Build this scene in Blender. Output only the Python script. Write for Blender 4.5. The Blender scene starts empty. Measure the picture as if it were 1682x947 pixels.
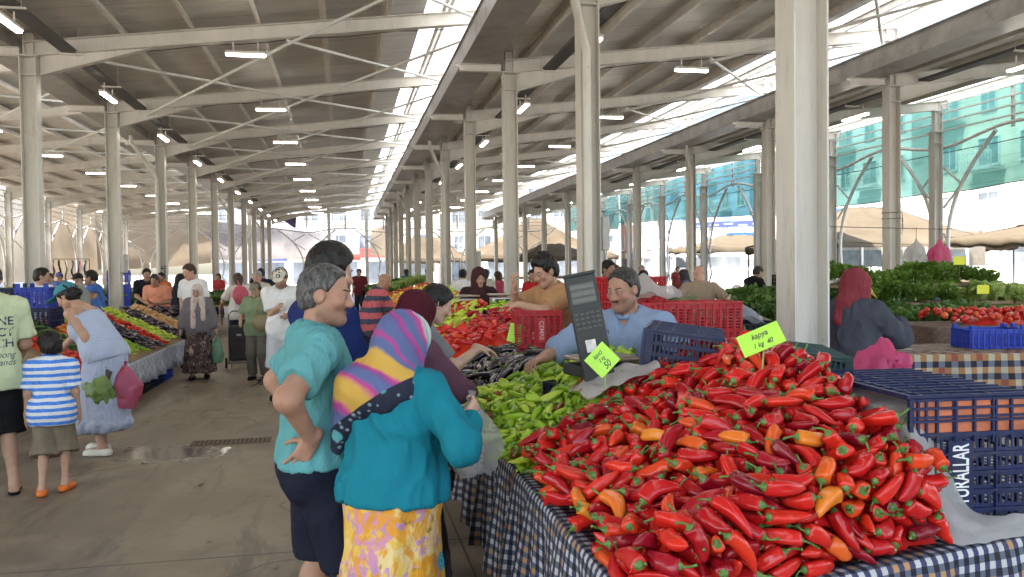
import bpy, bmesh, math, random
import numpy as np
from mathutils import Vector, Matrix, Quaternion

R = math.radians
PI = math.pi
scene = bpy.context.scene
col = scene.collection
random.seed(7)

# ------------------------------------------------------------------ node helper
class NT:
    """tiny helper to write node trees"""
    def __init__(s, name):
        s.m = bpy.data.materials.new(name); s.m.use_nodes = True
        s.t = s.m.node_tree; s.t.nodes.clear()
        s.out = s.t.nodes.new('ShaderNodeOutputMaterial')
    def n(s, typ, ins=None, **kw):
        nd = s.t.nodes.new(typ)
        for k, v in kw.items(): setattr(nd, k, v)
        for k, v in (ins or {}).items(): s.put(nd.inputs[k], v)
        return nd
    def put(s, sock, v):
        if isinstance(v, bpy.types.NodeSocket): s.t.links.new(v, sock)
        elif isinstance(v, bpy.types.Node): s.t.links.new(v.outputs[0], sock)
        else:
            if hasattr(sock.default_value, '__len__') and not isinstance(v, str):
                if len(sock.default_value) == 4 and len(v) == 3: v = (*v, 1)
            sock.default_value = v
    def coord(s, kind='Object'): return s.n('ShaderNodeTexCoord').outputs[kind]
    def attr(s, name, out='Vector'): return s.n('ShaderNodeAttribute', attribute_name=name).outputs[out]
    def noise(s, vec, scale=5, detail=4, rough=.55, dist=0):
        return s.n('ShaderNodeTexNoise', {'Vector': vec, 'Scale': scale, 'Detail': detail, 'Roughness': rough, 'Distortion': dist}).outputs['Fac']
    def noisec(s, vec, scale=5, detail=2):
        return s.n('ShaderNodeTexNoise', {'Vector': vec, 'Scale': scale, 'Detail': detail}).outputs['Color']
    def math(s, op, a, b=0.0, c=None, clamp=False):
        d = {0: a, 1: b}
        if c is not None: d[2] = c
        return s.n('ShaderNodeMath', d, operation=op, use_clamp=clamp).outputs[0]
    def ramp(s, fac, stops, interp='LINEAR'):
        nd = s.n('ShaderNodeValToRGB', {'Fac': fac}); cr = nd.color_ramp; cr.interpolation = interp
        while len(cr.elements) > 1: cr.elements.remove(cr.elements[-1])
        for i, (p, c) in enumerate(stops):
            c = (c, c, c) if not hasattr(c, '__len__') else c
            e = cr.elements[0] if i == 0 else cr.elements.new(p)
            e.position = p; e.color = (*c[:3], 1)
        return nd.outputs['Color']
    def mix(s, fac, a, b, typ='MIX'):
        nd = s.n('ShaderNodeMix', data_type='RGBA', blend_type=typ)
        s.put(nd.inputs[0], fac); s.put(nd.inputs[6], a); s.put(nd.inputs[7], b)
        return nd.outputs[2]
    def sep(s, vec):
        nd = s.n('ShaderNodeSeparateXYZ', {0: vec}); return nd.outputs[0], nd.outputs[1], nd.outputs[2]
    def comb(s, x, y, z): return s.n('ShaderNodeCombineXYZ', {0: x, 1: y, 2: z}).outputs[0]
    def mapv(s, vec, scale=(1, 1, 1), rot=(0, 0, 0), loc=(0, 0, 0)):
        return s.n('ShaderNodeMapping', {'Vector': vec, 'Scale': scale, 'Rotation': rot, 'Location': loc}).outputs[0]
    def bump(s, h, strength=.3, dist=.01):
        return s.n('ShaderNodeBump', {'Height': h, 'Strength': strength, 'Distance': dist}).outputs[0]
    def bsdf(s, color, rough=.5, normal=None, **kw):
        d = {'Base Color': color, 'Roughness': rough}
        if normal is not None: d['Normal'] = normal
        nm = {'spec': 'Specular IOR Level', 'metal': 'Metallic', 'coat': 'Coat Weight', 'coatr': 'Coat Roughness', 'trans': 'Transmission Weight',
              'sheen': 'Sheen Weight', 'sss': 'Subsurface Weight', 'sssr': 'Subsurface Radius', 'ssss': 'Subsurface Scale', 'alpha': 'Alpha',
              'emit': 'Emission Color', 'emits': 'Emission Strength', 'ior': 'IOR'}
        for k, v in kw.items(): d[nm[k]] = v
        return s.n('ShaderNodeBsdfPrincipled', d)
    def done(s, sh):
        s.put(s.out.inputs['Surface'], sh if isinstance(sh, bpy.types.NodeSocket) else sh.outputs[0]); return s.m

_mc = {}
def pm(name, base, rough=.6, var=.15, scale=6, bump=0.0, bscale=60, dirt=None, dscale=3, objvar=0.0, **kw):
    """procedural paint / cloth / plastic: noise varies the colour and roughness a little"""
    if name in _mc: return _mc[name]
    t = NT(name); v = t.coord()
    f = t.noise(v, scale, 5)
    lo = tuple(max(0, c * (1 - var)) for c in base); hi = tuple(min(1, c * (1 + var)) for c in base)
    c = t.ramp(f, [(.3, lo), (.7, hi)])
    if dirt:
        g = t.noise(v, dscale, 8, .7)
        c = t.mix(t.ramp(g, [(.52, 0), (.72, .8)]), c, dirt)
    if objvar:
        rnd = t.n('ShaderNodeObjectInfo').outputs['Random']
        hs = t.n('ShaderNodeHueSaturation', {'Hue': t.math('MULTIPLY_ADD', rnd, objvar * .25, .5 - objvar * .125), 'Value': t.math('MULTIPLY_ADD', rnd, objvar * 1.4, 1 - objvar * .7), 'Color': c})
        c = hs.outputs[0]
    r = t.math('MULTIPLY_ADD', f, .16, rough - .08)
    nrm = t.bump(t.noise(v, bscale, 3), bump, .004) if bump else None
    _mc[name] = t.done(t.bsdf(c, r, nrm, **kw)); return _mc[name]

# ------------------------------------------------------------------ mesh builder
class MB:
    def __init__(s): s.v = []; s.f = []; s.mi = []; s.uv = []; s.sm = []
    def _add(s, vs, fs, mi=0, uv=None, smooth=False):
        o = len(s.v); s.v += [tuple(p) for p in vs]; s.f += [tuple(i + o for i in f) for f in fs]
        s.mi += [mi] * len(fs); s.sm += [smooth] * len(fs)
        s.uv += [tuple(p) for p in uv] if uv is not None else [(p[0], p[1], p[2]) for p in vs]
        return s
    def box(s, c, d, rot=None, mi=0, bev=0.0):
        c = Vector(c); h = [x / 2 for x in d]
        M = rot.to_matrix() if hasattr(rot, 'to_matrix') else (rot if rot is not None else Matrix.Identity(3))
        if not bev:
            vs = [c + M @ Vector((x * h[0], y * h[1], z * h[2])) for x in (-1, 1) for y in (-1, 1) for z in (-1, 1)]
            return s._add(vs, [(0, 1, 3, 2), (4, 6, 7, 5), (0, 4, 5, 1), (2, 3, 7, 6), (0, 2, 6, 4), (1, 5, 7, 3)], mi)
        bm = bmesh.new(); bmesh.ops.create_cube(bm, size=1)
        for v in bm.verts: v.co = Vector((v.co.x * d[0], v.co.y * d[1], v.co.z * d[2]))
        bmesh.ops.bevel(bm, geom=bm.edges[:], offset=bev, segments=2, affect='EDGES', profile=.5)
        bm.verts.index_update()
        s._add([c + M @ v.co for v in bm.verts], [[v.index for v in f.verts] for f in bm.faces], mi); bm.free(); return s
    def bb(s, x0, y0, z0, x1, y1, z1, mi=0, bev=0.0):
        return s.box(((x0 + x1) / 2, (y0 + y1) / 2, (z0 + z1) / 2), (abs(x1 - x0), abs(y1 - y0), abs(z1 - z0)), None, mi, bev)
    def bar(s, a, b, w, h, mi=0, up=(0, 0, 1)):
        a = Vector(a); b = Vector(b); y = (b - a); L = y.length; y.normalize()
        x = y.cross(Vector(up)); x = x.normalized() if x.length > 1e-5 else Vector((1, 0, 0)); z = x.cross(y)
        return s.box((a + b) / 2, (w, L, h), Matrix((x, y, z)).transposed(), mi)
    def tube(s, pts, r, n=8, mi=0, caps=True, closed=False):
        pts = [Vector(p) for p in pts]; N = len(pts); rr = r if hasattr(r, '__len__') else [r] * N
        vs = []; up = None
        for i, p in enumerate(pts):
            d = (pts[min(i + 1, N - 1)] - pts[max(i - 1, 0)]).normalized()
            if up is None: up = Vector((0, 0, 1)) if abs(d.z) < .9 else Vector((1, 0, 0))
            x = d.cross(up).normalized(); up = x.cross(d).normalized()
            for k in range(n):
                a = 2 * PI * k / n; vs.append(p + x * (rr[i] * math.cos(a)) + up * (rr[i] * math.sin(a)))
        fs = [(i * n + k, i * n + (k + 1) % n, (i + 1) * n + (k + 1) % n, (i + 1) * n + k) for i in range(N - 1) for k in range(n)]
        s._add(vs, fs, mi, None, True)
        if caps:
            o = len(s.v) - len(vs)
            s.f += [tuple(o + k for k in range(n)), tuple(o + (N - 1) * n + k for k in reversed(range(n)))]; s.mi += [mi] * 2; s.sm += [False] * 2
        return s
    def lathe(s, prof, n=16, c=(0, 0, 0), M=None, mi=0, lobes=None):
        c = Vector(c); M = M or Matrix.Identity(3); vs = []
        for (r, z) in prof:
            for k in range(n):
                a = 2 * PI * k / n; q = r * (lobes(a, z) if lobes else 1)
                vs.append(c + M @ Vector((q * math.cos(a), q * math.sin(a), z)))
        N = len(prof)
        fs = [(i * n + k, i * n + (k + 1) % n, (i + 1) * n + (k + 1) % n, (i + 1) * n + k) for i in range(N - 1) for k in range(n)]
        return s._add(vs, fs, mi, None, True)
    def grid(s, fn, nu, nv, mi=0, uvfn=None, smooth=True):
        vs = []; uv = []
        for j in range(nv + 1):
            for i in range(nu + 1):
                u = i / nu; v = j / nv; vs.append(fn(u, v)); uv.append(uvfn(u, v) if uvfn else (u, v, 0))
        fs = [(j * (nu + 1) + i, j * (nu + 1) + i + 1, (j + 1) * (nu + 1) + i + 1, (j + 1) * (nu + 1) + i) for j in range(nv) for i in range(nu)]
        return s._add(vs, fs, mi, uv, smooth)
    def quad(s, a, b, c, d, mi=0): return s._add([a, b, c, d], [(0, 1, 2, 3)], mi)
    def ball(s, c, r, n=10, mi=0, M=None):
        r = r if hasattr(r, '__len__') else (r, r, r); M = M or Matrix.Identity(3); c = Vector(c); vs = []; m = n // 2 + 1
        for j in range(m + 1):
            t = PI * j / m
            for k in range(n):
                a = 2 * PI * k / n
                vs.append(c + M @ Vector((r[0] * math.sin(t) * math.cos(a), r[1] * math.sin(t) * math.sin(a), r[2] * math.cos(t))))
        fs = [(j * n + k, (j + 1) * n + k, (j + 1) * n + (k + 1) % n, j * n + (k + 1) % n) for j in range(m) for k in range(n)]
        return s._add(vs, fs, mi, None, True)
    def mesh(s, name, mats):
        me = bpy.data.meshes.new(name); me.from_pydata(s.v, [], s.f)
        for m in (mats if isinstance(mats, (list, tuple)) else [mats]): me.materials.append(m)
        me.polygons.foreach_set('material_index', s.mi); me.polygons.foreach_set('use_smooth', s.sm)
        a = me.attributes.new('cuv', 'FLOAT_VECTOR', 'POINT'); a.data.foreach_set('vector', np.array(s.uv, 'f').ravel())
        me.validate(); me.update(); return me
    def build(s, name, mats, parent=None, label=None, cat=None, group=None, kind=None, loc=None, rotz=None):
        o = bpy.data.objects.new(name, s.mesh(name, mats)); col.objects.link(o)
        if parent is not None: o.parent = parent
        if loc is not None: o.location = loc
        if rotz is not None: o.rotation_euler = (0, 0, rotz)
        return tag(o, label, cat, group, kind)

def tag(o, label=None, cat=None, group=None, kind=None):
    if label: o['label'] = label
    if cat: o['category'] = cat
    if group: o['group'] = group
    if kind: o['kind'] = kind
    return o
def thing(name, label, cat, loc=(0, 0, 0), rotz=0, group=None):
    o = bpy.data.objects.new(name, None); col.objects.link(o); o.empty_display_size = .1
    o.location = loc; o.rotation_euler = (0, 0, rotz); return tag(o, label, cat, group)
def dup(o, loc=None, rotz=None, label=None, parent=None, group=None):
    c = o.copy(); col.objects.link(c)
    if parent is not None: c.parent = parent
    if loc is not None: c.location = loc
    if rotz is not None: c.rotation_euler = (0, 0, rotz)
    if label: c['label'] = label
    if group: c['group'] = group
    for ch in list(o.children): dup(ch, parent=c)
    return c
def obj(name, me, parent=None, mats=None):
    o = bpy.data.objects.new(name, me); col.objects.link(o)
    if parent is not None: o.parent = parent
    return o
def text(name, body, size, mat, M, parent=None, ext=.002, align='CENTER', shear=0, xs=1.0):
    """raised lettering as a mesh; M maps the text plane (x right, y up, z out) to the parent's space"""
    cu = bpy.data.curves.new(name, 'FONT'); cu.body = body; cu.size = size; cu.extrude = ext; cu.align_x = align; cu.align_y = 'CENTER'; cu.shear = shear
    cu.space_line = .85; cu.offset = .012 * size if ext > 0 or size > .08 else 0
    tmp = bpy.data.objects.new('tmp', cu); col.objects.link(tmp)
    dg = bpy.context.evaluated_depsgraph_get(); me = bpy.data.meshes.new_from_object(tmp.evaluated_get(dg)); me.name = name
    bpy.data.objects.remove(tmp); bpy.data.curves.remove(cu)
    me.transform(M @ Matrix.Diagonal((xs, 1, 1, 1))); me.materials.clear(); me.materials.append(mat)
    o = bpy.data.objects.new(name, me); col.objects.link(o)
    if parent is not None: o.parent = parent
    return o

def vnoise(p, seed=0):
    """smooth value noise for an (n,3) array, range -1..1"""
    p = np.asarray(p, float); i = np.floor(p).astype(np.int64); f = p - i; f = f * f * (3 - 2 * f); r = 0
    for dx in (0, 1):
        for dy in (0, 1):
            for dz in (0, 1):
                h = ((i[:, 0] + dx) * 374761393 + (i[:, 1] + dy) * 668265263 + (i[:, 2] + dz) * 2147483647 + seed * 144665) & 0xffffffff
                h = ((h ^ (h >> 13)) * 1274126177) & 0xffffffff; h = (h ^ (h >> 16)) & 0xffff
                w = (f[:, 0] if dx else 1 - f[:, 0]) * (f[:, 1] if dy else 1 - f[:, 1]) * (f[:, 2] if dz else 1 - f[:, 2])
                r = r + w * (h / 32767.5 - 1)
    return r
def n3(x, y, z=0, seed=0): return float(vnoise(np.array([[x, y, z]]), seed)[0])

# ------------------------------------------------------------------ camera, world, sun
cam = bpy.data.cameras.new('camera'); camo = bpy.data.objects.new('camera', cam); col.objects.link(camo)
cam.sensor_width = 36; cam.lens = 36 * 1375 / 1682; cam.clip_start = .05; cam.clip_end = 2000
_y, _p, _r = R(11.33), R(1.33), R(.70)
_f = Vector((math.sin(_y) * math.cos(_p), math.cos(_y) * math.cos(_p), -math.sin(_p)))
_rt = Vector((math.cos(_y), -math.sin(_y), 0)); _u = _rt.cross(_f)
_r2 = _rt * math.cos(_r) - _u * math.sin(_r); _u2 = _u * math.cos(_r) + _rt * math.sin(_r)
M = Matrix((_r2, _u2, -_f)).transposed().to_4x4(); M.translation = Vector((0, 0, 1.68)); camo.matrix_world = M
scene.camera = camo

SUN_EL, SUN_AZ = R(58), math.atan2(-.93, -.30)        # the sun stands high, over the left side of the hall and a little behind the camera
sd = Vector((math.sin(SUN_AZ) * math.cos(SUN_EL), math.cos(SUN_AZ) * math.cos(SUN_EL), math.sin(SUN_EL)))
w = bpy.data.worlds.new('World'); scene.world = w; w.use_nodes = True
nt = w.node_tree; nt.nodes.clear()
sky = nt.nodes.new('ShaderNodeTexSky'); sky.sky_type = 'NISHITA'; sky.sun_disc = False
sky.sun_elevation = SUN_EL; sky.sun_rotation = SUN_AZ; sky.dust_density = 3.0; sky.air_density = 1.2
bg = nt.nodes.new('ShaderNodeBackground'); bg.inputs['Strength'].default_value = .15
wo = nt.nodes.new('ShaderNodeOutputWorld'); nt.links.new(sky.outputs[0], bg.inputs[0]); nt.links.new(bg.outputs[0], wo.inputs[0])
sl = bpy.data.lights.new('sun', 'SUN'); sl.energy = 4.0; sl.angle = R(.5); sl.color = (1, .95, .87)
so = bpy.data.objects.new('sun', sl); col.objects.link(so); so.rotation_euler = (-sd).to_track_quat('-Z', 'Y').to_euler()
scene.view_settings.view_transform = 'Standard'; scene.view_settings.look = 'None'; scene.view_settings.gamma = 1
scene.view_settings.exposure = 2.68
scene.cycles.max_bounces = 10; scene.cycles.diffuse_bounces = 6; scene.cycles.transparent_max_bounces = 12
scene.cycles.use_denoising = True; scene.cycles.sample_clamp_indirect = 6
scene.cycles.caustics_reflective = False; scene.cycles.caustics_refractive = False
# ------------------------------------------------------------------ setting materials
def m_floor():
    t = NT('concrete_floor'); v = t.coord()
    big = t.noise(v, .35, 5, .6); med = t.noise(v, 1.7, 8, .65, .4); fine = t.noise(v, 38, 6, .7)
    c = t.ramp(big, [(.30, (.165, .125, .08)), (.5, (.25, .198, .135)), (.72, (.325, .27, .195))])
    c = t.mix(t.ramp(med, [(.38, .72), (.56, 0)]), c, (.115, .09, .062))
    c = t.mix(t.math('MULTIPLY', t.ramp(fine, [(.35, 0), (.7, 1)]), .30), c, (.12, .10, .08))
    spots = t.n('ShaderNodeTexVoronoi', {'Vector': v, 'Scale': 2.3, 'Randomness': 1}).outputs['Distance']
    c = t.mix(t.ramp(spots, [(.035, .7), (.07, 0)]), c, (.06, .052, .045))
    st = t.noise(t.mapv(v, (1.2, .28, 1)), 2.4, 9, .72, .6); c = t.mix(t.ramp(st, [(.51, 0), (.62, .72)]), c, (.095, .08, .06))
    cr = t.n('ShaderNodeTexVoronoi', {'Vector': t.n('ShaderNodeVectorMath', {0: v, 1: t.n('ShaderNodeVectorMath', {0: t.noisec(v, 1.5, 4), 1: (.6, .6, .6)}, operation='MULTIPLY').outputs[0]}, operation='ADD').outputs[0], 'Scale': .33}, feature='DISTANCE_TO_EDGE').outputs['Distance']; c = t.mix(t.ramp(cr, [(.0, .8), (.006, 0)]), c, (.05, .045, .04))
    x, y, z = t.sep(v)
    # saw-cut joints every five metres
    jy = t.math('ABSOLUTE', t.math('SUBTRACT', t.math('FRACT', t.math('MULTIPLY_ADD', y, .2, .47)), .5))
    jx = t.math('ABSOLUTE', t.math('SUBTRACT', t.math('FRACT', t.math('MULTIPLY_ADD', x, .25, .33)), .5))
    j = t.math('LESS_THAN', t.math('MINIMUM', jx, jy), .0016)
    c = t.mix(j, c, (.05, .045, .04))
    # spilled water: darker and glossy
    wv = t.mapv(v, (1.0, .62, 1))
    wn = t.noise(wv, 1.15, 5, .6, .8)
    near = t.math('MULTIPLY', t.ramp(t.math('ABSOLUTE', t.math('ADD', x, 1.7)), [(.0, 1), (1.0, .0)]), t.ramp(t.math('ABSOLUTE', t.math('SUBTRACT', y, 8.1)), [(0, 1), (1.0, .0)]))
    far = t.math('MULTIPLY', t.ramp(t.math('ABSOLUTE', t.math('MULTIPLY', t.math('ADD', x, .5), .55)), [(.2, 1), (1.0, 0)]), t.ramp(t.math('MULTIPLY', y, .05), [(.46, 0), (.6, 1)]))
    wet = t.ramp(t.math('MULTIPLY_ADD', t.math('MAXIMUM', t.math('MULTIPLY', near, 2.0), far), .22, wn), [(.72, 0), (.80, 1)])
    c = t.mix(t.math('MULTIPLY', wet, .75), c, (.05, .04, .028))
    r = t.math('MULTIPLY_ADD', t.ramp(med, [(.3, 1), (.7, 0)]), -.16, .55)
    r = t.n('ShaderNodeMix', {0: wet, 2: r, 3: .10}, data_type='FLOAT').outputs[0]
    h = t.math('MULTIPLY_ADD', fine, .5, t.math('MULTIPLY', med, .6))
    h = t.math('MULTIPLY', h, t.math('MULTIPLY_ADD', wet, -.85, 1))
    return t.done(t.bsdf(c, r, t.bump(h, .35, .004), spec=.5))
def m_ground():
    t = NT('outdoor_ground'); v = t.coord()
    c = t.ramp(t.noise(v, .5, 7, .65), [(.3, (.30, .28, .25)), (.7, (.42, .40, .36))])
    return t.done(t.bsdf(c, .85))
def m_steel(name, base, k=1.0):
    t = NT(name); v = t.coord()
    f = t.noise(t.mapv(v, (1, 1, .25)), 3.2, 6, .62)
    c = t.ramp(f, [(.3, tuple(x * .86 for x in base)), (.55, base), (.8, tuple(min(1, x * 1.08) for x in base))])
    g = t.noise(t.mapv(v, (2, 2, .35)), 6, 9, .74)
    c = t.mix(t.ramp(g, [(.54, 0), (.72, .55 * k)]), c, (.22, .19, .155))
    zz = t.sep(v)[2]; gz = t.math('MULTIPLY_ADD', t.noise(t.mapv(v, (3, 3, .8)), 4, 7, .7), .9, t.math('MULTIPLY', zz, -.55)); c = t.mix(t.ramp(gz, [(.0, 0), (.42, .75 * k)]), c, (.16, .135, .105))
    ru = t.noise(t.mapv(v, (6, 6, .5)), 7, 6, .7); c = t.mix(t.ramp(ru, [(.70, 0), (.76, .8 * k)]), c, (.15, .07, .035))
    sp = t.n('ShaderNodeTexVoronoi', {'Vector': v, 'Scale': 5.0}).outputs['Distance']
    c = t.mix(t.ramp(sp, [(.03, .7 * k), (.05, 0)]), c, (.13, .09, .06))
    return t.done(t.bsdf(c, .42, t.bump(t.noise(v, 55, 3), .08, .003), spec=.45))
def m_deck():
    t = NT('roof_underside'); v = t.coord(); x, y, z = t.sep(v)
    rib = t.math('ABSOLUTE', t.math('SUBTRACT', t.math('FRACT', t.math('MULTIPLY', y, 9)), .5))
    f = t.noise(t.mapv(v, (.5, 2.4, 1)), 1.2, 6, .6)
    c = t.ramp(f, [(.3, (.47, .455, .43)), (.7, (.60, .58, .545))])
    seam = t.math('LESS_THAN', t.math('FRACT', t.math('MULTIPLY', y, 1.0)), .02)
    c = t.mix(seam, c, (.27, .25, .22))
    return t.done(t.bsdf(c, .5, t.bump(t.ramp(rib, [(.36, 0), (.44, 1)]), .5, .02), spec=.35))
def m_skylight():
    t = NT('translucent_roof_sheet'); v = t.coord(); x, y, z = t.sep(v)
    c = t.ramp(t.noise(t.mapv(v, (1, .3, 1)), 2.5, 6, .65), [(.3, (.66, .66, .64)), (.75, (.86, .86, .84))]); rib = t.math('ABSOLUTE', t.math('SUBTRACT', t.math('FRACT', t.math('MULTIPLY', y, 4)), .5)); c = t.mix(t.math('LESS_THAN', rib, .04), c, (.22, .22, .21))
    return t.done(t.n('ShaderNodeMixShader', {0: .52, 1: t.bsdf(c, .35), 2: t.n('ShaderNodeBsdfTranslucent', {'Color': c})}))
def m_glow(name, colr, s):
    t = NT(name); return t.done(t.n('ShaderNodeEmission', {'Color': colr, 'Strength': s}))
def m_sheet(name, c1, c2, transp=0.0, transl=.5, scale=.5, weave=0):
    t = NT(name); v = t.coord()
    f = t.noise(v, scale, 7, .62); c = t.ramp(f, [(.33, c1), (.67, c2)])
    g = t.noise(t.mapv(v, (1, 1, .35)), scale * 5, 5, .6)
    c = t.mix(t.ramp(g, [(.55, 0), (.8, .35)]), c, tuple(x * .6 for x in c1))
    d = t.n('ShaderNodeBsdfDiffuse', {'Color': c, 'Normal': t.bump(t.noise(t.mapv(v, (1, 1, .4)), 2.2, 5), .5, .1)})
    tl = t.n('ShaderNodeBsdfTranslucent', {'Color': c})
    s = t.n('ShaderNodeMixShader', {0: transl, 1: d, 2: tl})
    if transp:
        tr = t.n('ShaderNodeBsdfTransparent')
        s = t.n('ShaderNodeMixShader', {0: t.math('MULTIPLY_ADD', g, .3, transp - .15), 1: s, 2: tr})
    return t.done(s)

FLOOR = m_floor(); GROUND = m_ground()
STEEL = m_steel('cream_painted_steel', (.56, .54, .495), .85); STEEL2 = m_steel('roof_steel', (.62, .595, .545), .45)
ZINC = pm('zinc_gutter', (.27, .255, .235), .45, .2, 2.5, dirt=(.14, .12, .10), metal=.25)
DARKM = pm('dark_cable_mesh', (.055, .053, .05), .6, .3, 20)
DECK = m_deck(); WHITE_STEEL = m_steel('pale_galvanised_pipe', (.60, .60, .57), .4)
ROOFTOP = pm('sheet_roof_top', (.66, .64, .60), .55, .08, 1.0)
SKYL = m_skylight()
LAMPGLOW = m_glow('lamp_tube', (1, .93, .80), 9.0)
LAMPBODY = pm('lamp_body', (.62, .60, .55), .5)

MB().grid(lambda u, v: (-400 + 800 * u, -120 + 900 * v, -.012), 8, 8).build('ground', GROUND, kind='structure')
mb = MB(); mb.bb(-17.2, -6, -.25, 18.4, 63, 0); mb.build('concrete_floor', FLOOR, kind='structure')

ROWS = {'W': -14.3, 'A': -5.02, 'B': 3.03, 'C': 10.9, 'D': 15.85}
YS = [.15 + 5 * k for k in range(0, 13)]
SL = .117; ZL = 5.27                                  # slope of the saw-tooth roofs, underside of a rafter at its low end
hall = thing('market_hall', 'cream steel market hall with saw-tooth roof on rows of columns', 'market hall', (0, 0, 0))
def rz(x, x0): return ZL + SL * (x - x0)

def col_mesh(high, low):
    """H-section column with base plate, stiffeners, and a thinner stub that carries the higher roof"""
    m = MB(); b = .118; t = .014
    for s in (-1, 1): m.bb(s * b - t / 2, -.122, .02, s * b + t / 2, .122, 5.25)
    m.bb(-b + t / 2 + .001, -.006, .02, b - t / 2 - .001, .006, 5.25)
    m.bb(-.21, -.21, .003, .21, .21, .0195)
    for x in (-.18, .18):
        for y in (-.18, .18): m.lathe([(0, .06), (.016, .06), (.016, .0196)], 6, (x, y, 0))
    m.bb(-.17, -.165, 5.251, .17, .165, 5.268)
    for z in (4.95,): 
        for s in (-1, 1): m.bb(-b + .01, s * .118 if s > 0 else -.118, z, b - .01, s * .008, z + .012)
    for z in (5.02, 5.1, 5.18):
        for x in (-.130,): 
            for y in (-.08, .08): m.lathe([(0, .012), (.014, .012), (.014, 0)], 6, (x, y, z), Matrix(((0, 0, -1), (0, 1, 0), (1, 0, 0))))
    if high:
        for s in (-1, 1): m.bb(s * .07 - .006, -.07, 5.269, s * .07 + .006, .07, high)
        m.bb(-.063, -.005, 5.269, .063, .005, high)
        m.bb(-.12, -.085, high - .03, .12, .085, high - .004)
    return m.mesh('column', STEEL)
keys = list(ROWS)
cms = {}
for i, k in enumerate(keys):
    high = rz(ROWS[k], ROWS[keys[i - 1]]) if i else 0
    cms[k] = col_mesh(high, i < 4)
for k in keys:
    for y in YS:
        if k == 'D' and y > 60: continue
        o = obj('column', cms[k], hall); o.location = (ROWS[k], y, 0)

def ibeam(m, a, b, h, w, t=.012):
    """I-section whose lower face runs from a to b"""
    a = Vector(a); b = Vector(b); up = Vector((0, 0, 1)); d = (b - a).normalized(); n = d.cross(Vector((0, 1, 0))); n = -n if n.z < 0 else n
    m.bar(a + n * t / 2, b + n * t / 2, w, t, up=n); m.bar(a + n * (h - t / 2), b + n * (h - t / 2), w, t, up=n)
    m.bar(a + n * (h / 2), b + n * (h / 2), t * .8, h - 2 * t - .002, up=n)
spans = [('W', 'A'), ('A', 'B'), ('B', 'C'), ('C', 'D')]
for (p, q) in spans:
    x0, x1 = ROWS[p], ROWS[q]; n = (x1 - x0)
    end = x1 + (.12 if q != 'D' else .35)
    m = MB(); ibeam(m, (x0 - .05, 0, rz(x0 - .05, x0)), (end, 0, rz(end, x0)), .24, .17)
    # haunch under the low end, end plate at the high end
    m._add([(x0 + .16, -.006, rz(x0, x0) - .30), (x0 + 1.9, -.006, rz(x0 + 1.9, x0) - .003), (x0 + .16, -.006, rz(x0 + .16, x0) - .003),
            (x0 + .16, .006, rz(x0, x0) - .30), (x0 + 1.9, .006, rz(x0 + 1.9, x0) - .003), (x0 + .16, .006, rz(x0 + .16, x0) - .003)],
           [(0, 1, 2), (3, 5, 4), (0, 3, 4, 1), (1, 4, 5, 2), (2, 5, 3, 0)])
    m.bar((x0 + .16, 0, rz(x0, x0) - .307), (x0 + 1.9, 0, rz(x0 + 1.9, x0) - .010), .15, .012)
    for xx in (end - .26, end - .02): m.bb(xx - .006, -.08, rz(xx, x0) + .014, xx + .006, .08, rz(xx, x0) + .225)
    me = m.mesh('rafter', STEEL2)
    for y in YS:
        o = obj('rafter', me, hall); o.location = (0, y, 0)
    np_ = max(4, round(n / .96))
    y0, y1 = -5.0, 61.2
    for i in range(np_):
        x = x0 + .35 + i * (end - x0 - .5) / (np_ - 1); z = rz(x, x0) + .245
        m = MB(); m.bb(x - .004, y0, z + .006, x + .004, y1, z + .134); m.bb(x - .004, y0, z, x + .062, y1, z + .006); m.bb(x - .062, y0, z + .134, x + .004, y1, z + .14)
        m.build('purlin', STEEL2, hall)
    m = MB(); e = end + .12; s = x0 - .42
    eo, e = e, e - (1.75 if q != 'D' else .9)
    m.grid(lambda u, v: (s + (e - s) * u, y0 + (y1 - y0) * v, rz(s + (e - s) * u, x0) + .395), 12, 1, 0, smooth=False)
    m.grid(lambda u, v: (s + (e - s) * u, y1 - (y1 - y0) * v, rz(s + (e - s) * u, x0) + .455), 12, 1, 1, smooth=False)
    k = MB(); k.grid(lambda u, v: (e + .002 + (eo - e) * u, y0 + (y1 - y0) * v, rz(e + (eo - e) * u, x0) + .425), 3, 30, 0, smooth=False); k.build('skylight_strip', SKYL, hall)
    e = eo
    m.bb(e - .004, y0, rz(e, x0) + .38, e + .004, y1, rz(e, x0) + .47, 1)
    m.build('roof_panel', [DECK, ROOFTOP], hall)
    if p != 'W':
        # box gutter on brackets, left of the column row
        gx0, gx1 = x0 - .88, x0 - .26; m = MB()
        m.bb(gx0, y0, 5.42, gx0 + .012, y1, 5.80); m.bb(gx0 + .0125, y0, 5.42, gx1, y1, 5.43); m.bb(gx1 - .012, y0, 5.431, gx1, y1, 5.66)
        m.bb(gx0 - .03, y0, 5.785, gx0 - .0005, y1, 5.81)
        yy = y0
        while yy < y1: m.bb(gx0 - .004, yy, 5.424, gx0 - .0006, yy + .035, 5.782); yy += 2.5
        m.build('gutter', ZINC, hall)
        for y in YS:
            m = MB(); ibeam(m, (x0 - .92, y, 5.285), (x0 - .152, y, 5.285), .13, .12); m.bb(x0 - 1.0, y - .02, 5.36, x0 - .9205, y + .02, 5.40); m.build('gutter_bracket', STEEL2, hall)
        for y in YS[2::3]:
            m = MB(); m.tube([(x0 - .55, y - .95, 5.4), (x0 - .55, y - .95, 5.22), (x0 - .50, y - .88, 5.14), (x0 - .14, y - .28, 4.5), (x0 - .07, y - .2, 4.36), (x0 - .07, y - .2, .1)], .052, 10)
            m.build('downpipe', STEEL, hall)
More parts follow.
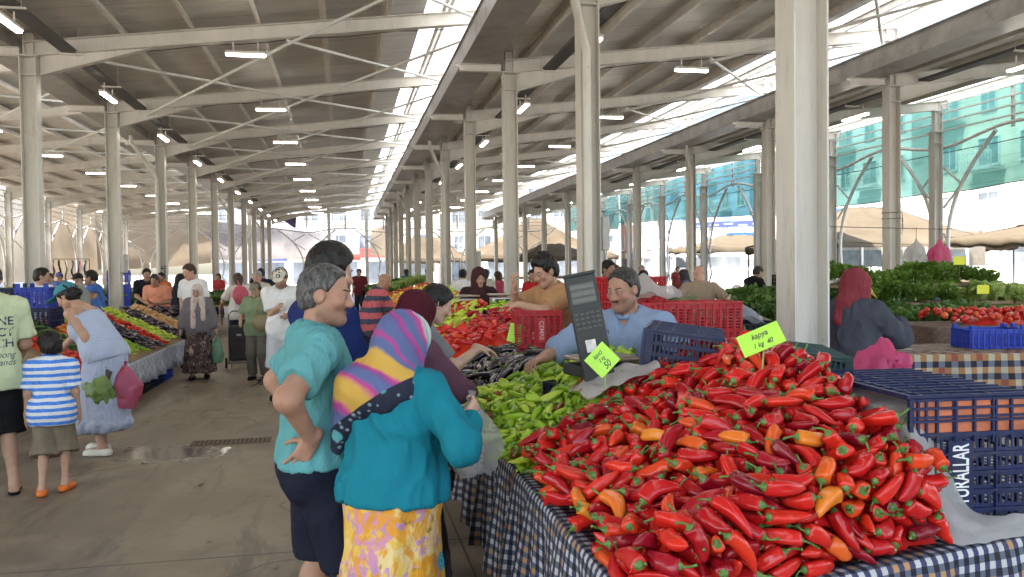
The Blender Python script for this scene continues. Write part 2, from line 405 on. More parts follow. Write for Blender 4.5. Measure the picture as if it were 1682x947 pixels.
# thin tube bracing in the plane of the roofs
def brace(p, q, xa, xb, ks):
    x0 = ROWS[p]
    for k in ks:
        for (a, b) in ((xa, xb), (xb, xa)):
            m = MB(); dz = -.05 if a == xa else -.11
            m.tube([(a, YS[k], rz(a, x0) + dz), (b, YS[k + 1], rz(b, x0) + dz)], .03, 8); m.build('roof_brace', WHITE_STEEL, hall)
brace('A', 'B', -.9, 2.75, range(1, 12)); brace('A', 'B', -4.3, -.9, range(3, 10)); brace('B', 'C', 7.0, 10.7, range(2, 8)); brace('W', 'A', -9.6, -5.3, range(4, 12))

# cable trays beside the column rows, hung with the lamps below
for k, dx, zz in (('A', .62, 5.34), ('B', .75, 5.34), ('C', .72, 5.38)):
    x = ROWS[k] + dx; m = MB()
    m.bb(x - .11, -4, zz, x + .11, 61, zz + .008); m.bb(x - .112, -4, zz + .0085, x - .106, 61, zz + .06); m.bb(x + .106, -4, zz + .0085, x + .112, 61, zz + .06)
    for j in range(4): m.tube([(x - .07 + j * .04 + .012 * math.sin(i * 1.7 + j), -4 + i * 2.5, zz + .022) for i in range(27)], .011, 5, 1)
    y = 2.6
    t = thing('cable_tray', {'A': 'black wire cable tray running above the left aisle columns', 'B': 'black wire cable tray running above the columns beside the pepper stalls', 'C': 'black wire cable tray running above the columns by the green net'}[k], 'cable tray', (0, 0, 0))
    m.build('tray', [DARKM, pm('cable_sheath', (.03, .03, .03), .5)], t)
    m = MB()
    while y < 60: m.bb(x - .16, y - .02, zz - .028, x + .2, y + .02, zz - .002); m.tube([(x - .14, y, zz), (x - .14, y, zz + .45)], .005, 4); m.tube([(x + .14, y, zz), (x + .14, y, zz + .5)], .005, 4); y += 2.5
    m.build('hanger', STEEL2, t)

def lamp_proto(name, L, along_y):
    t = thing(name, 'x', 'lamp'); a = (.11, L) if along_y else (L, .11)
    m = MB(); m.box((0, 0, .03), (a[0], a[1], .05), None, 0, .008); 
    for s in (-1, 1):
        c = (0, s * L * .3) if along_y else (s * L * .3, 0); m.tube([(c[0], c[1], .05), (c[0], c[1], .22)], .012, 6)
    m.build('housing', LAMPBODY, t)
    m = MB(); m.box((0, 0, -.012), (a[0] * (.75 if along_y else .97), a[1] * (.97 if along_y else .75), .034), None, 0, .012); m.build('tube', LAMPGLOW, t)
    return t
lp = lamp_proto('ceiling_lamp', .68, False); first = True
def lamp(proto_used, src, loc, label, group):
    if not proto_used: src.location = loc; src['label'] = label; src['group'] = group; return src
    return dup(src, loc, None, label, group=group)
u = False
for p, xs, gl in (('A', -1.6, 'lit tube lamp under a rafter of the middle roof'), ('B', 6.6, 'lit tube lamp under a rafter of the roof beside the green net'), ('W', -9.4, 'lit tube lamp under a rafter of the left roof')):
    for y in YS[1:12]:
        lamp(u, lp, (xs, y, rz(xs, ROWS[p]) - .235), gl, {'A': 'lamps under the middle roof', 'B': 'lamps under the right roof', 'W': 'lamps under the left roof'}[p]); u = True
lp2 = lamp_proto('tray_lamp', .95, True); u = False
for k, dx, gl in (('A', .62, 'lit tube lamp hung below the left cable tray'), ('B', .75, 'lit tube lamp hung below the cable tray by the pepper stalls'), ('C', .72, 'lit tube lamp hung below the cable tray by the green net')):
    for y in YS[1:12]:
        lamp(u, lp2, (ROWS[k] + dx, y + 2.3, 5.34 - .25), gl, {'A': 'lamps below the left cable tray', 'B': 'lamps below the middle cable tray', 'C': 'lamps below the right cable tray'}[k]); u = True

# open edge frames: rails, wavy pipe, posts and curved tree braces
def edge_frame(origin, ang, length, first, ztop, step=5.0):
    Mx = Matrix.Translation(origin) @ Matrix.Rotation(ang, 4, 'Z')
    m = MB()
    for z in (ztop, ztop - .24, ztop - .48, ztop - .72): m.bb(0, -.02, z - .02, length, .02, z + .02)
    s = first + step / 2
    while s < length:
        m.bb(s - .05, -.06, ztop - 1.0, s + .05, -.022, ztop + .03); s += step / 2
    o = m.build('edge_rail', WHITE_STEEL, hall); o.matrix_local = Mx
    m = MB(); m.tube([(x, -.05, ztop - 1.02 - .15 * math.cos(2 * PI * (x - first) / step)) for x in np.arange(0, length, .25)], .045, 8)
    o = m.build('wavy_pipe', WHITE_STEEL, hall); o.matrix_local = Mx
    s = first
    while s < length:
        m = MB()
        for sg in (-1, 1):
            pts = []
            for i in range(13):
                q = i / 12; z = 1.35 + q * (ztop - 1.0 - 1.35); pts.append((s + sg * (.42 - .30 * math.sin(q * PI * .55) * (1 - q) * 2 + 1.55 * q ** 2.6), -.03, z))
            m.tube(pts, .05, 8)
            for za, zb in ((2.5, 2.15), (3.2, 3.75), (4.3, 3.7)):
                i = min(range(13), key=lambda j: abs(pts[j][2] - zb)); m.tube([(s + sg * .12, -.03, za), pts[i]], .032, 6)
            m.tube([(s + sg * .1, -.03, .9), pts[0]], .045, 6)
        o = m.build('tree_brace', WHITE_STEEL, hall); o.matrix_local = Mx; s += step
edge_frame((15.98, .15, 0), PI / 2, 60, 5, 6.0)
edge_frame((-14.42, 25.15, 0), PI / 2, 35, 0, 5.35)
edge_frame((-14.3, 60.45, 0), 0, 30, 1.2, 5.6, 5.3)
for x in (-1.0 + .6 * 0, 1.62 - 8, 1.62, 7): 
    m = MB(); m.bb(x - .11, 60.6, 0, x + .11, 60.82, 6.4); m.build('gable_post', WHITE_STEEL, hall)
# floor drain
t = thing('floor_drain', 'rusty rectangular drain grate set in the aisle floor', 'drain', (-1.12, 8.65, 0))
m = MB(); m.bb(-.38, -.11, .002, .38, -.09, .010); m.bb(-.38, .09, .002, .38, .11, .010); m.bb(-.38, -.0895, .002, -.36, .0895, .010); m.bb(.36, -.0895, .002, .38, .0895, .010)
m.build('frame', pm('drain_rust', (.12, .075, .045), .7, .4, 30), t)
m = MB(); m.bb(-.36, -.09, .0045, .36, .09, .0055, 1)
for i in range(17): m.bb(-.355 + i * .0425, -.089, .006, -.331 + i * .0425, .089, .009, 0)
m.build('grate', [pm('drain_rust', (.12, .075, .045)), pm('drain_hole', (.012, .011, .01), .8)], t)
# ------------------------------------------------------------------ produce meshes
def m_fruit(name, stops, rough=.19, bump=.14, coat=0.0, spec=.36, mott=None):
    """skin whose hue differs from fruit to fruit (the object's own random number)"""
    t = NT(name); v = t.coord(); rnd = t.n('ShaderNodeObjectInfo').outputs['Random']
    f = t.noise(v, 9, 4, .6)
    c = t.ramp(t.math('MULTIPLY_ADD', t.math('SUBTRACT', f, .5), .34, rnd), stops)
    if mott: c = t.mix(t.ramp(t.noise(v, 24, 5), [(.5, 0), (.75, .6)]), c, mott)
    r = t.math('MULTIPLY_ADD', t.noise(v, 40, 4, .7), .22, rough - .11)
    return t.done(t.bsdf(c, r, t.bump(t.math('MULTIPLY_ADD', t.noise(v, 26, 3), 2.2, t.noise(t.mapv(v, (.35, 1, 1)), 60, 3)), bump * 1.6, .005), coat=coat, coatr=.12, spec=spec))
RED = [(0, (.27, .005, .009)), (.2, (.38, .008, .010)), (.55, (.48, .012, .010)), (.85, (.55, .024, .011)), (1, (.58, .055, .012))]
M_RED = m_fruit('red_pepper_skin', RED)
M_CRIM = m_fruit('crimson_pepper_skin', [(0, (.15, .004, .012)), (.5, (.26, .005, .014)), (1, (.34, .009, .014))])
M_ORG = m_fruit('orange_pepper_skin', [(0, (.56, .055, .012)), (.6, (.60, .12, .014)), (1, (.62, .22, .022))])
M_BRN = m_fruit('ripening_pepper_skin', [(0, (.16, .055, .012)), (.5, (.25, .05, .012)), (1, (.20, .10, .015))], mott=(.40, .03, .01))
M_GRN = m_fruit('green_pepper_skin', [(0, (.16, .29, .014)), (.45, (.27, .44, .02)), (.8, (.37, .54, .03)), (1, (.46, .58, .05))], .27, .22)
M_LIME = m_fruit('lime_pepper_skin', [(0, (.36, .48, .03)), (1, (.50, .58, .07))], .3)
M_EGG = m_fruit('eggplant_skin', [(0, (.006, .004, .008)), (.7, (.016, .008, .02)), (1, (.035, .012, .035))], .16, .04, .5)
M_STEM = pm('pepper_stem', (.075, .155, .028), .5, .5, 60)
M_DRYSTEM = pm('eggplant_calyx', (.13, .17, .06), .6, .4, 30)
M_TOM = m_fruit('tomato_skin', [(0, (.38, .012, .01)), (.6, (.50, .03, .014)), (1, (.55, .09, .02))], .2, .02)
M_CAR = m_fruit('carrot_skin', [(0, (.50, .13, .015)), (1, (.66, .22, .03))], .45, .25, .05)
M_CUC = m_fruit('cucumber_skin', [(0, (.035, .085, .015)), (1, (.08, .15, .03))], .35, .3, .1)
M_LEM = m_fruit('yellow_fruit_skin', [(0, (.58, .36, .03)), (1, (.70, .50, .06))], .35, .1, .1)
M_OFR = m_fruit('orange_fruit_skin', [(0, (.60, .20, .02)), (1, (.66, .30, .04))], .35, .1, .1)
M_PUMP = m_fruit('pale_courgette_skin', [(0, (.20, .27, .06)), (1, (.34, .42, .12))], .4, .1, .1)
M_ONI = m_fruit('onion_skin', [(0, (.40, .20, .07)), (1, (.55, .32, .14))], .45, .1, .1)
M_CAB = m_fruit('cabbage_leaf', [(0, (.26, .36, .12)), (1, (.40, .48, .20))], .5, .5, .05)

def pepper_mesh(name, seed, L, r0, curve, lobes=3, flat=.82, tip=.12, n=12, wr=.10, mat=None, shoulder=.86):
    rg = random.Random(seed); m = MB(); vs = []; NR = 15; ph = rg.uniform(0, 6); tw = rg.uniform(-1.2, 1.2); bend2 = rg.uniform(-.5, .5)
    prof = []
    for i in range(NR):
        t = i / (NR - 1)
        s = 1 - (1 - min(1, t / .16)) ** 2 if t < .16 else 1
        s = shoulder + (1 - shoulder) * math.sin(min(1, t / .35) * PI / 2) if t < .35 and t >= .03 else (s if t < .03 else 1)
        if t < .03: s = .45
        if t > .35: q = (t - .35) / .65; s = (1 - q ** 1.55) * (1 - tip) + tip * math.sqrt(max(0, 1 - q ** 4))
        prof.append((t, max(.001, s * r0)))
    for i, (t, r) in enumerate(prof):
        a = curve * (t - .35); a2 = bend2 * curve * math.sin(t * 4)
        x = (t - .5) * L; cy = curve * L * .5 * (t - .4) ** 2 * 2 - curve * L * .1; cz = a2 * L * .12
        ca = math.cos(a * 1.4); sa = math.sin(a * 1.4)
        for k in range(n):
            th = 2 * PI * k / n
            q = 1 + wr * math.cos(lobes * th + ph + tw * t) * (1 - t * .4) + .15 * n3(t * 4.5 + seed, math.cos(th) * 1.25, math.sin(th) * 1.25, seed) * (1 if t < .97 else 0) + .05 * n3(t * 11 + seed, math.cos(th) * 2.6, math.sin(th) * 2.6, seed + 5)
            y = r * q * math.cos(th); z = r * q * math.sin(th) * flat
            if i == 0: x0 = x + .012 * (L / .14)
            else: x0 = x
            vs.append((x0 - y * sa, cy + y * ca, cz + z))
    fs = [(i * n + k, i * n + (k + 1) % n, (i + 1) * n + (k + 1) % n, (i + 1) * n + k) for i in range(NR - 1) for k in range(n)]
    fs.append(tuple(range(n - 1, -1, -1))); fs.append(tuple((NR - 1) * n + k for k in range(n)))
    m._add(vs, fs, 0, None, True)
    return m.mesh(name, mat), (-.5 * L + .006, curve * L * .16 - curve * L * .1 + 0, 0), -curve * .5
def stem_mesh(seed, r0, base, ang, ln, mat, big=1.0):
    rg = random.Random(seed + 99); m = MB(); bx, by, bz = base
    Mx = Matrix.Rotation(ang, 3, 'Z')
    P = lambda x, y, z: Vector(base) + Mx @ Vector((x, y, z))
    N = 10; vs = [P(.011, 0, 0)]
    for k in range(N):
        a = 2 * PI * k / N; q = r0 * (.52 if k % 2 else .72) * big; vs.append(P(.006 if k % 2 else .0105, q * math.cos(a), q * math.sin(a)))
    for k in range(N):
        a = 2 * PI * k / N; q = r0 * .24; vs.append(P(-.006, q * math.cos(a), q * math.sin(a)))
    fs = [(1 + k, 1 + (k + 1) % N, N + 1 + (k + 1) % N, N + 1 + k) for k in range(N)] + [tuple(N + 1 + k for k in range(N))]
    m._add(vs, fs, 0, None, True)
    cy, cz = rg.uniform(-1, 1), rg.uniform(-1, 1)
    m.tube([P(-.004 - ln * t, cy * ln * .7 * t * t, cz * ln * .7 * t * t) for t in (0, .25, .5, .75, 1)], [r0 * .16, r0 * .13, r0 * .12, r0 * .13, r0 * .17], 6)
    return m.mesh('stem', mat)
REDP = []; GRNP = []; EGGP = []
for i in range(12):
    rg = random.Random(100 + i); L = rg.uniform(.098, .152); r = rg.uniform(.0212, .0272) * (1.08 if L < .112 else 1)
    me, b, a = pepper_mesh('red_pepper', 100 + i, L, r, rg.uniform(-.75, .75), 3, rg.uniform(.72, .92), rg.uniform(.28, .62), 16, rg.uniform(.09, .22), M_RED)
    REDP.append((me, stem_mesh(100 + i, r, b, a, rg.uniform(.016, .042), M_STEM)))
for i in range(8):
    rg = random.Random(200 + i); L = rg.uniform(.10, .145); r = rg.uniform(.0165, .0215)
    me, b, a = pepper_mesh('green_pepper', 200 + i, L, r, rg.uniform(-.9, .9), 3, rg.uniform(.78, .95), rg.uniform(.2, .4), 10, rg.uniform(.10, .2), M_GRN)
    GRNP.append((me, stem_mesh(200 + i, r, b, a, rg.uniform(.018, .03), M_STEM)))
for i in range(6):
    rg = random.Random(300 + i); L = rg.uniform(.19, .25); r = rg.uniform(.021, .026)
    me, b, a = pepper_mesh('eggplant', 300 + i, L, r, rg.uniform(-.6, .6), 3, 1, .75, 10, .02, M_EGG, .7)
    EGGP.append((me, stem_mesh(300 + i, r, b, a, .03, M_DRYSTEM, 1.45)))

# shape of the long pepper table and of the heaps on it (heights in metres)
TZ = .80
def front_y(x): return 1.965 + (x - .715) * .226
def sm(a, b, k=.06):
    h = max(0, min(1, .5 + .5 * (b - a) / k)); return b * (1 - h) + a * h - k * h * (1 - h)
def rg_line(x): return 3.40 + (x - .68) * .40            # where the red heap meets the green one
def red_h(x, y):
    dl = x - .70; df = (y - front_y(x)) * .97 - .01; db = rg_line(x) + .02 - y
    h = sm(.56 * dl, .60 * df + .05 * max(0, min(1, (x - 1.2) / .4)), .10); h = sm(h, .50 + .05 * math.sin(x * 9 + y * 5), .08)
    h = sm(h, .13 + .44 * max(0, x - .70) + db * .55 + (.12 if x > 1.2 else 0), .08)
    return TZ + .03 + max(-.05, h)
def green_h(x, y):
    dl = x - .68; h = sm(.72 * dl, .46, .1); h = sm(h, .10 + .36 * max(0, x - .68) + (y - rg_line(x)) * .6, .1); h = sm(h, (5.45 - y) * .55 + .05, .1)
    return TZ + .03 + max(-.05, h)
def egg_h(x, y):
    dl = x - .68; h = sm(.52 * dl, .27, .1); h = sm(h, (y - 5.1) * .6 + .12, .1); h = sm(h, (7.15 - y) * .6, .1)
    return TZ + .03 + max(-.05, h)
# rest poses of the heaped produce: position (mm), rotation quaternion (per cent), shape number
RED_POSES = [
    769,2026,837,68,71,-14,-10,5, 836,2046,965,10,-71,70,-7,2, 801,2038,918,41,-3,-26,88,2, 894,2031,962,76,39,43,-29,2,
    727,2099,912,59,-31,-33,67,4, 1016,2084,1007,75,-45,44,-21,10, 1179,2096,1071,100,0,5,3,4, 906,2045,825,100,-7,1,-2,0,
    1029,2052,923,64,-66,24,31,10, 774,2103,949,7,-47,67,-57,1, 961,2084,993,64,53,-16,-53,8, 1182,2094,990,22,97,7,-3,5,
    798,2284,950,83,12,4,55,9, 952,2039,893,76,1,1,65,5, 909,2347,1011,91,36,-15,12,6, 1288,2112,921,63,-73,10,25,0,
    1326,2127,1013,23,5,49,-84,7, 1372,2211,1086,49,75,20,39,6, 1308,2136,826,97,-19,0,16,5, 1548,2198,1059,91,-24,-14,30,1,
    1400,2155,914,78,31,42,-35,5, 1238,2138,1020,13,36,92,-6,8, 1274,2126,875,3,44,-88,20,5, 1488,2215,1086,30,8,59,-74,2,
    1472,2159,926,37,-39,35,-77,11, 1692,2212,1093,97,25,4,6,0, 1564,2182,1027,94,-15,-30,2,5, 797,2043,871,16,11,14,97,11,
    1406,2177,1052,74,-35,-33,47,0, 1705,2219,870,96,-26,-7,3,2, 1190,2110,842,95,-21,-17,13,5, 1630,2187,1020,23,-39,60,66,7,
    1155,2106,934,10,-15,-95,25,4, 1460,2280,1113,26,76,60,-3,6, 814,2610,976,95,-14,-28,-6,3, 1453,2191,978,91,17,9,38,4,
    1379,2152,865,89,27,33,-13,8, 805,2459,945,77,15,8,-61,6, 1114,2158,1063,23,88,-33,-26,6, 1610,2432,1162,88,-1,-2,48,7,
    1672,2202,948,74,-62,13,22,2, 1199,2520,1093,6,-57,-80,18,10, 873,2114,989,42,81,-32,-23,6, 1714,2207,981,62,-73,13,26,7,
    1477,2189,1024,85,-22,-5,47,6, 1384,2532,1177,91,32,1,26,1, 1274,2338,1082,68,65,-17,-31,0, 1062,2135,1024,39,-15,-19,89,3,
    738,2615,940,42,-66,-56,27,1, 999,2232,1007,18,-95,-12,-22,3, 1483,2636,1211,99,7,-2,-12,11, 1124,2553,1064,19,92,-34,-3,6,
    1083,2685,1099,33,-85,-38,-18,4, 1382,2323,1094,68,7,-32,65,1, 1442,2398,1136,3,99,12,-6,6, 1691,2422,1176,38,-17,-3,91,6,
    1548,2531,1179,75,6,12,-65,11, 892,2645,1019,7,-31,-94,14,2, 1578,2848,1287,88,-17,-29,34,1, 1782,2237,869,84,-15,51,12,2,
    1536,2186,845,82,57,3,1,2, 1116,2105,862,24,27,90,-23,4, 1230,2509,1123,35,-27,-62,65,9, 1742,2578,1201,16,-50,69,-50,4,
    1525,2220,949,71,30,32,54,4, 1646,2586,1206,10,0,19,-98,6, 1234,2153,1068,84,54,2,2,4, 1073,2530,1030,93,-10,18,29,3,
    1443,2476,1156,69,-10,-14,-71,10, 980,2947,1042,44,16,-55,-69,6, 1488,2502,1173,11,-75,65,-11,11, 1779,2265,1080,58,-47,-56,35,7,
    1689,2692,1241,78,33,18,49,4, 1366,2616,1178,23,-89,-27,27,1, 1587,2787,1246,8,81,57,11,0, 1239,2951,1183,83,-6,-21,51,10,
    1620,2224,864,69,-60,-35,19,7, 854,2991,1007,6,14,-56,-81,2, 1183,2939,1121,59,-70,-34,21,7, 940,2087,934,60,30,51,54,10,
    1136,2636,1084,55,-19,-28,77,5, 1534,2349,1140,63,14,23,73,3, 1563,2210,907,82,44,8,35,11, 778,2244,905,30,95,0,3,5,
    989,2075,861,78,-39,-7,-49,6, 1222,2448,1055,12,-69,-70,14,8, 1333,2339,1090,85,2,36,-38,5, 1352,2780,1196,41,-13,-44,79,10,
    917,2269,978,37,-61,-70,-8,1, 1108,2449,1033,92,-33,-4,20,9, 774,3190,985,94,20,11,27,1, 1767,2716,1254,87,-11,-47,13,8,
    1158,2370,1045,67,19,28,-66,11, 1343,3218,1254,29,-10,5,95,0, 770,2804,963,16,-6,-98,9,1, 1308,2508,1127,16,68,-64,-32,6,
    989,2584,1018,19,31,93,-7,6, 1496,2848,1264,43,-83,-34,-15,10, 757,2126,832,10,12,80,-58,9, 1255,2800,1181,15,-95,26,11,7,
    1397,2678,1205,17,-14,45,-87,3, 735,2216,845,26,-69,-68,2,3, 1513,3121,1302,40,-1,3,-92,11, 1084,2134,985,40,72,-52,-23,5,
    1460,2902,1264,95,24,-2,21,6, 1689,2398,1125,66,-29,-14,68,5, 1039,2114,836,28,21,62,70,4, 1256,2416,1083,91,-14,30,-23,1,
    1054,2108,976,27,-32,-89,16,10, 1104,2360,1013,40,89,16,-17,10, 1760,2864,1321,40,77,32,39,6, 1232,2617,1140,47,-82,32,3,4,
    1762,2785,1262,76,48,28,33,0, 1024,3284,1089,97,13,-8,19,6, 868,2567,980,9,37,-65,-66,1, 1319,2423,1119,48,9,45,-75,10,
    1447,2177,840,93,-17,20,-24,1, 1558,2681,1219,37,-21,-35,83,1, 856,2088,874,64,63,-37,-25,6, 735,2862,915,39,-81,42,10,3,
    1575,2999,1309,68,-1,40,-61,4, 1068,2768,1088,75,-38,16,-51,5, 1049,2418,994,83,27,0,-49,1, 1224,2769,1161,4,-96,27,1,11,
    812,3190,1016,85,-28,8,44,4, 824,2946,971,82,-11,-6,56,10, 1660,2792,1275,10,-36,-4,93,5, 736,2802,881,35,91,-20,-14,3,
    1533,3208,1315,14,26,-12,-95,1, 1621,2524,1174,2,-16,-92,36,8, 744,2420,831,78,6,13,61,4, 1615,2978,1313,45,60,26,61,6,
    1034,2835,1048,36,-84,-39,12,7, 1171,3176,1127,7,-71,-70,2,7, 1422,2770,1223,76,50,-20,-35,0, 1641,2880,1277,2,-39,92,-5,2,
    1047,2099,909,7,-5,55,-83,7, 786,2512,912,2,-27,29,-92,1, 1534,3014,1287,39,-62,-64,25,0, 784,2367,919,68,73,4,-11,7,
    792,2300,914,98,18,7,-2,4, 877,3314,1040,46,-11,58,66,0, 1508,2333,1114,32,87,5,-37,4, 952,2319,980,38,-5,11,91,11,
    1619,2235,1045,56,28,61,-49,10, 1224,2139,889,21,-31,81,-45,1, 1672,2329,1087,63,-24,3,74,11, 969,2542,993,45,-45,-22,74,9,
    1190,2739,1129,9,11,-1,99,2, 1584,2322,1117,26,46,85,-1,1, 1749,2322,1094,17,37,-83,-39,2, 1638,3169,1345,4,-88,47,-4,5,
    1362,2843,1220,97,17,-5,-14,3, 1573,3547,1295,24,95,18,13,4, 1321,3232,1207,7,98,20,-4,6, 762,3326,993,19,-10,93,-30,5,
    958,2743,1023,12,8,39,-91,9, 735,2293,829,69,-31,30,-58,7, 1411,3551,1243,64,0,11,-76,4, 748,3024,956,87,41,14,-24,10,
    871,2289,928,68,18,6,-71,6, 1311,3093,1194,53,52,-40,-53,0, 769,2581,870,56,-81,-10,-10,10, 772,2546,887,79,-54,22,18,5,
    1672,2770,1247,93,-31,-20,5,10, 1731,2252,1014,9,7,83,55,5, 767,2850,967,5,-99,7,9,1, 1292,3481,1203,96,-19,-22,-1,7,
    1159,3423,1125,25,-85,-42,23,4, 1535,2480,1138,60,-17,5,-78,5, 880,2394,944,12,-9,-84,52,0, 1295,2292,1046,72,-59,5,36,9,
    1343,3421,1217,84,-49,-17,16,3, 888,2906,992,2,-29,49,82,5, 920,2093,870,71,6,-35,61,0, 889,3100,1013,73,46,-40,30,6,
    1403,2488,1131,28,-60,-68,31,10, 933,3253,1034,9,7,91,41,0, 1220,2574,1109,40,-13,-46,78,5, 956,2817,1021,86,32,-3,39,9,
    958,2705,1003,44,26,79,-35,9, 1423,2196,939,17,-86,38,31,4, 1061,3191,1067,97,8,8,22,1, 1297,2166,993,48,13,48,-72,6,
    1452,2204,885,73,-49,38,-29,5, 1674,2260,894,13,93,24,-26,5, 961,3122,1038,11,-15,-21,96,1, 780,2473,892,89,-16,21,36,11,
    1689,2953,1307,9,-33,4,94,6, 828,2694,962,17,-86,-30,38,4, 1123,3194,1099,89,35,20,-23,7, 859,2850,973,7,-98,6,16,9,
    1251,3312,1158,33,14,-68,-65,1, 1575,2243,952,59,-14,-5,79,7, 787,2682,943,79,-5,3,-61,11, 1526,2282,1082,61,-51,-13,-59,10,
    745,3226,954,95,7,19,23,1, 1433,3161,1218,17,46,73,-48,3, 1206,3416,1138,37,73,54,-21,9, 1068,2760,1053,85,3,3,52,10,
    1352,2199,935,25,-21,20,-92,4, 889,2106,902,22,-57,-55,56,4, 1053,2574,987,12,-71,-67,18,5, 1681,2998,1330,17,33,54,-76,7,
    1057,3063,1063,35,89,30,5,4, 1484,3354,1256,8,-96,-25,7,9, 1035,2641,1013,74,2,62,26,5, 1257,3592,1178,49,-79,-36,-11,7,
    1193,2270,1047,5,-11,-96,-27,9, 1580,3111,1316,88,25,2,41,6, 1288,3165,1167,92,-5,-4,40,2, 1358,2674,1168,82,51,10,25,3,
    1663,3639,1321,42,77,36,33,3, 888,2750,986,47,-1,42,-77,7, 1119,3127,1083,95,28,0,-12,1, 1159,3004,1109,1,-78,60,18,11,
    772,2338,866,23,26,40,85,5, 1215,2677,1132,84,46,-9,27,4, 851,2780,976,30,-87,-29,24,2, 1235,2987,1147,1,-90,26,34,2,
    1714,2877,1291,85,42,31,-12,0, 1302,3358,1181,13,1,7,99,1, 927,2580,955,65,-47,8,60,3, 818,3060,986,10,14,97,-15,5,
    785,2981,954,77,25,38,-44,2, 1603,2709,1225,18,-15,-14,96,3, 1400,2586,1168,10,-30,95,6,1, 1287,2914,1181,57,21,12,-79,2,
    1359,2270,1044,26,86,16,-41,0, 1098,2980,1048,90,17,24,-32,6, 1516,2618,1158,97,-17,6,18,7, 1792,3509,1343,38,65,1,-66,8,
    1087,2898,1063,48,-11,87,1,5, 1580,2299,1059,64,33,61,32,5, 941,2973,1006,63,70,31,-9,11, 1237,3178,1120,88,12,35,30,10,
    930,2160,970,2,85,-48,-23,0, 906,2508,952,5,-98,-3,19,4, 749,3039,890,84,51,10,-16,5, 1173,2152,995,94,26,12,-20,8,
    743,2924,893,42,0,61,67,5, 1671,3719,1322,90,3,20,-38,3, 905,2420,980,76,-34,6,-55,3, 1036,2921,1035,53,-24,38,-72,7,
    1178,3258,1120,84,47,-10,-26,4, 1636,2346,1107,14,-68,67,-27,9, 1309,2178,916,12,95,-24,-14,7, 1299,2231,1046,43,-5,39,81,0,
    1545,3682,1278,45,-46,37,67,8, 1347,3164,1177,50,11,61,-61,3, 749,2640,850,12,24,-96,-3,0, 1060,2227,1006,26,-41,86,-17,9,
    1129,2732,1072,31,41,84,-16,10, 1438,3241,1235,5,-98,-9,-16,5, 1474,2778,1204,24,-13,-5,96,4, 1154,3078,1077,96,12,22,12,11,
    1056,2734,1013,30,-68,-63,21,6, 1575,2816,1214,2,-98,-6,21,10, 1265,2323,1029,24,-92,1,30,6, 1708,2250,1056,77,56,5,30,2,
    1637,2428,1125,44,4,-8,-90,10, 1715,3125,1339,5,43,-86,-27,5, 1773,2491,1134,16,71,69,-3,10, 1008,3366,1089,69,2,9,72,2,
    803,2078,829,64,77,-1,-4,2, 794,2586,925,30,51,79,-17,1, 1350,2599,1124,72,-69,8,9,4, 1558,3397,1272,4,-12,-63,77,4,
    743,3312,942,76,-46,-19,41,6, 1265,3277,1148,94,-13,-31,7,0, 757,2168,855,88,8,44,-14,9, 1370,2421,1090,85,-23,-29,38,8,
    1491,3034,1263,84,32,1,44,10, 1730,2533,1165,4,-4,100,3,6, 1717,2469,1168,35,77,-46,26,7, 1555,3304,1269,59,-9,-14,79,8,
    1392,3049,1199,2,30,-69,-66,0, 1472,2476,1128,10,68,-68,25,8, 1148,2563,1024,21,70,64,25,9, 751,3153,899,52,85,3,8,0,
    826,3129,952,55,-42,68,24,5, 920,3200,1027,4,9,95,30,10, 757,3338,892,67,22,21,68,11, 1197,2526,1038,31,68,52,42,7,
    1155,2857,1079,14,57,74,34,8, 985,2860,1014,39,-91,12,-7,1, 1765,3328,1327,16,25,15,-94,8, 1739,3482,1332,9,-78,62,0,6,
    1137,2413,1010,4,0,-75,66,8, 1735,2283,902,52,-69,-31,39,0, 1675,3548,1313,50,24,1,-83,8, 1354,2527,1127,28,59,-71,-26,0,
    1294,3234,1162,92,28,1,27,9, 967,2384,978,2,-38,69,61,0, 773,2939,940,65,62,23,-38,9, 1548,3592,1273,60,-79,-4,-8,4,
    777,3250,997,30,15,-24,-91,1, 1005,2144,967,27,-60,-74,14,8, 794,2157,890,25,-29,85,-36,10, 1449,2310,1057,1,-93,-23,27,2,
    894,3141,992,56,66,-1,-50,5, 1776,3003,1316,8,74,61,25,0, 1618,2497,1101,82,-32,43,18,5, 1051,3375,1085,43,-38,4,82,0,
    1360,3630,1210,9,-19,-17,96,7, 1524,2252,1048,22,-97,0,11,3, 1255,3056,1136,6,0,-61,-79,4, 736,2982,875,54,-20,82,-4,5,
    931,3027,1004,2,26,3,-97,8, 1120,3245,1085,97,22,9,-9,11, 1129,3446,1097,84,-46,22,20,2, 1145,2178,906,43,-54,-66,30,3,
    1349,2190,845,96,19,7,-17,0, 1629,2677,1185,17,-33,79,-49,5, 1521,3092,1252,24,-96,-8,10,0, 1572,2887,1260,1,-56,71,42,2,
    1463,3474,1240,67,-18,-4,-72,1, 1211,3114,1102,59,77,24,-5,5, 1359,2976,1177,49,48,10,-72,9, 1616,2342,1062,55,-52,28,-59,6,
    802,2758,914,10,2,95,-30,5, 1300,3530,1178,12,21,54,-81,6, 1494,3636,1235,44,-11,61,-65,7, 859,2118,934,22,15,-4,-96,10,
    1366,2820,1173,3,-21,91,34,4, 1542,2237,995,35,-85,32,-26,0, 903,2980,972,29,-92,-24,11,2, 948,3430,1034,7,61,74,-27,4,
    1336,3574,1195,15,-33,54,76,2, 1667,3408,1315,88,47,13,3,5, 1200,3318,1116,89,-45,3,-8,8, 1674,3478,1322,12,68,69,21,8,
    1347,2737,1132,71,49,-28,-41,6, 1706,2838,1258,10,5,-98,16,7, 758,3366,967,77,-60,-22,-2,3, 1046,3238,1049,95,-5,-10,29,6,
    1008,3350,1046,33,-92,-21,9,1, 1294,3388,1144,98,-5,2,-19,4, 1630,3470,1286,78,0,4,-62,4, 1250,2178,849,19,-93,20,23,2,
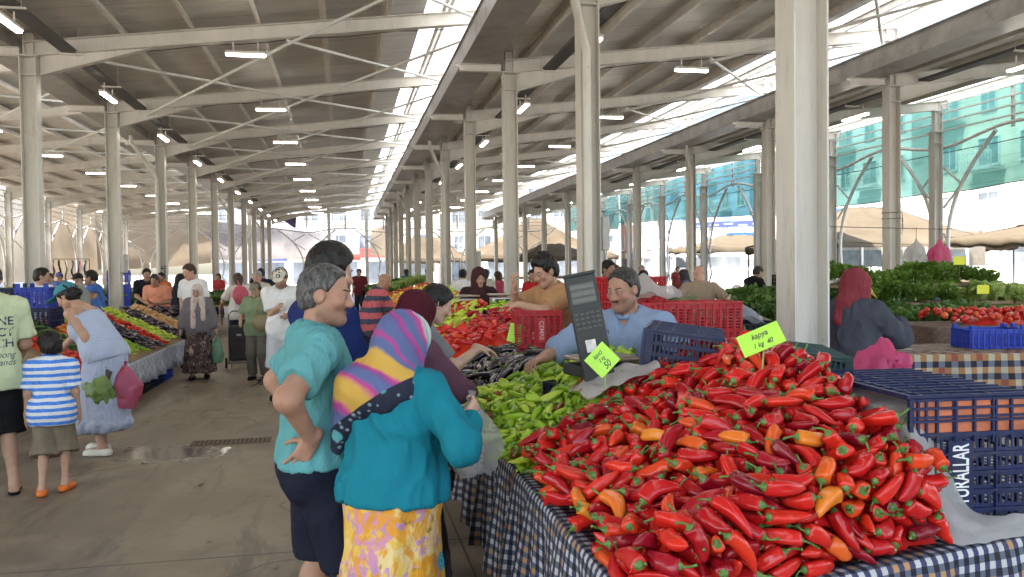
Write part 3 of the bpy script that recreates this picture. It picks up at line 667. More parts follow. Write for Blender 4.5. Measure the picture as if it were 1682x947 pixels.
    1487,3200,1245,6,19,64,-74,3, 1526,2448,1086,78,13,1,61,6, 1009,2718,984,53,-26,4,-80,8, 1164,2240,1013,28,-93,23,-1,5,
    1167,3540,1095,55,46,27,-64,7, 1328,2234,989,84,27,1,-48,4, 1498,2366,1055,17,-91,-11,35,0, 792,2682,908,2,16,-98,-10,3,
    1693,3041,1338,7,-15,-11,98,7, 970,2128,910,42,-69,56,-15,0, 1410,3286,1239,68,-71,-7,-16,5, 1505,3057,1224,7,96,25,-3,11,
    1461,3396,1239,97,18,6,-13,10, 1375,3138,1163,37,-12,83,-39,0, 1550,3507,1250,88,-34,-28,18,4, 1429,2719,1142,44,-13,-33,82,8,
    1288,3450,1154,61,-31,-5,-73,8, 1302,2669,1108,76,15,27,-57,6, 1474,3114,1208,99,-2,-13,-7,7, 1564,2423,1116,56,17,-24,-78,2,
    881,2424,916,38,-90,21,7,7, 1530,2664,1179,2,-99,9,10,0, 1386,2226,878,9,94,27,-16,8, 754,2996,823,81,16,-6,-56,1,
    1730,2797,1196,42,79,44,1,5, 1587,3719,1276,25,-26,5,93,1, 1764,2412,1073,49,39,-18,-76,4, 1604,3650,1282,98,4,-17,9,1,
    1032,2796,996,20,94,21,-16,7, 1155,2145,843,10,27,-36,-89,8, 1214,2220,958,22,-93,30,0,5, 1689,3297,1327,18,-2,94,29,2,
    1252,2854,1145,90,-41,-14,-5,3, 782,2242,857,37,63,68,-6,3, 1089,3336,1084,14,-10,93,-32,11, 1439,2253,1004,67,31,38,-55,0,
    1790,2851,1230,0,79,-4,-61,11, 1023,3298,1040,1,-11,13,-98,1, 1779,2276,923,9,-82,-14,54,3, 1280,2459,1058,36,17,88,26,1,
    1269,3108,1139,2,-1,-87,50,11, 1181,2648,1051,28,6,92,-26,0, 1102,2711,1021,59,35,30,66,2, 1140,2687,1051,1,-55,83,-7,10,
    1022,3474,1061,97,-11,-17,-15,11, 1754,2301,1023,14,40,-2,-91,8, 1132,3498,1102,9,18,64,-74,0, 850,2385,901,16,-15,-69,69,5,
    1075,2826,1017,15,36,90,19,0, 951,2646,968,13,49,-23,-83,2, 1370,2488,1089,39,7,-23,-89,11, 1415,2366,1064,51,44,-23,-70,2,
    1377,2205,1013,68,20,-1,-70,2, 1657,3111,1312,23,81,49,22,0, 1201,2211,918,18,16,33,91,9, 863,3280,1003,4,-46,-87,15,11,
    1443,3002,1196,95,-21,-23,-8,10, 1071,2981,1018,33,82,-28,-36,3, 1489,2898,1216,8,33,92,-22,5, 1505,2936,1227,90,-37,8,-21,0,
    1546,3439,1247,40,-16,79,-43,4, 1132,3406,1082,76,-65,-5,-4,9, 1303,2556,1076,78,27,-17,-54,2, 1170,2196,959,20,-29,-88,32,5,
    810,2825,910,14,-59,75,26,6, 1278,2996,1169,16,-61,77,-4,7, 1700,2589,1160,79,-50,-24,25,9, 891,2179,915,88,0,13,-46,1,
    1103,2186,931,40,-28,-7,87,1, 1055,2162,871,62,-50,48,-36,9, 1145,2957,1068,91,26,31,-9,0, 1006,3094,1008,21,50,81,-21,0,
    1092,2149,900,7,92,1,-39,1, 1618,2905,1227,44,0,12,-89,2, 898,3356,1019,21,3,82,53,2, 1117,2487,1000,65,-75,-8,-6,7,
    1208,2887,1073,66,30,-24,-64,8, 1650,2861,1228,55,74,38,7,7, 809,3235,955,8,-74,67,0,3, 1727,3266,1304,97,3,-20,10,8,
    1788,2703,1166,72,17,33,59,6, 1459,3679,1236,13,23,-93,-27,9, 1502,3550,1231,98,4,-21,-3,2, 1000,2161,882,13,-73,67,-2,6,
    1771,2913,1254,64,52,27,-50,4, 1326,2366,1048,1,2,99,14,5, 1574,2270,898,90,-43,5,12,0, 1603,2584,1163,20,-95,23,2,7,
    1271,2524,1039,74,62,-8,-25,2, 1795,2318,980,27,-70,-40,53,2, 851,2532,927,71,18,8,68,11, 1143,2769,1086,59,-72,10,-36,0,
    1217,3372,1114,96,-10,-16,-21,8, 1191,2181,897,19,-63,-54,52,1, 1698,2386,1065,28,-33,12,89,9, 1226,2588,1051,54,-83,10,-11,9,
    1194,3006,1063,22,50,83,6,3, 963,2280,952,43,11,17,88,5, 1208,2200,1042,9,-16,95,25,4, 893,2646,963,38,-83,-40,6,4,
    1558,3238,1277,24,11,90,-34,5, 1719,2322,947,88,-14,42,19,8, 914,2721,976,32,27,-63,-65,10, 1010,2546,961,76,-4,3,-65,7,
    1725,2442,1098,67,33,-37,-55,9, 1255,2935,1113,30,77,56,-8,7, 1639,3037,1278,78,58,2,21,2, 1534,2236,873,99,-15,-1,0,1,
    1456,2758,1175,2,-42,-87,26,10, 1398,3244,1178,6,88,43,21,4, 1462,2259,932,43,-18,-48,74,8, 1272,3522,1124,42,86,-19,-20,10,
    1069,2234,951,25,97,-2,-5,2, 1671,2287,1055,93,-34,-15,5,5, 1581,2768,1183,32,-10,-53,78,8, 1089,2609,1008,40,-64,64,-17,8,
    1675,3205,1318,43,-75,42,-28,4, 875,2306,888,20,92,24,24,1, 963,2477,963,30,-77,-41,38,7, 1788,2785,1200,35,-57,-45,59,8,
    1000,2435,958,13,70,-54,-44,4, 1579,2288,992,84,-43,32,12,2, 861,3071,937,86,-22,1,46,6, 1348,2908,1149,94,7,-14,32,9,
    1388,2918,1183,94,-2,2,34,10, 879,2124,834,5,-6,-32,94,11, 1106,2328,987,99,11,5,4,10, 815,3204,915,99,-1,5,11,5,
    1439,2627,1111,15,36,17,-90,8, 1594,3069,1263,38,91,18,-4,9, 1242,2251,908,42,-90,6,-12,6, 1753,3623,1311,79,-51,24,-24,5,
    886,2252,874,91,1,-15,38,7, 1230,3074,1095,62,70,25,26,8, 1481,2378,1000,37,40,74,39,3, 1375,2426,1031,53,-7,56,-63,3,
    1239,3008,1105,8,8,-2,-99,0, 1462,2454,1067,45,-17,-85,23,3, 1753,2759,1173,83,-10,13,53,2, 1021,3430,1052,53,-76,-10,-37,9,
    1344,2847,1153,71,65,3,26,4, 1504,2297,934,67,-36,40,-50,10, 1250,2423,1015,83,20,-14,-50,5, 1112,2188,1009,52,-28,27,-76,0,
    926,2875,964,5,-52,-74,42,10, 1115,3304,1064,1,24,-95,18,4, 1402,3338,1224,100,-3,-3,-6,0, 1001,2656,967,52,53,64,20,7,
    1655,2764,1168,42,14,-20,88,7, 1388,3458,1180,49,41,68,36,5, 1493,3294,1215,24,7,91,-34,7, 1359,3476,1197,94,-20,-25,9,11,
    1689,2825,1201,37,6,-15,-92,1, 1702,2341,1047,15,14,-64,-74,0, 1569,3136,1250,26,24,52,-78,8, 1469,2850,1202,78,53,-14,-29,3,
    1249,2221,1000,67,27,-27,-64,10, 1480,2496,1034,25,31,26,-88,2, 1626,3343,1295,9,-92,-29,-23,9, 980,3052,971,13,78,-53,30,11,
    1382,2577,1068,4,-2,-64,77,5, 1291,2233,873,83,27,-7,48,0, 946,3112,988,68,23,44,54,8, 1055,2284,968,7,-13,-87,47,3,
    1755,3574,1326,3,17,97,15,1, 888,3224,960,85,-52,-10,0,7, 1444,3620,1204,44,-63,-54,34,3, 819,3299,922,78,42,-20,-42,0,
    867,3289,930,47,-68,48,-31,4, 1532,2456,1026,41,30,84,19,8, 1206,2379,1004,68,-15,-32,64,1, 1309,2974,1134,37,62,69,4,8,
    1791,2350,927,69,-26,-45,51,2, 1478,3178,1209,19,25,94,-10,3, 1543,2565,1114,10,-9,-13,98,1, 1544,3353,1232,97,-17,-17,-1,4,
    1669,2539,1112,32,-13,-84,42,7, 1160,2778,1043,11,29,12,-94,3, 1306,3604,1148,28,-7,25,-92,7, 1438,3468,1207,67,25,42,55,1,
    1118,2841,1019,46,-81,18,-32,9, 799,3057,917,95,11,25,-14,4, 1502,2690,1132,69,17,-12,70,1, 1020,3157,1024,84,-51,-18,-1,5,
    1540,2324,949,55,-41,73,1,5, 1665,2285,965,34,-26,-90,6,1, 1670,2323,1004,66,16,34,65,9, 1567,2375,1071,19,85,39,30,5,
    1237,3499,1094,54,11,35,76,6, 1469,2570,1135,11,99,3,7,11, 1665,2419,985,94,-28,2,20,7, 1109,2182,855,29,7,25,-92,3,
    1741,3721,1301,23,67,69,-16,9, 961,2376,931,5,73,68,2,7, 1755,2695,1127,54,80,-8,-27,6, 1130,2452,990,88,48,-2,7,11,
    924,2553,921,32,1,89,32,1, 1546,2958,1230,23,-7,-24,94,3, 1252,2640,1078,29,-44,-68,52,0, 961,2906,972,7,13,99,4,0,
    1215,3191,1089,52,-64,-54,17,8, 1369,2644,1106,27,-32,89,18,3, 928,3041,954,25,-27,-88,30,2, 1371,3076,1163,10,-91,-40,-7,0,
    903,3345,974,26,-16,53,-79,2, 1726,2964,1232,8,-10,-43,89,4, 1105,3328,1029,24,-74,61,14,11, 1567,3240,1232,11,-23,-34,91,9,
    1736,3205,1296,21,16,92,-29,0, 1691,3760,1296,20,6,-9,-97,1,]
GREEN_POSES = [
    717,3452,870,30,-1,18,-94,1, 792,3496,893,36,-73,58,6,6, 947,3538,979,35,-41,82,20,7, 787,3566,932,13,35,93,-1,2,
    1091,3592,1049,7,-99,-8,-12,5, 726,3676,925,13,-48,87,0,6, 1244,3648,1109,33,8,44,-83,6, 1311,3675,1158,14,-22,84,-48,5,
    1002,3576,1020,87,-48,11,3,1, 1124,3624,1072,90,-39,-1,-17,6, 1110,3753,1096,46,-30,-31,78,1, 653,3568,870,4,98,-13,14,7,
    1357,3744,1203,25,-3,14,96,4, 1246,3747,1164,25,-90,-35,-7,1, 858,3993,993,3,-73,68,6,3, 722,3922,944,51,40,69,32,5,
    1136,3774,1123,81,8,3,-58,5, 912,3686,970,32,-65,-58,39,3, 763,3893,945,84,-8,-10,53,3, 1086,3806,1060,10,80,56,17,0,
    939,3658,994,37,63,67,13,2, 1302,3846,1208,41,67,45,42,5, 929,3704,1009,26,87,42,2,7, 683,3794,901,93,-12,-15,-30,7,
    1171,3800,1141,1,83,52,-21,5, 801,4013,992,67,-4,12,-73,1, 1196,3753,1140,28,29,-5,-91,7, 835,3526,904,93,0,-26,-26,1,
    1027,3814,1048,75,21,-2,62,6, 885,3587,943,89,-22,-31,24,7, 740,3498,896,87,-43,22,-9,1, 1050,3930,1064,71,15,19,66,2,
    869,3654,961,24,-86,43,15,3, 939,3825,1019,84,-19,-30,42,5, 717,3474,840,50,-38,-60,49,6, 1065,3905,1093,96,-2,18,-19,2,
    1255,4176,1198,39,22,-5,-89,1, 712,3486,884,31,80,46,-21,6, 981,3936,1062,87,43,-22,9,2, 1032,4217,1096,47,81,26,23,4,
    1067,4374,1109,47,-13,8,87,1, 1180,3633,1069,86,-40,14,-28,7, 1014,3914,1040,86,-5,-8,50,0, 1368,3720,1169,75,-62,20,-10,0,
    823,3732,962,8,28,85,-43,3, 1288,3910,1203,51,-59,-27,56,3, 900,4018,1001,74,-23,19,-61,1, 1335,3934,1227,94,4,-4,-34,0,
    1097,4231,1114,5,92,29,26,4, 1340,3800,1198,19,-43,87,11,2, 883,3865,983,34,30,-1,-89,7, 730,4564,945,49,12,10,86,1,
    1113,3871,1099,43,-52,-64,37,5, 943,3585,981,28,-87,-38,-13,3, 1126,3962,1115,30,37,-25,-84,4, 1351,4636,1230,51,-3,6,-86,6,
    1215,3836,1166,3,-25,-12,96,1, 1309,4676,1216,36,18,-26,-88,7, 774,4099,984,63,-2,-48,-61,5, 910,4724,1007,88,6,-11,-45,3,
    743,4126,966,31,77,55,-13,5, 1273,3704,1144,13,-27,90,33,2, 1064,3831,1043,47,26,-5,-84,0, 1179,4144,1155,22,55,80,7,0,
    927,4055,1034,92,33,-1,-21,5, 761,3489,852,41,28,-3,-87,0, 1219,3874,1180,12,-31,5,94,5, 1400,3741,1181,3,-23,-97,-2,0,
    681,4372,895,24,10,7,-96,7, 740,3645,896,0,-84,-53,13,0, 1181,4178,1177,39,83,-22,-34,1, 1143,4074,1140,3,-96,16,23,3,
    1364,4192,1241,13,-52,84,-6,2, 1022,4410,1089,55,51,-14,-65,7, 831,4155,998,77,-25,-42,40,7, 1308,4200,1201,21,40,89,-3,3,
    1355,3966,1236,42,-8,3,90,7, 817,3977,962,59,78,-23,-4,2, 671,5071,874,26,15,95,12,5, 942,3891,1022,38,73,56,-1,6,
    1254,4091,1170,57,18,-8,-80,1, 668,4030,865,96,9,6,26,4, 1178,4402,1161,46,-56,-51,47,5, 1272,4741,1194,5,15,-7,-99,3,
    1396,4300,1252,85,-37,-17,34,5, 970,3760,1007,22,-92,-24,-21,7, 1304,4275,1223,5,-20,-7,98,3, 1106,3998,1106,89,-5,-17,41,5,
    1427,4061,1253,44,-60,-49,45,5, 1001,3834,1029,13,-89,-42,-14,7, 776,3622,916,43,16,56,-69,7, 904,4367,1004,89,-25,19,-33,2,
    1191,4484,1162,24,-18,50,-81,6, 714,4086,887,79,-55,-27,-2,6, 1114,4095,1108,47,-47,-43,61,0, 1379,4444,1244,22,-96,16,-10,6,
    687,4550,906,97,6,-8,-20,3, 981,3648,1018,57,4,50,65,3, 1181,3944,1135,61,-40,-26,63,5, 1010,5076,1014,16,18,76,-61,4,
    1153,4436,1137,55,40,-34,-65,7, 1125,4179,1115,31,18,93,-7,0, 665,4388,869,33,-93,-15,7,3, 1012,4468,1087,72,68,-12,-4,4,
    741,3840,920,92,32,-15,-15,0, 830,4828,955,71,70,2,10,1, 1378,4114,1242,8,-14,-16,97,0, 1383,4012,1249,36,-79,46,-19,5,
    982,4291,1033,78,-18,-23,-55,7, 797,3699,937,10,-92,-39,4,4, 1059,4163,1075,81,-7,-3,-59,5, 1163,4023,1132,52,31,75,27,2,
    1235,4210,1190,9,-92,-36,-14,6, 659,4600,869,80,47,-32,-18,2, 706,3534,863,31,38,-86,-14,2, 662,3850,874,68,72,6,-14,3,
    888,4170,1013,2,-38,90,-23,0, 817,4062,971,98,-15,-7,-5,2, 1399,4516,1252,70,65,-20,-22,6, 1384,4829,1183,52,76,39,8,1,
    1129,4378,1120,36,51,73,28,2, 1174,4718,1149,10,29,16,-94,6, 1404,3800,1198,64,-31,68,-17,2, 831,4618,959,85,-48,7,23,1,
    728,4445,917,73,-38,37,-42,7, 730,4212,895,20,91,2,-37,7, 767,3749,929,1,-79,60,12,1, 710,3650,866,40,26,-73,49,5,
    993,4501,1065,2,40,17,-90,0, 988,4235,1021,9,71,70,0,7, 1021,4186,1044,6,-78,62,0,4, 1305,4050,1196,19,-97,-6,-14,6,
    1007,3962,1038,17,36,-49,-78,1, 1141,4220,1131,6,-38,10,92,5, 1134,4616,1126,13,8,82,55,5, 726,4731,907,57,-54,5,62,1,
    947,5001,994,69,-34,15,-62,7, 771,4205,974,29,-75,59,-10,5, 1153,3932,1116,47,-61,-57,29,7, 939,4108,1037,85,3,12,-51,6,
    1075,4491,1108,57,-76,-10,29,5, 997,4479,1026,33,-70,56,-29,2, 796,5018,931,81,55,3,-22,2, 879,3922,964,45,85,24,16,2,
    810,3580,904,20,97,13,9,3, 1020,4489,1051,16,-73,-60,28,2, 885,4106,1003,26,9,81,52,3, 732,3579,882,0,98,-4,-21,5,
    747,4262,926,32,-94,4,-2,2, 947,4580,997,56,8,34,75,5, 1408,4186,1250,24,-51,78,-26,7, 1373,3878,1202,7,-10,88,47,1,
    1215,4092,1152,83,28,4,48,2, 948,4881,998,16,98,-13,7,0, 708,3610,865,22,0,-97,-6,5, 1279,4322,1211,23,-94,8,-22,0,
    880,3726,950,91,-21,-18,32,2, 1228,4586,1160,4,-31,43,85,2, 1135,4677,1127,34,89,9,30,5, 762,4345,961,2,84,54,-7,7,
    913,3952,994,17,-22,-33,90,0, 858,3772,962,97,21,-8,-9,7, 722,4168,888,1,-3,-39,-92,5, 1189,4849,1140,23,13,3,-96,6,
    902,4681,970,56,-64,49,-21,1, 963,4410,1005,36,-20,29,-87,4, 771,5045,906,32,94,10,1,5, 1211,3981,1154,20,-75,62,-14,7,
    824,3843,948,10,-88,42,-18,5, 851,4213,991,9,-10,-92,-37,1, 704,3709,867,86,13,-9,-49,4, 686,5352,867,4,7,-45,-89,2,
    1012,3709,1007,29,44,83,20,2, 1033,4237,1068,32,-91,5,27,0, 879,4764,967,16,-35,-91,16,0, 953,4458,998,60,-33,48,-54,5,
    1270,4870,1154,78,-45,-8,42,6, 712,4866,894,13,-26,89,34,5, 969,4628,1008,20,-90,30,-23,3, 1155,3824,1111,24,-72,64,-11,5,
    712,3788,870,9,-99,-6,-1,2, 985,4385,1018,6,39,-14,-91,5, 879,4454,969,93,-33,0,15,6, 840,3652,921,23,-68,-53,45,2,
    788,4089,938,97,15,-4,-18,7, 1239,4785,1174,93,-30,-14,18,7, 805,4653,952,21,10,57,-79,2, 1058,5103,1020,2,-15,31,94,4,
    1071,4358,1084,80,-7,-15,-57,3, 707,5308,867,9,93,23,-26,7, 1410,4724,1222,3,-54,-76,36,7, 1147,4514,1126,17,-11,44,87,7,
    712,4264,866,75,54,39,2,5, 804,3818,920,82,-44,7,37,6, 906,4945,959,22,65,72,9,0, 719,3747,894,36,-1,8,-93,1,
    932,3860,985,12,-82,-55,8,6, 737,3702,895,0,100,9,-3,2, 1321,4838,1176,31,56,-76,-13,1, 836,5091,939,66,-73,15,-11,6,
    1003,4002,1064,11,-33,14,93,1, 1085,4056,1089,74,-25,-28,56,3, 741,4130,897,68,16,39,-60,1, 1100,5261,956,68,69,-13,-21,3,
    841,3931,949,48,-83,-26,11,0, 815,4852,934,23,97,-2,-4,4, 718,3848,829,17,63,76,0,5, 907,5128,954,6,-93,-34,-14,6,
    930,4962,982,82,-4,-5,-57,3, 740,3527,838,37,-27,83,-31,0, 777,4417,944,57,76,10,29,2, 757,5272,882,93,25,12,-26,3,
    678,5136,867,12,98,17,0,2, 705,4115,860,84,-13,53,4,1, 837,4592,949,54,-80,-14,-21,4, 709,3984,847,68,-26,68,-6,1,
    728,4498,895,14,-99,-3,-5,7, 1103,4366,1099,71,35,-33,-51,4, 821,4554,946,5,97,14,20,2, 681,5212,868,42,-1,5,-91,3,
    1277,4256,1198,26,40,78,-42,1, 1069,4769,1076,3,-96,5,-29,2, 1206,4279,1174,91,-15,-29,24,3, 695,4906,870,36,72,-50,-31,1,
    766,4282,958,45,-15,35,-81,2, 1140,4275,1126,34,26,6,-90,6, 912,3904,962,90,-22,-31,20,7, 1431,4775,1203,69,-25,1,-68,6,
    744,4781,921,25,77,-58,-7,2, 755,4493,929,57,-34,-17,73,0, 956,4698,993,34,26,6,-90,6, 1099,4737,1097,84,-46,-29,-5,0,
    705,4780,862,32,8,-87,37,4, 903,5026,954,84,-28,-32,34,0, 895,5192,944,67,-58,-31,35,2, 717,3722,828,7,-65,-71,26,5,
    717,5067,839,5,75,53,-38,1, 1189,4553,1142,76,65,-8,5,6, 944,4818,985,95,-15,-29,-1,7, 1126,5133,1021,22,74,-63,5,5,
    789,3670,907,46,-11,8,-88,1, 1229,4383,1170,24,27,-37,-86,6, 982,3899,1013,1,83,54,13,6, 674,4430,879,23,-10,89,39,7,
    1012,4309,1036,36,40,80,25,2, 720,4976,862,35,5,-88,33,6, 1025,3820,1017,1,-85,-50,-14,6, 717,5176,832,66,1,14,74,3,
    711,4742,865,4,-93,-10,35,6, 926,4759,973,29,-44,-41,75,0, 772,3991,907,94,-21,9,26,2, 1228,4904,1134,8,99,8,2,0,
    712,4227,864,57,69,43,7,4, 777,5187,898,6,-92,-37,6,7, 876,5040,935,46,18,15,-85,0, 763,4221,915,78,5,44,44,5,
    1083,4694,1091,24,-92,-25,-18,5, 750,4653,912,89,45,-7,3,4, 713,4982,830,28,59,-58,-49,6, 831,4499,949,55,81,-15,15,5,]
EGG_POSES = [
    1267,5250,1006,46,7,-18,87,0, 827,5204,906,95,-15,10,-25,0, 928,5126,915,38,55,47,58,3, 668,5208,877,75,51,-25,-33,1,
    1405,5236,1020,65,-28,-56,43,3, 726,5163,835,54,48,48,50,1, 687,5743,889,4,90,41,14,5, 1016,6300,1028,34,18,23,-89,0,
    1179,5378,1039,2,81,58,10,5, 1104,5375,1018,41,-35,67,-52,4, 1346,5260,1021,69,-27,51,-44,1, 1021,5370,985,36,-10,67,-64,5,
    1405,5555,1074,22,-66,-68,24,4, 1099,6210,1023,27,-71,-62,19,1, 1300,5358,1065,81,-54,-9,21,2, 1237,6291,1059,53,-77,23,-28,4,
    1298,5635,1096,88,-39,9,-26,5, 1400,6260,1074,40,-55,-59,43,5, 845,6369,948,24,-52,80,-14,5, 878,5550,962,28,-20,-42,84,2,
    886,5354,917,3,80,60,7,5, 773,7073,873,56,-35,-18,73,0, 953,5399,951,7,-52,84,13,0, 1239,6069,1058,58,-50,-44,47,5,
    1034,5932,992,44,-70,-53,18,4, 1103,5859,1022,13,20,-5,-97,1, 885,5839,949,98,19,0,2,1, 823,5510,918,7,-3,6,99,1,
    832,6136,942,13,99,2,9,0, 962,6038,957,44,51,-52,-53,1, 1028,6133,987,51,24,-17,-81,4, 796,5894,934,46,89,-4,-4,0,
    845,6685,933,58,59,-43,-35,1, 720,5945,919,81,57,0,-9,2, 765,5806,868,72,32,42,45,4, 820,5368,900,47,26,22,-81,3,
    694,6557,885,6,-15,-25,96,3, 803,6376,937,54,-63,-48,29,4, 1004,6211,978,42,-5,45,-78,2, 732,5798,837,6,69,-72,-7,3,
    1156,6078,1038,3,-60,-79,16,5, 690,5814,885,92,31,-4,24,1, 1399,5947,1074,45,-62,52,-38,5, 1300,5475,1065,95,-2,-6,30,4,
    692,6725,879,92,29,-8,-25,2, 767,5271,876,94,-23,-8,24,3, 998,5965,973,45,-29,63,-56,5, 972,6543,961,41,19,-2,-89,2,
    1061,5462,1006,9,-35,89,27,1, 782,5590,912,45,58,68,-3,0, 1163,5568,1044,33,-93,0,-16,1, 645,6032,877,55,83,-6,-7,1,
    660,5918,877,61,-79,-5,6,1, 1060,6706,1004,44,81,31,25,5, 1215,5503,1051,12,11,2,-99,4, 1171,5790,1043,29,-94,-12,-10,2,
    1126,6603,1030,54,9,-1,-84,2, 755,6176,925,4,1,7,-100,4, 1184,6395,1047,31,-94,9,-14,5, 1244,6486,1060,8,16,94,-28,5,
    1155,5960,1039,22,88,-43,1,0, 683,5870,879,15,-3,57,-81,1, 1167,5671,1043,4,98,19,11,5, 925,6296,939,48,27,58,61,1,
    797,5732,911,63,-8,-11,-77,1, 1050,6326,999,97,-3,-21,14,3, 960,6802,951,50,82,8,26,3, 685,6817,878,30,-83,44,-17,1,
    711,6475,872,34,4,-53,-78,3, 1201,6448,1051,10,18,94,-27,5, 716,5321,870,19,39,-89,-11,4, 1094,6652,1017,83,16,5,54,1,
    671,6372,874,53,-72,-36,26,5, 983,5612,972,12,-86,46,-21,3, 982,5532,964,1,-29,-58,76,5, 1190,5733,1048,98,0,-13,11,3,
    936,6625,938,34,22,-5,-91,4, 783,6400,900,23,-58,-78,1,1, 724,5607,827,72,10,-12,-67,0, 1231,5605,1058,16,15,92,32,0,
    781,5477,869,84,50,-20,7,3, 879,6423,913,97,3,-23,-10,5, 705,6608,885,86,47,-15,-13,5, 814,5674,883,23,-33,-27,88,3,
    772,6894,858,38,18,68,60,3, 857,5704,928,22,-63,-50,56,1, 914,5986,933,45,-54,-51,50,1, 963,6921,927,88,41,11,24,1,
    649,6164,875,28,94,-21,2,1, 869,6508,918,16,-32,93,-10,4, 698,6094,877,60,-78,9,10,1, 1089,6790,995,2,25,-96,-14,3,
    882,6730,911,24,-30,-35,85,4, 897,6828,920,10,25,-35,-89,1, 1325,5734,1068,47,4,-3,-88,0, 797,5993,918,26,-26,-33,87,2,
    830,5865,889,39,-78,35,-35,1, 729,5973,876,27,-96,-1,0,2, 910,5714,928,50,-42,50,-56,4, 837,6212,892,59,76,-25,6,2,
    722,7041,841,63,26,-38,-63,1, 792,5426,868,25,94,-15,20,0, 805,6068,906,23,97,-6,-8,4, 924,6955,905,95,-18,-6,24,1,
    809,6027,877,7,30,78,-54,1, 864,5580,912,0,-95,-23,-22,3, 1156,6886,965,43,5,46,77,0,]
# ------------------------------------------------------------------ bodies as one continuous surface grown from a distance field
def _smin(a, b, k):
    if k <= 0: return np.minimum(a, b)
    h = np.clip(.5 + .5 * (b - a) / k, 0, 1); return b * (1 - h) + a * h - k * h * (1 - h)
class Field:
    """list of shapes: round cones, ellipsoids, boxes, cut planes"""
    def __init__(s): s.p = []
    def cone(s, a, b, r1, r2, k=.03, op='u'):
        a = np.array(a, float); b = np.array(b, float); r = max(r1, r2)
        s.p.append((op, k, np.minimum(a, b) - r, np.maximum(a, b) + r, ('c', a, b, r1, r2))); return s
    def ell(s, c, r, M=None, k=.03, op='u'):
        c = np.array(c, float); r = np.array(r, float) if hasattr(r, '__len__') else np.array([r] * 3, float)
        A = np.eye(3) if M is None else np.array(M.to_3x3() if hasattr(M, 'to_3x3') else M, float)
        e = np.sqrt((A ** 2) @ (r ** 2)); s.p.append((op, k, c - e, c + e, ('e', c, r, A))); return s
    def box(s, c, h, M=None, rad=.005, k=.01, op='u'):
        c = np.array(c, float); h = np.array(h, float); A = np.eye(3) if M is None else np.array(M.to_3x3() if hasattr(M, 'to_3x3') else M, float)
        e = np.abs(A) @ h + rad; s.p.append((op, k, c - e, c + e, ('b', c, h, A, rad))); return s
    def plane(s, pt, n, k=0.0, lim=None):
        """keep what lies below the plane"""
        n = np.array(n, float); n /= np.linalg.norm(n); s.p.append(('i', k, None, None, ('p', np.array(pt, float), n, lim))); return s
    def bounds(s):
        lo = np.min([p[2] for p in s.p if p[0] == 'u'], 0); hi = np.max([p[3] for p in s.p if p[0] == 'u'], 0); return lo, hi
    @staticmethod
    def dist(g, X, Y, Z):
        t = g[0]
        if t == 'c':
            a, b, r1, r2 = g[1:]; d = b - a; L = d @ d + 1e-12; px, py, pz = X - a[0], Y - a[1], Z - a[2]
            h = np.clip((px * d[0] + py * d[1] + pz * d[2]) / L, 0, 1)
            return np.sqrt((px - h * d[0]) ** 2 + (py - h * d[1]) ** 2 + (pz - h * d[2]) ** 2) - (r1 + (r2 - r1) * h)
        if t == 'e':
            c, r, A = g[1:]; px, py, pz = X - c[0], Y - c[1], Z - c[2]
            q = [(A[0, i] * px + A[1, i] * py + A[2, i] * pz) / r[i] for i in range(3)]
            k0 = np.sqrt(q[0] ** 2 + q[1] ** 2 + q[2] ** 2) + 1e-9; k1 = np.sqrt((q[0] / r[0]) ** 2 + (q[1] / r[1]) ** 2 + (q[2] / r[2]) ** 2) + 1e-9
            return k0 * (k0 - 1) / k1
        if t == 'b':
            c, h, A, rad = g[1:]; px, py, pz = X - c[0], Y - c[1], Z - c[2]
            q = [np.abs(A[0, i] * px + A[1, i] * py + A[2, i] * pz) - h[i] for i in range(3)]
            return np.sqrt(sum(np.maximum(x, 0) ** 2 for x in q)) + np.minimum(np.maximum(q[0], np.maximum(q[1], q[2])), 0) - rad
        if t == 'p':
            pt, n, lim = g[1:]; d = (X - pt[0]) * n[0] + (Y - pt[1]) * n[1] + (Z - pt[2]) * n[2]
            if lim is not None: d = np.where((X - lim[0]) ** 2 + (Y - lim[1]) ** 2 + (Z - lim[2]) ** 2 > lim[3] ** 2, -9., d)
            return d
    def eval(s, ax, far=.08):
        F = np.full([len(a) for a in ax], far, np.float32)
        for op, k, lo, hi, g in s.p:
            if lo is None: sl = (slice(None),) * 3
            else:
                m = k * 1.5 + .03; sl = tuple(slice(int(np.searchsorted(ax[i], lo[i] - m)), int(np.searchsorted(ax[i], hi[i] + m))) for i in range(3))
                if any(q.stop <= q.start for q in sl): continue
            X = ax[0][sl[0]][:, None, None]; Y = ax[1][sl[1]][None, :, None]; Z = ax[2][sl[2]][None, None, :]
            d = s.dist(g, X, Y, Z).astype(np.float32); v = F[sl]
            if op == 'u': F[sl] = _smin(v, d, k)
            elif op == 's': F[sl] = -_smin(-v, d, k)
            else: F[sl] = np.maximum(v, d) if k <= 0 else -_smin(-v, -d, k)
        return F
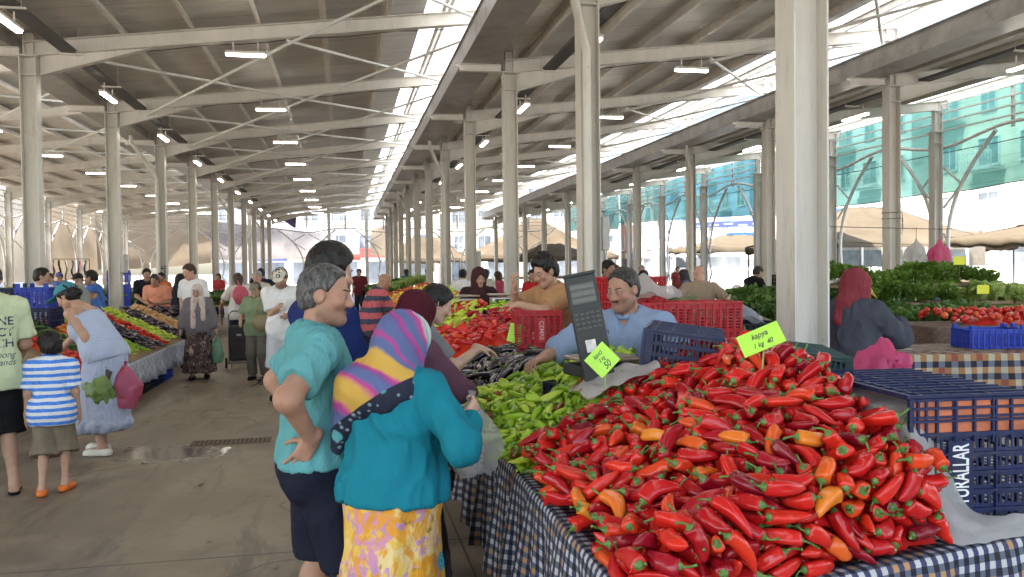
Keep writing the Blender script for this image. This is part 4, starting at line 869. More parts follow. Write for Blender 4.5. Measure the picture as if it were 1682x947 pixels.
def surface(field, vox, lo=None, hi=None, pad=True):
    """surface nets; returns verts, quads"""
    if lo is None: lo, hi = field.bounds()
    if pad: lo = np.array(lo) - 2.5 * vox; hi = np.array(hi) + 2.5 * vox
    ax = [np.arange(lo[i], hi[i] + vox, vox) for i in range(3)]
    F = field.eval(ax); S = F < 0
    nx, ny, nz = [n - 1 for n in F.shape]
    cnt = np.zeros((nx, ny, nz), np.int8)
    for dx in (0, 1):
        for dy in (0, 1):
            for dz in (0, 1): cnt += S[dx:dx + nx, dy:dy + ny, dz:dz + nz]
    I = np.argwhere((cnt > 0) & (cnt < 8))
    if len(I) == 0: return np.zeros((0, 3)), np.zeros((0, 4), int)
    idx = np.full((nx, ny, nz), -1, np.int32); idx[I[:, 0], I[:, 1], I[:, 2]] = np.arange(len(I))
    acc = np.zeros((len(I), 3)); num = np.zeros(len(I))
    offs = [(0, 0, 0), (1, 0, 0), (0, 1, 0), (1, 1, 0), (0, 0, 1), (1, 0, 1), (0, 1, 1), (1, 1, 1)]
    for a in range(8):
        for axis in range(3):
            o = offs[a]
            if o[axis]: continue
            b = list(o); b[axis] = 1
            fa = F[I[:, 0] + o[0], I[:, 1] + o[1], I[:, 2] + o[2]].astype(float); fb = F[I[:, 0] + b[0], I[:, 1] + b[1], I[:, 2] + b[2]].astype(float)
            m = (fa < 0) != (fb < 0); t = np.where(m, fa / np.where(m, fa - fb, 1), 0)
            p = np.array(o, float)[None, :].repeat(len(I), 0); p[:, axis] = t
            acc += p * m[:, None]; num += m
    V = np.array([a[0] for a in ax]) + (I + acc / num[:, None]) * vox
    Q = []
    for axis in range(3):
        u, w_ = [(1, 2), (2, 0), (0, 1)][axis]
        A = S; sl0 = [slice(None)] * 3; sl1 = [slice(None)] * 3; sl0[axis] = slice(0, -1); sl1[axis] = slice(1, None)
        E = np.argwhere(A[tuple(sl0)] != A[tuple(sl1)])
        E = E[(E[:, u] > 0) & (E[:, w_] > 0) & (E[:, u] < F.shape[u] - 1) & (E[:, w_] < F.shape[w_] - 1)]
        if len(E) == 0: continue
        ins = A[E[:, 0], E[:, 1], E[:, 2]]
        def cell(du, dw):
            c = E.copy(); c[:, u] += du; c[:, w_] += dw; return idx[c[:, 0], c[:, 1], c[:, 2]]
        q = np.stack([cell(-1, -1), cell(0, -1), cell(0, 0), cell(-1, 0)], 1)
        q[~ins] = q[~ins][:, ::-1]; Q.append(q[(q >= 0).all(1)])
    return V, np.concatenate(Q)
def np_mesh(name, parts, mat, smooth=True, colors=None):
    V = np.concatenate([p[0] for p in parts]); o = 0; Q = []
    for p in parts: Q.append(p[1] + o); o += len(p[0])
    Q = np.concatenate(Q); me = bpy.data.meshes.new(name)
    me.vertices.add(len(V)); me.vertices.foreach_set('co', V.astype('f').ravel())
    me.loops.add(len(Q) * 4); me.loops.foreach_set('vertex_index', Q.astype('i').ravel())
    me.polygons.add(len(Q)); me.polygons.foreach_set('loop_start', np.arange(0, len(Q) * 4, 4, dtype='i')); me.polygons.foreach_set('loop_total', np.full(len(Q), 4, 'i'))
    me.polygons.foreach_set('use_smooth', np.ones(len(Q), bool)); me.update(calc_edges=True); me.materials.append(mat)
    if colors is not None:
        a = me.color_attributes.new('tint', 'FLOAT_COLOR', 'POINT'); a.data.foreach_set('color', np.c_[colors, np.ones(len(V))].astype('f').ravel())
    return me
def fold(V, Q, amp, freq=(14, 14, 5), seed=0, mask=None):
    """cloth creases: push the surface along its normals by stretched, warped noise"""
    n = np.zeros_like(V); a = V[Q[:, 0]]; fn = np.cross(V[Q[:, 1]] - a, V[Q[:, 2]] - a) + np.cross(V[Q[:, 2]] - a, V[Q[:, 3]] - a)
    for i in range(4): np.add.at(n, Q[:, i], fn)
    n /= np.linalg.norm(n, axis=1)[:, None] + 1e-9
    wv = V + .05 * np.stack([vnoise(V * 6 + 3, seed), vnoise(V * 6 + 17, seed + 1), vnoise(V * 6 + 31, seed + 2)], 1)
    d = 1 - 2 * np.abs(vnoise(wv * np.array(freq), seed + 3)); d = d + .5 * (1 - 2 * np.abs(vnoise(wv * np.array(freq) * 2.1, seed + 5)))
    if mask is not None: d = d * mask
    return V + n * (d * amp)[:, None]

# ---- materials for people
_sk = {}
def m_skin(base):
    key = tuple(base)
    if key in _sk: return _sk[key]
    t = NT('skin'); v = t.coord(); tint = t.attr('tint', 'Color')
    f = t.noise(v, 28, 5, .6); c = t.ramp(f, [(.3, tuple(x * .90 for x in base)), (.7, tuple(min(1, x * 1.08) for x in base))])
    bl = t.noise(v, 11, 6, .65); c = t.mix(t.ramp(bl, [(.45, 0), (.75, .35)]), c, (base[0] * .92, base[1] * .70, base[2] * .64)); c = t.mix(1.0, c, tint, 'MULTIPLY'); b = t.bump(t.math('MULTIPLY_ADD', t.noise(v, 55, 5, .7), 1.5, t.noise(v, 260, 3)), .3, .003)
    _sk[key] = t.done(t.bsdf(c, .48, b, sss=.12, sssr=(1, .35, .2), ssss=.012, spec=.28)); return _sk[key]
def cloth_bump(t, v, k):
    w_ = t.noise(t.mapv(v, (1, 1, .55)), 13, 4, .6, 1.4); cr = t.math('ABSOLUTE', t.math('SUBTRACT', w_, .5)); fine = t.noise(v, 260, 2)
    return t.bump(t.math('MULTIPLY_ADD', fine, .10, t.math('MULTIPLY', t.ramp(cr, [(0, 0), (.16, 1)]), .55)), min(1, k * 1.5), .010)
def m_cloth(name, base, rough=.85, var=.10, weave=420, bump=.25, sheen=0.0):
    if name in _mc: return _mc[name]
    t = NT(name); v = t.coord(); f = t.noise(v, 7, 6, .6)
    c = t.ramp(f, [(.3, tuple(x * (1 - var) for x in base)), (.7, tuple(min(1, x * (1 + var)) for x in base))])
    n = cloth_bump(t, v, bump); _mc[name] = t.done(t.bsdf(c, rough, n, sheen=sheen, spec=.12)); return _mc[name]
def m_hair(name, base, grey=None):
    if name in _mc: return _mc[name]
    t = NT(name); v = t.coord(); s = t.noise(t.mapv(v, (1, 1, .18)), 90, 4, .7); c = t.ramp(s, [(.3, tuple(x * .5 for x in base)), (.7, tuple(x * 1.5 for x in base))])
    if grey: c = t.mix(t.ramp(t.noise(t.mapv(v, (1, 1, .3)), 70, 5, .75), [(.40, 0), (.72, .75)]), c, grey)
    _mc[name] = t.done(t.bsdf(c, .42, t.bump(s, .7, .006), spec=.25)); return _mc[name]
SK = {'tan': (.43, .262, .18), 'fair': (.53, .345, .26), 'brown': (.34, .19, .125), 'pink': (.54, .315, .24)}
EYE_W = pm('eye_white', (.30, .26, .23), .3); EYE_D = pm('iris', (.02, .012, .008), .15)

def ik(a, b, l1, l2, pole):
    a = Vector(a); b = Vector(b); d = b - a; L = min(d.length, (l1 + l2) * .998); d.normalize(); b = a + d * L
    x = (l1 * l1 - l2 * l2 + L * L) / (2 * L); h = math.sqrt(max(0, l1 * l1 - x * x)); p = Vector(pole); p = p - d * p.dot(d)
    p = p.normalized() if p.length > 1e-6 else Vector((0, 1, 0)); return a + d * x + p * h, b
def frame(y, zhint):
    """columns x, y, z with y along the given direction"""
    y = Vector(y).normalized(); z = Vector(zhint); z = (z - y * z.dot(y)).normalized(); x = y.cross(z); return Matrix((x, y, z)).transposed()

class Person:
    """lays out the joints of a pose (local frame: facing +Y, right hand at +X) and grows body and clothes from them"""
    def __init__(s, H=1.72, fat=0., fem=False, lean=0., side=0., twist=0., head=(0, 0, 0), hips=None, handR=None, handL=None, poleR=(.4, -.8, -.2), poleL=(-.4, -.8, -.2),
                 footR=(.11, .02), footL=(-.11, .02), toeR=8, toeL=-8, kneeR=(0, 1, 0), kneeL=(0, 1, 0), seed=1, child=False, shoulder=1.0):
        k = s.k = H / 1.75; s.H = H; s.fat = fat; s.fem = fem; s.seed = seed; s.child = child
        hs = s.hs = k * (1.22 if child else 1.0)
        pel = s.pel = Vector(hips) if hips else Vector((0, 0, .94 * k)); leg = pel.z
        Rl = Matrix.Rotation(-lean * .45, 3, 'X') @ Matrix.Rotation(side * .4, 3, 'Y'); Rc = Matrix.Rotation(twist, 3, 'Z') @ Matrix.Rotation(-lean, 3, 'X') @ Matrix.Rotation(side, 3, 'Y'); s.Rl, s.Rc = Rl, Rc
        V = Vector; s.waist = pel + Rl @ V((0, -.005, .16)) * k; s.chest = s.waist + Rc @ V((0, -.01, .17)) * k; s.neck = s.waist + Rc @ V((0, -.015, .365)) * k
        sw = (.165 if fem else .188) * (1 + .15 * fat) * shoulder; s.sh = {}
        for sg, n in ((1, 'R'), (-1, 'L')): s.sh[n] = s.waist + Rc @ V((sg * sw, -.01, .315)) * k
        yaw, pit, rol = head; Rh = s.Rh = Matrix.Rotation(twist * .6, 3, 'Z') @ Matrix.Rotation(-lean * .55, 3, 'X') @ Matrix.Rotation(-yaw, 3, 'Z') @ Matrix.Rotation(-pit, 3, 'X') @ Matrix.Rotation(rol, 3, 'Y')
        s.hc = s.neck + (Rc @ V((0, .012, .055)) + Rh @ V((0, .022, .115))) * (k if not child else k * 1.1)
        s.el, s.wr, s.hand = {}, {}, {}
        for n, sg, hd, pl in (('R', 1, handR, poleR), ('L', -1, handL, poleL)):
            t = V(hd) if hd else V((sg * (sw + .06) * k, .03 * k, .84 * k)) ; s.el[n], s.wr[n] = ik(s.sh[n], t, .285 * k, .265 * k, pl)
        s.hip = {n: pel + Rl @ V((sg * .092, 0, -.03)) * k for n, sg in (('R', 1), ('L', -1))}; s.kn, s.an, s.toe = {}, {}, {}
        for n, f, kp, ta in (('R', footR, kneeR, toeR), ('L', footL, kneeL, toeL)):
            an = V((f[0], f[1] - .03, (f[2] if len(f) > 2 else 0) + .085 * k)); s.kn[n], s.an[n] = ik(s.hip[n], an, leg * .455, leg * .455, kp)
            s.toe[n] = s.an[n] + Matrix.Rotation(-R(ta), 3, 'Z') @ V((0, .155, -.055)) * k
        s.root = None
    def torso(s, F, e=0., k=.05):
        K, f, P = s.k, s.fat, lambda v: np.array(v)
        w, c, Rl, Rc, V = s.waist, s.chest, s.Rl, s.Rc, Vector
        F.ell(s.pel + Rl @ V((0, -.012, .02)) * K, np.array([(.175 if s.fem else .160) + .05 * f, .118 + .05 * f, .13]) * K + e, Rl, k)
        F.ell(w + Rl @ V((0, .004 + .035 * f, -.03)) * K, np.array([(.128 if s.fem else .140) + .085 * f, .098 + .085 * f, .16]) * K + e, Rl, k)
        F.ell(c + Rc @ V((0, 0, .0)) * K, np.array([(.148 if s.fem else .168) + .045 * f, .108 + .035 * f, .19]) * K + e, Rc, k)
        for sg in (1, -1):
            F.ell(s.pel + Rl @ V((sg * .085, -.07, -.02)) * K, np.array([.09, .085 if s.fem else .066, .10]) * K * (1 + .25 * f) + e, Rl, k)
            if s.fem: F.ell(c + Rc @ V((sg * .075, .085, .0)) * K, np.array([.072, .068, .075]) * K * (1 + .35 * f) + e, Rc, .04)
            else: F.ell(c + Rc @ V((sg * .08, .055, .06)) * K, np.array([.085, .06, .075]) * K + e, Rc, .05)
        for n in 'RL':
            F.cone(s.neck + Rc @ V((0, -.012, -.035)) * K, s.sh[n] + Rc @ V((0, 0, -.005)) * K, .066 * K + e, .052 * K + e, k)
    def arm_r(s): return [x * s.k * (1 + .22 * s.fat) * (.90 if s.fem else 1) for x in (.054, .047, .039, .030)]
    def arms(s, F, e=0., t=1.0, which='RL', k=.03, flare=0.):
        r = s.arm_r()
        for n in which:
            a, b, c = s.sh[n], s.el[n], s.wr[n]; L1 = (b - a).length; L2 = (c - b).length; cut = t * (L1 + L2)
            q = min(1, cut / L1); p = a + (b - a) * q; F.cone(a, p, r[0] + e, r[0] + (r[1] - r[0]) * q + e + flare, k)
            if cut > L1: q = max(.05, min(1, (cut - L1) / L2) - .75 * (r[3] + e) / L2); p = b + (c - b) * q; F.cone(b, p, r[1] * .97 + e, r[1] * .97 + (r[3] - r[1]) * q + e + flare, k)
            elif e: F.plane(p, (b - a), 0, (*p, r[0] * 2.6))
    def legs(s, F, e=0., t=1.0, k=.04, flare=0., gap=0.):
        K = s.k * (1 + .25 * s.fat)
        for n in 'RL':
            a, b, c = s.hip[n], s.kn[n], s.an[n]; L1 = (b - a).length; L2 = (c - b).length; cut = t * (L1 + L2); q = min(1, cut / L1)
            F.cone(a, a + (b - a) * q, .083 * K + e, (.083 + (.054 - .083) * q) * K + e + flare, k)
            if cut > L1:
                q = min(1, (cut - L1) / L2); F.cone(b, b + (c - b) * q, .053 * K + e, (.053 + (.036 - .053) * q) * K + e + flare, k)
                if not e: F.ell(b + (c - b) * .3 + Vector((0, -.018, 0)) * K, (.045 * K, .048 * K, .11 * K), None, .03)
                else: F.cone(b + (c - b) * .2 + Vector((0, -.015, 0)), b + (c - b) * q, .05 * K + e, (.05 + (.036 - .05) * q) * K + e + flare, k)
            if e: F.plane(a + (b - a) * q if cut <= L1 else b + (c - b) * q, (b - a) if cut <= L1 else (c - b), 0, (*(a + (b - a) * q if cut <= L1 else b + (c - b) * q), .19 * K))
    def feet(s, F, e=0., k=.02):
        K = s.k
        for n in 'RL':
            a, t = s.an[n], s.toe[n]; heel = a + (a - t).normalized() * .045 * K; heel.z = .034 * K + (a.z - .085 * s.k)
            m = a.lerp(t, .62); m.z = .038 * K + (a.z - .085 * s.k); tt = t.copy(); tt.z = .026 * K + (a.z - .085 * s.k)
            F.cone(a, heel, .034 * K + e, .032 * K + e, k); F.cone(heel, m, .032 * K + e, .036 * K + e, k); F.cone(m, tt, .038 * K + e, .024 * K + e, k); F.cone(a, m, .034 * K + e, .03 * K + e, k)
    def headf(s, F, lod=0):
        h = s.hs; Rh, c, V = s.Rh, s.hc, Vector; P = lambda x, y, z: c + Rh @ V((x, y, z)) * h
        E = lambda p, r, k=.02, op='u': F.ell(P(*p), np.array(r) * h, Rh, k * h, op)
        C = lambda a, b, r1, r2, k=.012, op='u': F.cone(P(*a), P(*b), r1 * h, r2 * h, k * h, op)
        F.cone(s.neck + s.Rc @ V((0, -.005, -.05)) * s.k, P(0, -.022, -.055), (.062 if not s.fem else .052) * s.k * (1 + .2 * s.fat), (.056 if not s.fem else .048) * h * (1 + .15 * s.fat), .035)
        E((0, -.012, .035), (.076, .097, .083)); E((0, .026, -.038), (.058 + .008 * s.fat, .064, .078), .03); E((0, .068, -.094), (.024, .022, .020), .03)
        for sg in (1, -1):
            C((sg * .052, .0, -.06), (sg * .012, .066, -.098), .020 + .006 * s.fat, .016, .035)
            if lod < 2:
                E((sg * .040, .062, -.022), (.026, .026, .024), .025); C((sg * .014, .084, .020), (sg * .044, .068, .022), .0105, .010, .018)
                E((sg * .031, .099, .002), (.017, .014, .011), .014, 's'); E((sg * .012, .097, -.033), (.0095, .011, .009), .01)
            E((sg * .079, -.008, -.004), (.011, .024, .032), .012)
            if lod < 1: E((sg * .0895, -.002, -.002), (.006, .013, .018), .008, 's')
        if lod < 2:
            for sg in (1, -1): E((sg * .031, .0830, .0098), (.0165, .0105, .0068), .005); E((sg * .031, .0815, -.0085), (.0150, .0095, .0060), .005)
        C((0, .086, .014), (0, .108, -.026), .0085, .0125, .016); E((0, .105, -.030), (.013, .012, .010), .01)
        if lod < 2:
            C((-.019, .083, -.059), (.019, .083, -.059), .0062, .0062, .010); C((-.015, .083, -.0675), (.015, .083, -.0675), .0068, .0068, .010); E((0, .094, -.063), (.024, .008, .0016), .004, 's')
            E((0, .078, -.08), (.016, .010, .005), .012, 's')
        s.P = P
    def handf(s, n, F, d, pn, curl=(.3, .3, .35, .4), spread=.08, thumb=(.6, .5), k=.006, lod=0):
        """palm, four fingers of two bends each, thumb leaving the side of the palm; d along the hand, pn out of the palm"""
        K = s.k * (.9 if s.fem else 1.0) * (1.0 if not s.child else .95); M = frame(d, pn); o = Vector(s.wr[n]); P = lambda x, y, z: o + M @ Vector((x, y, z)) * K
        sg = 1 if n == 'L' else -1             # thumb side in the palm's own frame
        F.cone(P(0, -.03, 0), P(0, .02, 0), .028 * K, .027 * K, .02)
        for x, r in ((-.026, .0125), (-.009, .0135), (.009, .0135), (.026, .012)): F.cone(P(x * .7, .012, 0), P(x, .083, -.004), .015 * K, r * K, .012)
        F.ell(P(sg * .024, .035, .010), np.array((.016, .030, .014)) * K, M, .012)
        for i, (x, L, r) in enumerate(((.030, .070, .0085), (.010, .078, .0090), (-.010, .073, .0087), (-.028, .057, .0076))):
            x *= sg; a = x * 3.2 * spread * 10 * .3; base = Vector((x, .083, -.004)); ang = curl[i]; p = base; dirx = math.sin(x * spread * 40)
            for j, fr in enumerate((.46, .30, .24)):
                an = ang * (.7 + .9 * j); dv = Vector((dirx * math.cos(an), math.cos(an), math.sin(an))).normalized(); q = p + dv * L * fr
                F.cone(P(*p), P(*q), r * K * (1 - .07 * j), r * K * (.93 - .07 * j), .004); p = q
        b = Vector((sg * .027, .018, .006)); t1, t2 = thumb; v1 = Vector((sg * math.sin(t1), math.cos(t1), t2 * .6)).normalized(); m = b + v1 * .042
        v2 = Vector((sg * math.sin(t1 * .55), math.cos(t1 * .55), t2)).normalized(); F.cone(P(*b), P(*m), .0125 * K, .0100 * K, .008); F.cone(P(*m), P(*(m + v2 * .034)), .0098 * K, .0078 * K, .004)
    def tint(s, V, beard=0., lips=True, brow=None):
        C = np.ones((len(V), 3)); A = np.array(s.Rh); q = (V - np.array(s.hc)) @ A / s.hs
        near = (np.abs(q) < .16).all(1)
        if lips:
            m = np.exp(-((q[:, 0] / .022) ** 4 + ((q[:, 2] + .0635) / .0105) ** 4)) * (q[:, 1] > .07) * near; C *= 1 - m[:, None] * np.array([.22, .48, .42])
        ch = np.exp(-(((np.abs(q[:, 0]) - .043) / .025) ** 2 + ((q[:, 2] + .028) / .024) ** 2)) * (q[:, 1] > .03) * near; C *= 1 - .16 * ch[:, None] * np.array([0, 1, .8])
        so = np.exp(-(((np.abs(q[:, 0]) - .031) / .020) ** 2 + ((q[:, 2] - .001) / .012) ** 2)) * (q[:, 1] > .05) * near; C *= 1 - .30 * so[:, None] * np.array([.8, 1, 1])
        if beard:
            lo = np.clip((-.035 - q[:, 2] + .35 * np.clip(.05 - q[:, 1], 0, .06)) / .025, 0, 1) * (q[:, 2] > -.13) * (q[:, 1] > -.015); mu = np.exp(-((q[:, 0] / .030) ** 4 + ((q[:, 2] + .046) / .0075) ** 4)) * (q[:, 1] > .07)
            lp = np.exp(-((q[:, 0] / .024) ** 4 + ((q[:, 2] + .0635) / .010) ** 4)); b = np.clip(np.maximum(lo * (1 - .8 * lp), mu * 1.2), 0, 1) * near * beard
            nz = .75 + .25 * vnoise(q * 180); C *= 1 - (b * nz)[:, None] * np.array([.72, .70, .62])
        return C
    # ---- objects
    def make(s, label, loc, rotz, skin='tan', vox=.014, hv=None, beard=0., group=None, hands=None, armskin=True, legskin=True, shoes=False, eyes=True, brow=(.03, .018, .012), cat='person'):
        s.root = thing('person', label, cat, (*loc[:2], loc[2] if len(loc) > 2 else 0), rotz, group); s.vox = vox; hv = hv or vox
        lod = 0 if hv < .006 else 1 if hv < .011 else 2
        F = Field(); s.torso(F); s.arms(F); s.legs(F); s.feet(F); s.headf(F, lod)
        hands = hands or {}
        for n in 'RL':
            if hands.get(n) != 'skip':
                d = s.wr[n] - s.el[n]; pn = s.Rc @ Vector((-1 if n == 'R' else 1, .25, 0)); kw = dict(curl=(.35, .38, .42, .48)); 
                if n in hands: kw.update(hands[n])
                d = kw.pop('d', d); pn = kw.pop('pn', pn)
                if vox > .017: F.cone(s.wr[n], s.wr[n] + Vector(d).normalized() * .14 * s.k, .036 * s.k, .022 * s.k, .02)
                else: s.handf(n, F, d, pn, **kw)
                s.__dict__.setdefault('hd', {})[n] = (Vector(d).normalized(), Vector(pn))
        parts = []; lo, hi = F.bounds()
        top = s.hc.z - .135 * s.hs
        boxes = []
        if hv < vox:
            A = np.array(s.hc); boxes.append((A - .155 * s.hs, A + .155 * s.hs, hv))
            for n in 'RL':
                if n in hands and hands[n] != 'skip':
                    d, _ = s.hd[n]; cc = np.array(s.wr[n] + d * .095 * s.k); boxes.append((cc - .125 * s.k, cc + .125 * s.k, min(hv, .0045)))
        parts.append(surface(F, vox))
        if boxes:
            V, Q = parts[0]; kill = np.zeros(len(V), bool)
            for a, b, _ in boxes: kill |= ((V > a + vox * .6) & (V < b - vox * .6)).all(1)
            Q = Q[~kill[Q].any(1)]; use = np.zeros(len(V), bool); use[Q] = True; mp = np.cumsum(use) - 1; parts = [(V[use], mp[Q])]
            for a, b, hvx in boxes:
                lo_, hi_ = np.array(a), np.array(b); parts.append(surface(F, hvx, lo_, hi_, False))
        V = np.concatenate([p[0] for p in parts]); me = np_mesh('body', parts, m_skin(SK[skin] if isinstance(skin, str) else skin), colors=s.tint(V, beard)); s.body = obj('body', me, s.root)
        if eyes and lod < 2:
            for sg in (1, -1):
                m = MB(); Rm = s.Rh; m.ball(s.P(sg * .031, .0800, .0025), .0118 * s.hs, 12, 0, Rm @ Matrix.Rotation(PI / 2, 3, 'X')); m.ball(s.P(sg * .031, .0862, .0005), (.0066 * s.hs, .0062 * s.hs, .0066 * s.hs), 10, 1, Rm); m.build('eye', [EYE_W, EYE_D], s.root)
                # upper lid and brow
                m = MB(); m.tube([s.P(sg * (.018 + .026 * t), .0925 - .014 * t * t - .002, .0062 + .004 * math.sin(t * PI)) for t in (0, .25, .5, .75, 1)], .0036 * s.hs, 5); m.build('eyelid', m_cloth('lash', (.16, .085, .055)), s.root)
                m = MB(); m.tube([s.P(sg * (.012 + .040 * t), .0965 - .018 * t * t, .0255 + .006 * math.sin(t * 2.4)) for t in (0, .25, .5, .75, 1)], [.0022 * s.hs, .0032 * s.hs, .0031 * s.hs, .0024 * s.hs, .001 * s.hs], 6)
                m.build('eyebrow', m_hair('brow_hair', brow), s.root)
        return s
    def piece(s, name, F, mat, amp=.006, freq=(13, 13, 5), vox=None, seed=0, label=None, mask=None, smooth=0):
        V, Q = surface(F, vox or s.vox)
        if len(Q) == 0: return None
        if amp: V = fold(V, Q, amp, freq, s.seed * 10 + seed, None if mask is None else mask(V))
        o = obj(name, np_mesh(name, [(V, Q)], mat), s.root)
        if label: o['label'] = label
        return o
    def shirt(s, mat, sleeve=.40, hem=-.06, e=.016, name='shirt', flare=.012, amp=.006, loose=.016, neck=.0, collar=None, vox=None, arms='RL', vneck=0., cut=None):
        F = Field(); s.torso(F, e + loose, .06); K = s.k
        if arms and sleeve > 0: s.arms(F, e, sleeve, arms, .022, flare)
        for n in 'RL': F.cone(s.hip[n], s.hip[n] + Vector((0, 0, -.24)) * K, .080 * K * (1 + .25 * s.fat) + e + loose + .004, .080 * K * (1 + .25 * s.fat) + e + loose + .008, .06)
        # straight fall of the cloth from chest to hem
        b = s.pel + s.Rl @ Vector((0, .0, hem)) * K
        F.ell((s.waist + s.pel) / 2 + s.Rl @ Vector((0, .006 + .03 * s.fat, 0)) * K, np.array([(.155 + .06 * s.fat), .115 + .065 * s.fat, .26]) * K + e + loose, s.Rl, .06)
        F.plane(b, s.Rl @ Vector((0, 0, -1)))
        F.ell(s.neck + s.Rc @ Vector((0, .018, .035)) * K, np.array([.072, .078, .052 + neck]) * K, s.Rc, .0, 's')
        if cut is not None: F.plane(s.chest + s.Rc @ Vector((0, 0, cut)) * K, s.Rc @ Vector((0, 0, 1)))
        if vneck: F.cone(s.neck + s.Rc @ Vector((0, .07, .03)) * K, s.neck + s.Rc @ Vector((0, .15, -vneck)) * K, .055 * K, .006, .0, 's')
        o = s.piece(name, F, mat, amp, seed=1, vox=vox)
        if collar:
            G = Field(); c = s.neck + s.Rc @ Vector((0, .008, .01)) * K
            G.ell(c, np.array([.083, .088, .052]) * K, s.Rc); G.ell(c + s.Rc @ Vector((0, .004, .02)) * K, np.array([.072, .077, .085]) * K, s.Rc, .0, 's'); G.plane(c + s.Rc @ Vector((0, .03, .045)) * K, s.Rc @ Vector((0, -.15, 1))); G.plane(c + s.Rc @ Vector((0, 0, -.022)) * K, s.Rc @ Vector((0, 0, -1)))
            G.cone(c + s.Rc @ Vector((0, .09, .045)) * K, c + s.Rc @ Vector((0, .12, -.03)) * K, .03 * K, .012 * K, .0, 's'); s.piece('collar', G, collar if not isinstance(collar, bool) else mat, .001, vox=min(.007, s.vox))
        return o
    def trousers(s, mat, t=.98, top=.04, e=.014, name='trousers', flare=.012, amp=.006, vox=None):
        F = Field(); K = s.k; f = s.fat; s.legs(F, e, t, .045, flare)
        F.ell(s.pel + s.Rl @ Vector((0, -.012, .0)) * K, np.array([(.175 if s.fem else .160) + .05 * f, .118 + .05 * f, .14]) * K + e, s.Rl, .05)
        for sg in (1, -1): F.ell(s.pel + s.Rl @ Vector((sg * .085, -.07, -.03)) * K, np.array([.09, .085 if s.fem else .066, .10]) * K * (1 + .25 * f) + e, s.Rl, .05)
        F.plane(s.pel + s.Rl @ Vector((0, 0, top)) * K, s.Rl @ Vector((0, 0, 1))); return s.piece(name, F, mat, amp, (12, 12, 5), seed=2, vox=vox)
    def skirt(s, mat, hem=.25, top=.06, e=.02, flare=.08, name='skirt', amp=.010, vox=None, fr=(11, 11, 1.6)):
        F = Field(); K = s.k; f = s.fat; p = s.pel; n = 6; zt = p.z + top * K
        rx, ry = (.172 + .05 * f) * K + e * .6, (.146 + .05 * f) * K + e * .6; lo = Vector(((s.an['R'].x + s.an['L'].x) / 2, (s.an['R'].y + s.an['L'].y) / 2, hem))
        for i in range(n + 1):
            q = i / n; c = Vector((p.x, p.y - .015 * K, p.z - .02 * K)).lerp(lo, q); F.ell(c, (rx + flare * q ** 1.2, ry + flare * q ** 1.2, (p.z - hem) / n * 1.15), None, .06)
        F.ell(p + s.Rl @ Vector((0, -.012, .03)) * K, np.array([(.17 + .05 * f), .122 + .05 * f, .13]) * K + e, s.Rl, .05)
        F.plane((0, 0, hem), (0, 0, -1)); F.plane(p + s.Rl @ Vector((0, 0, top)) * K, s.Rl @ Vector((0, 0, 1))); return s.piece(name, F, mat, amp, fr, seed=3, vox=vox)
    def hair(s, mat, e=.014, front=.030, style='short', vox=None, amp=.0055, bun=False, top=0.):
        F = Field(); h, P, Rh = s.hs, s.P, s.Rh; F.ell(P(0, -.014, .036 + top * .5), np.array([.076 + e, .098 + e, .083 + e + top]) * h, Rh)
        F.ell(P(0, -.048, -.018), np.array([.068 + e * .8, .062 + e * .8, .075]) * h, Rh, .03 * h)
        nr = Rh @ Vector((0, .86, -.50)); F.plane(P(0, .86 * front + .026, .055), nr)
        if style == 'short':
            F.plane(P(0, -.05, -.060), Rh @ Vector((0, .35, -1)))
            for sg in (1, -1): F.ell(P(sg * .083, .0, -.012), np.array([.026, .030, .040]) * h, Rh, .006, 's'); F.plane(P(sg * .06, .02, -.012), Rh @ Vector((0, .75, -.66)), 0, (*P(sg * .075, .03, -.03), .06 * h))
        elif style == 'long':
            F.cone(P(0, -.07, .0), P(0, -.085, -.22), .07 * h, .055 * h, .05)
        if bun: F.ell(P(0, -.118, -.03), np.array([.036, .034, .036]) * h, Rh, .012)
        return s.piece('hair', F, mat, amp, (38, 38, 22), vox=vox or min(s.vox, .008), seed=4)
    def scarf(s, mat, e=.016, cape=.10, vox=None, amp=.005, open_=.060, tail=None, name='headscarf', freq=(16, 16, 8)):
        F = Field(); h, P, Rh, K = s.hs, s.P, s.Rh, s.k; F.ell(P(0, -.016, .034), np.array([.078 + e, .102 + e, .088 + e]) * h, Rh); F.ell(P(0, -.02, -.06), np.array([.078 + e, .085 + e, .075 + e]) * h, Rh, .04)
        F.cone(P(0, -.02, -.06), s.neck + s.Rc @ Vector((0, -.005, -.02)) * K, (.07 + e) * h, (.085 + e) * K, .05)
        if cape: F.ell(s.neck + s.Rc @ Vector((0, -.005, -.055)) * K, np.array([.15 + e, .115 + e, cape]) * K, s.Rc, .06)
        F.ell(P(0, .115, -.022), np.array([open_, .075, open_ * 1.42]) * h, Rh, .012, 's')
        for a, b, r1, r2 in (tail or []): F.cone(a, b, r1, r2, .05)
        return s.piece(name, F, mat, amp, freq, vox=vox or min(s.vox, .009), seed=6)
    def shoe(s, mat, e=.006, name='shoe', sole=None, top=.075):
        for n in 'RL':
            F = Field(); K = s.k; z0 = s.an[n].z - .085 * K
            a, t = s.an[n], s.toe[n]; heel = a + (a - t).normalized() * .045 * K; heel.z = z0 + .034 * K; m = a.lerp(t, .62); m.z = z0 + .038 * K; tt = t.copy(); tt.z = z0 + .028 * K
            F.cone(heel, m, .036 * K + e, .040 * K + e, .02); F.cone(m, tt, .042 * K + e, .028 * K + e, .02); F.cone(a, heel, .03 * K + e, .034 * K + e, .02)
            F.plane((0, 0, z0 + top * K), (0, 0, 1)); F.plane((0, 0, z0 + .004), (0, 0, -1)); s.piece(name, F, mat, 0, vox=min(s.vox, .010))
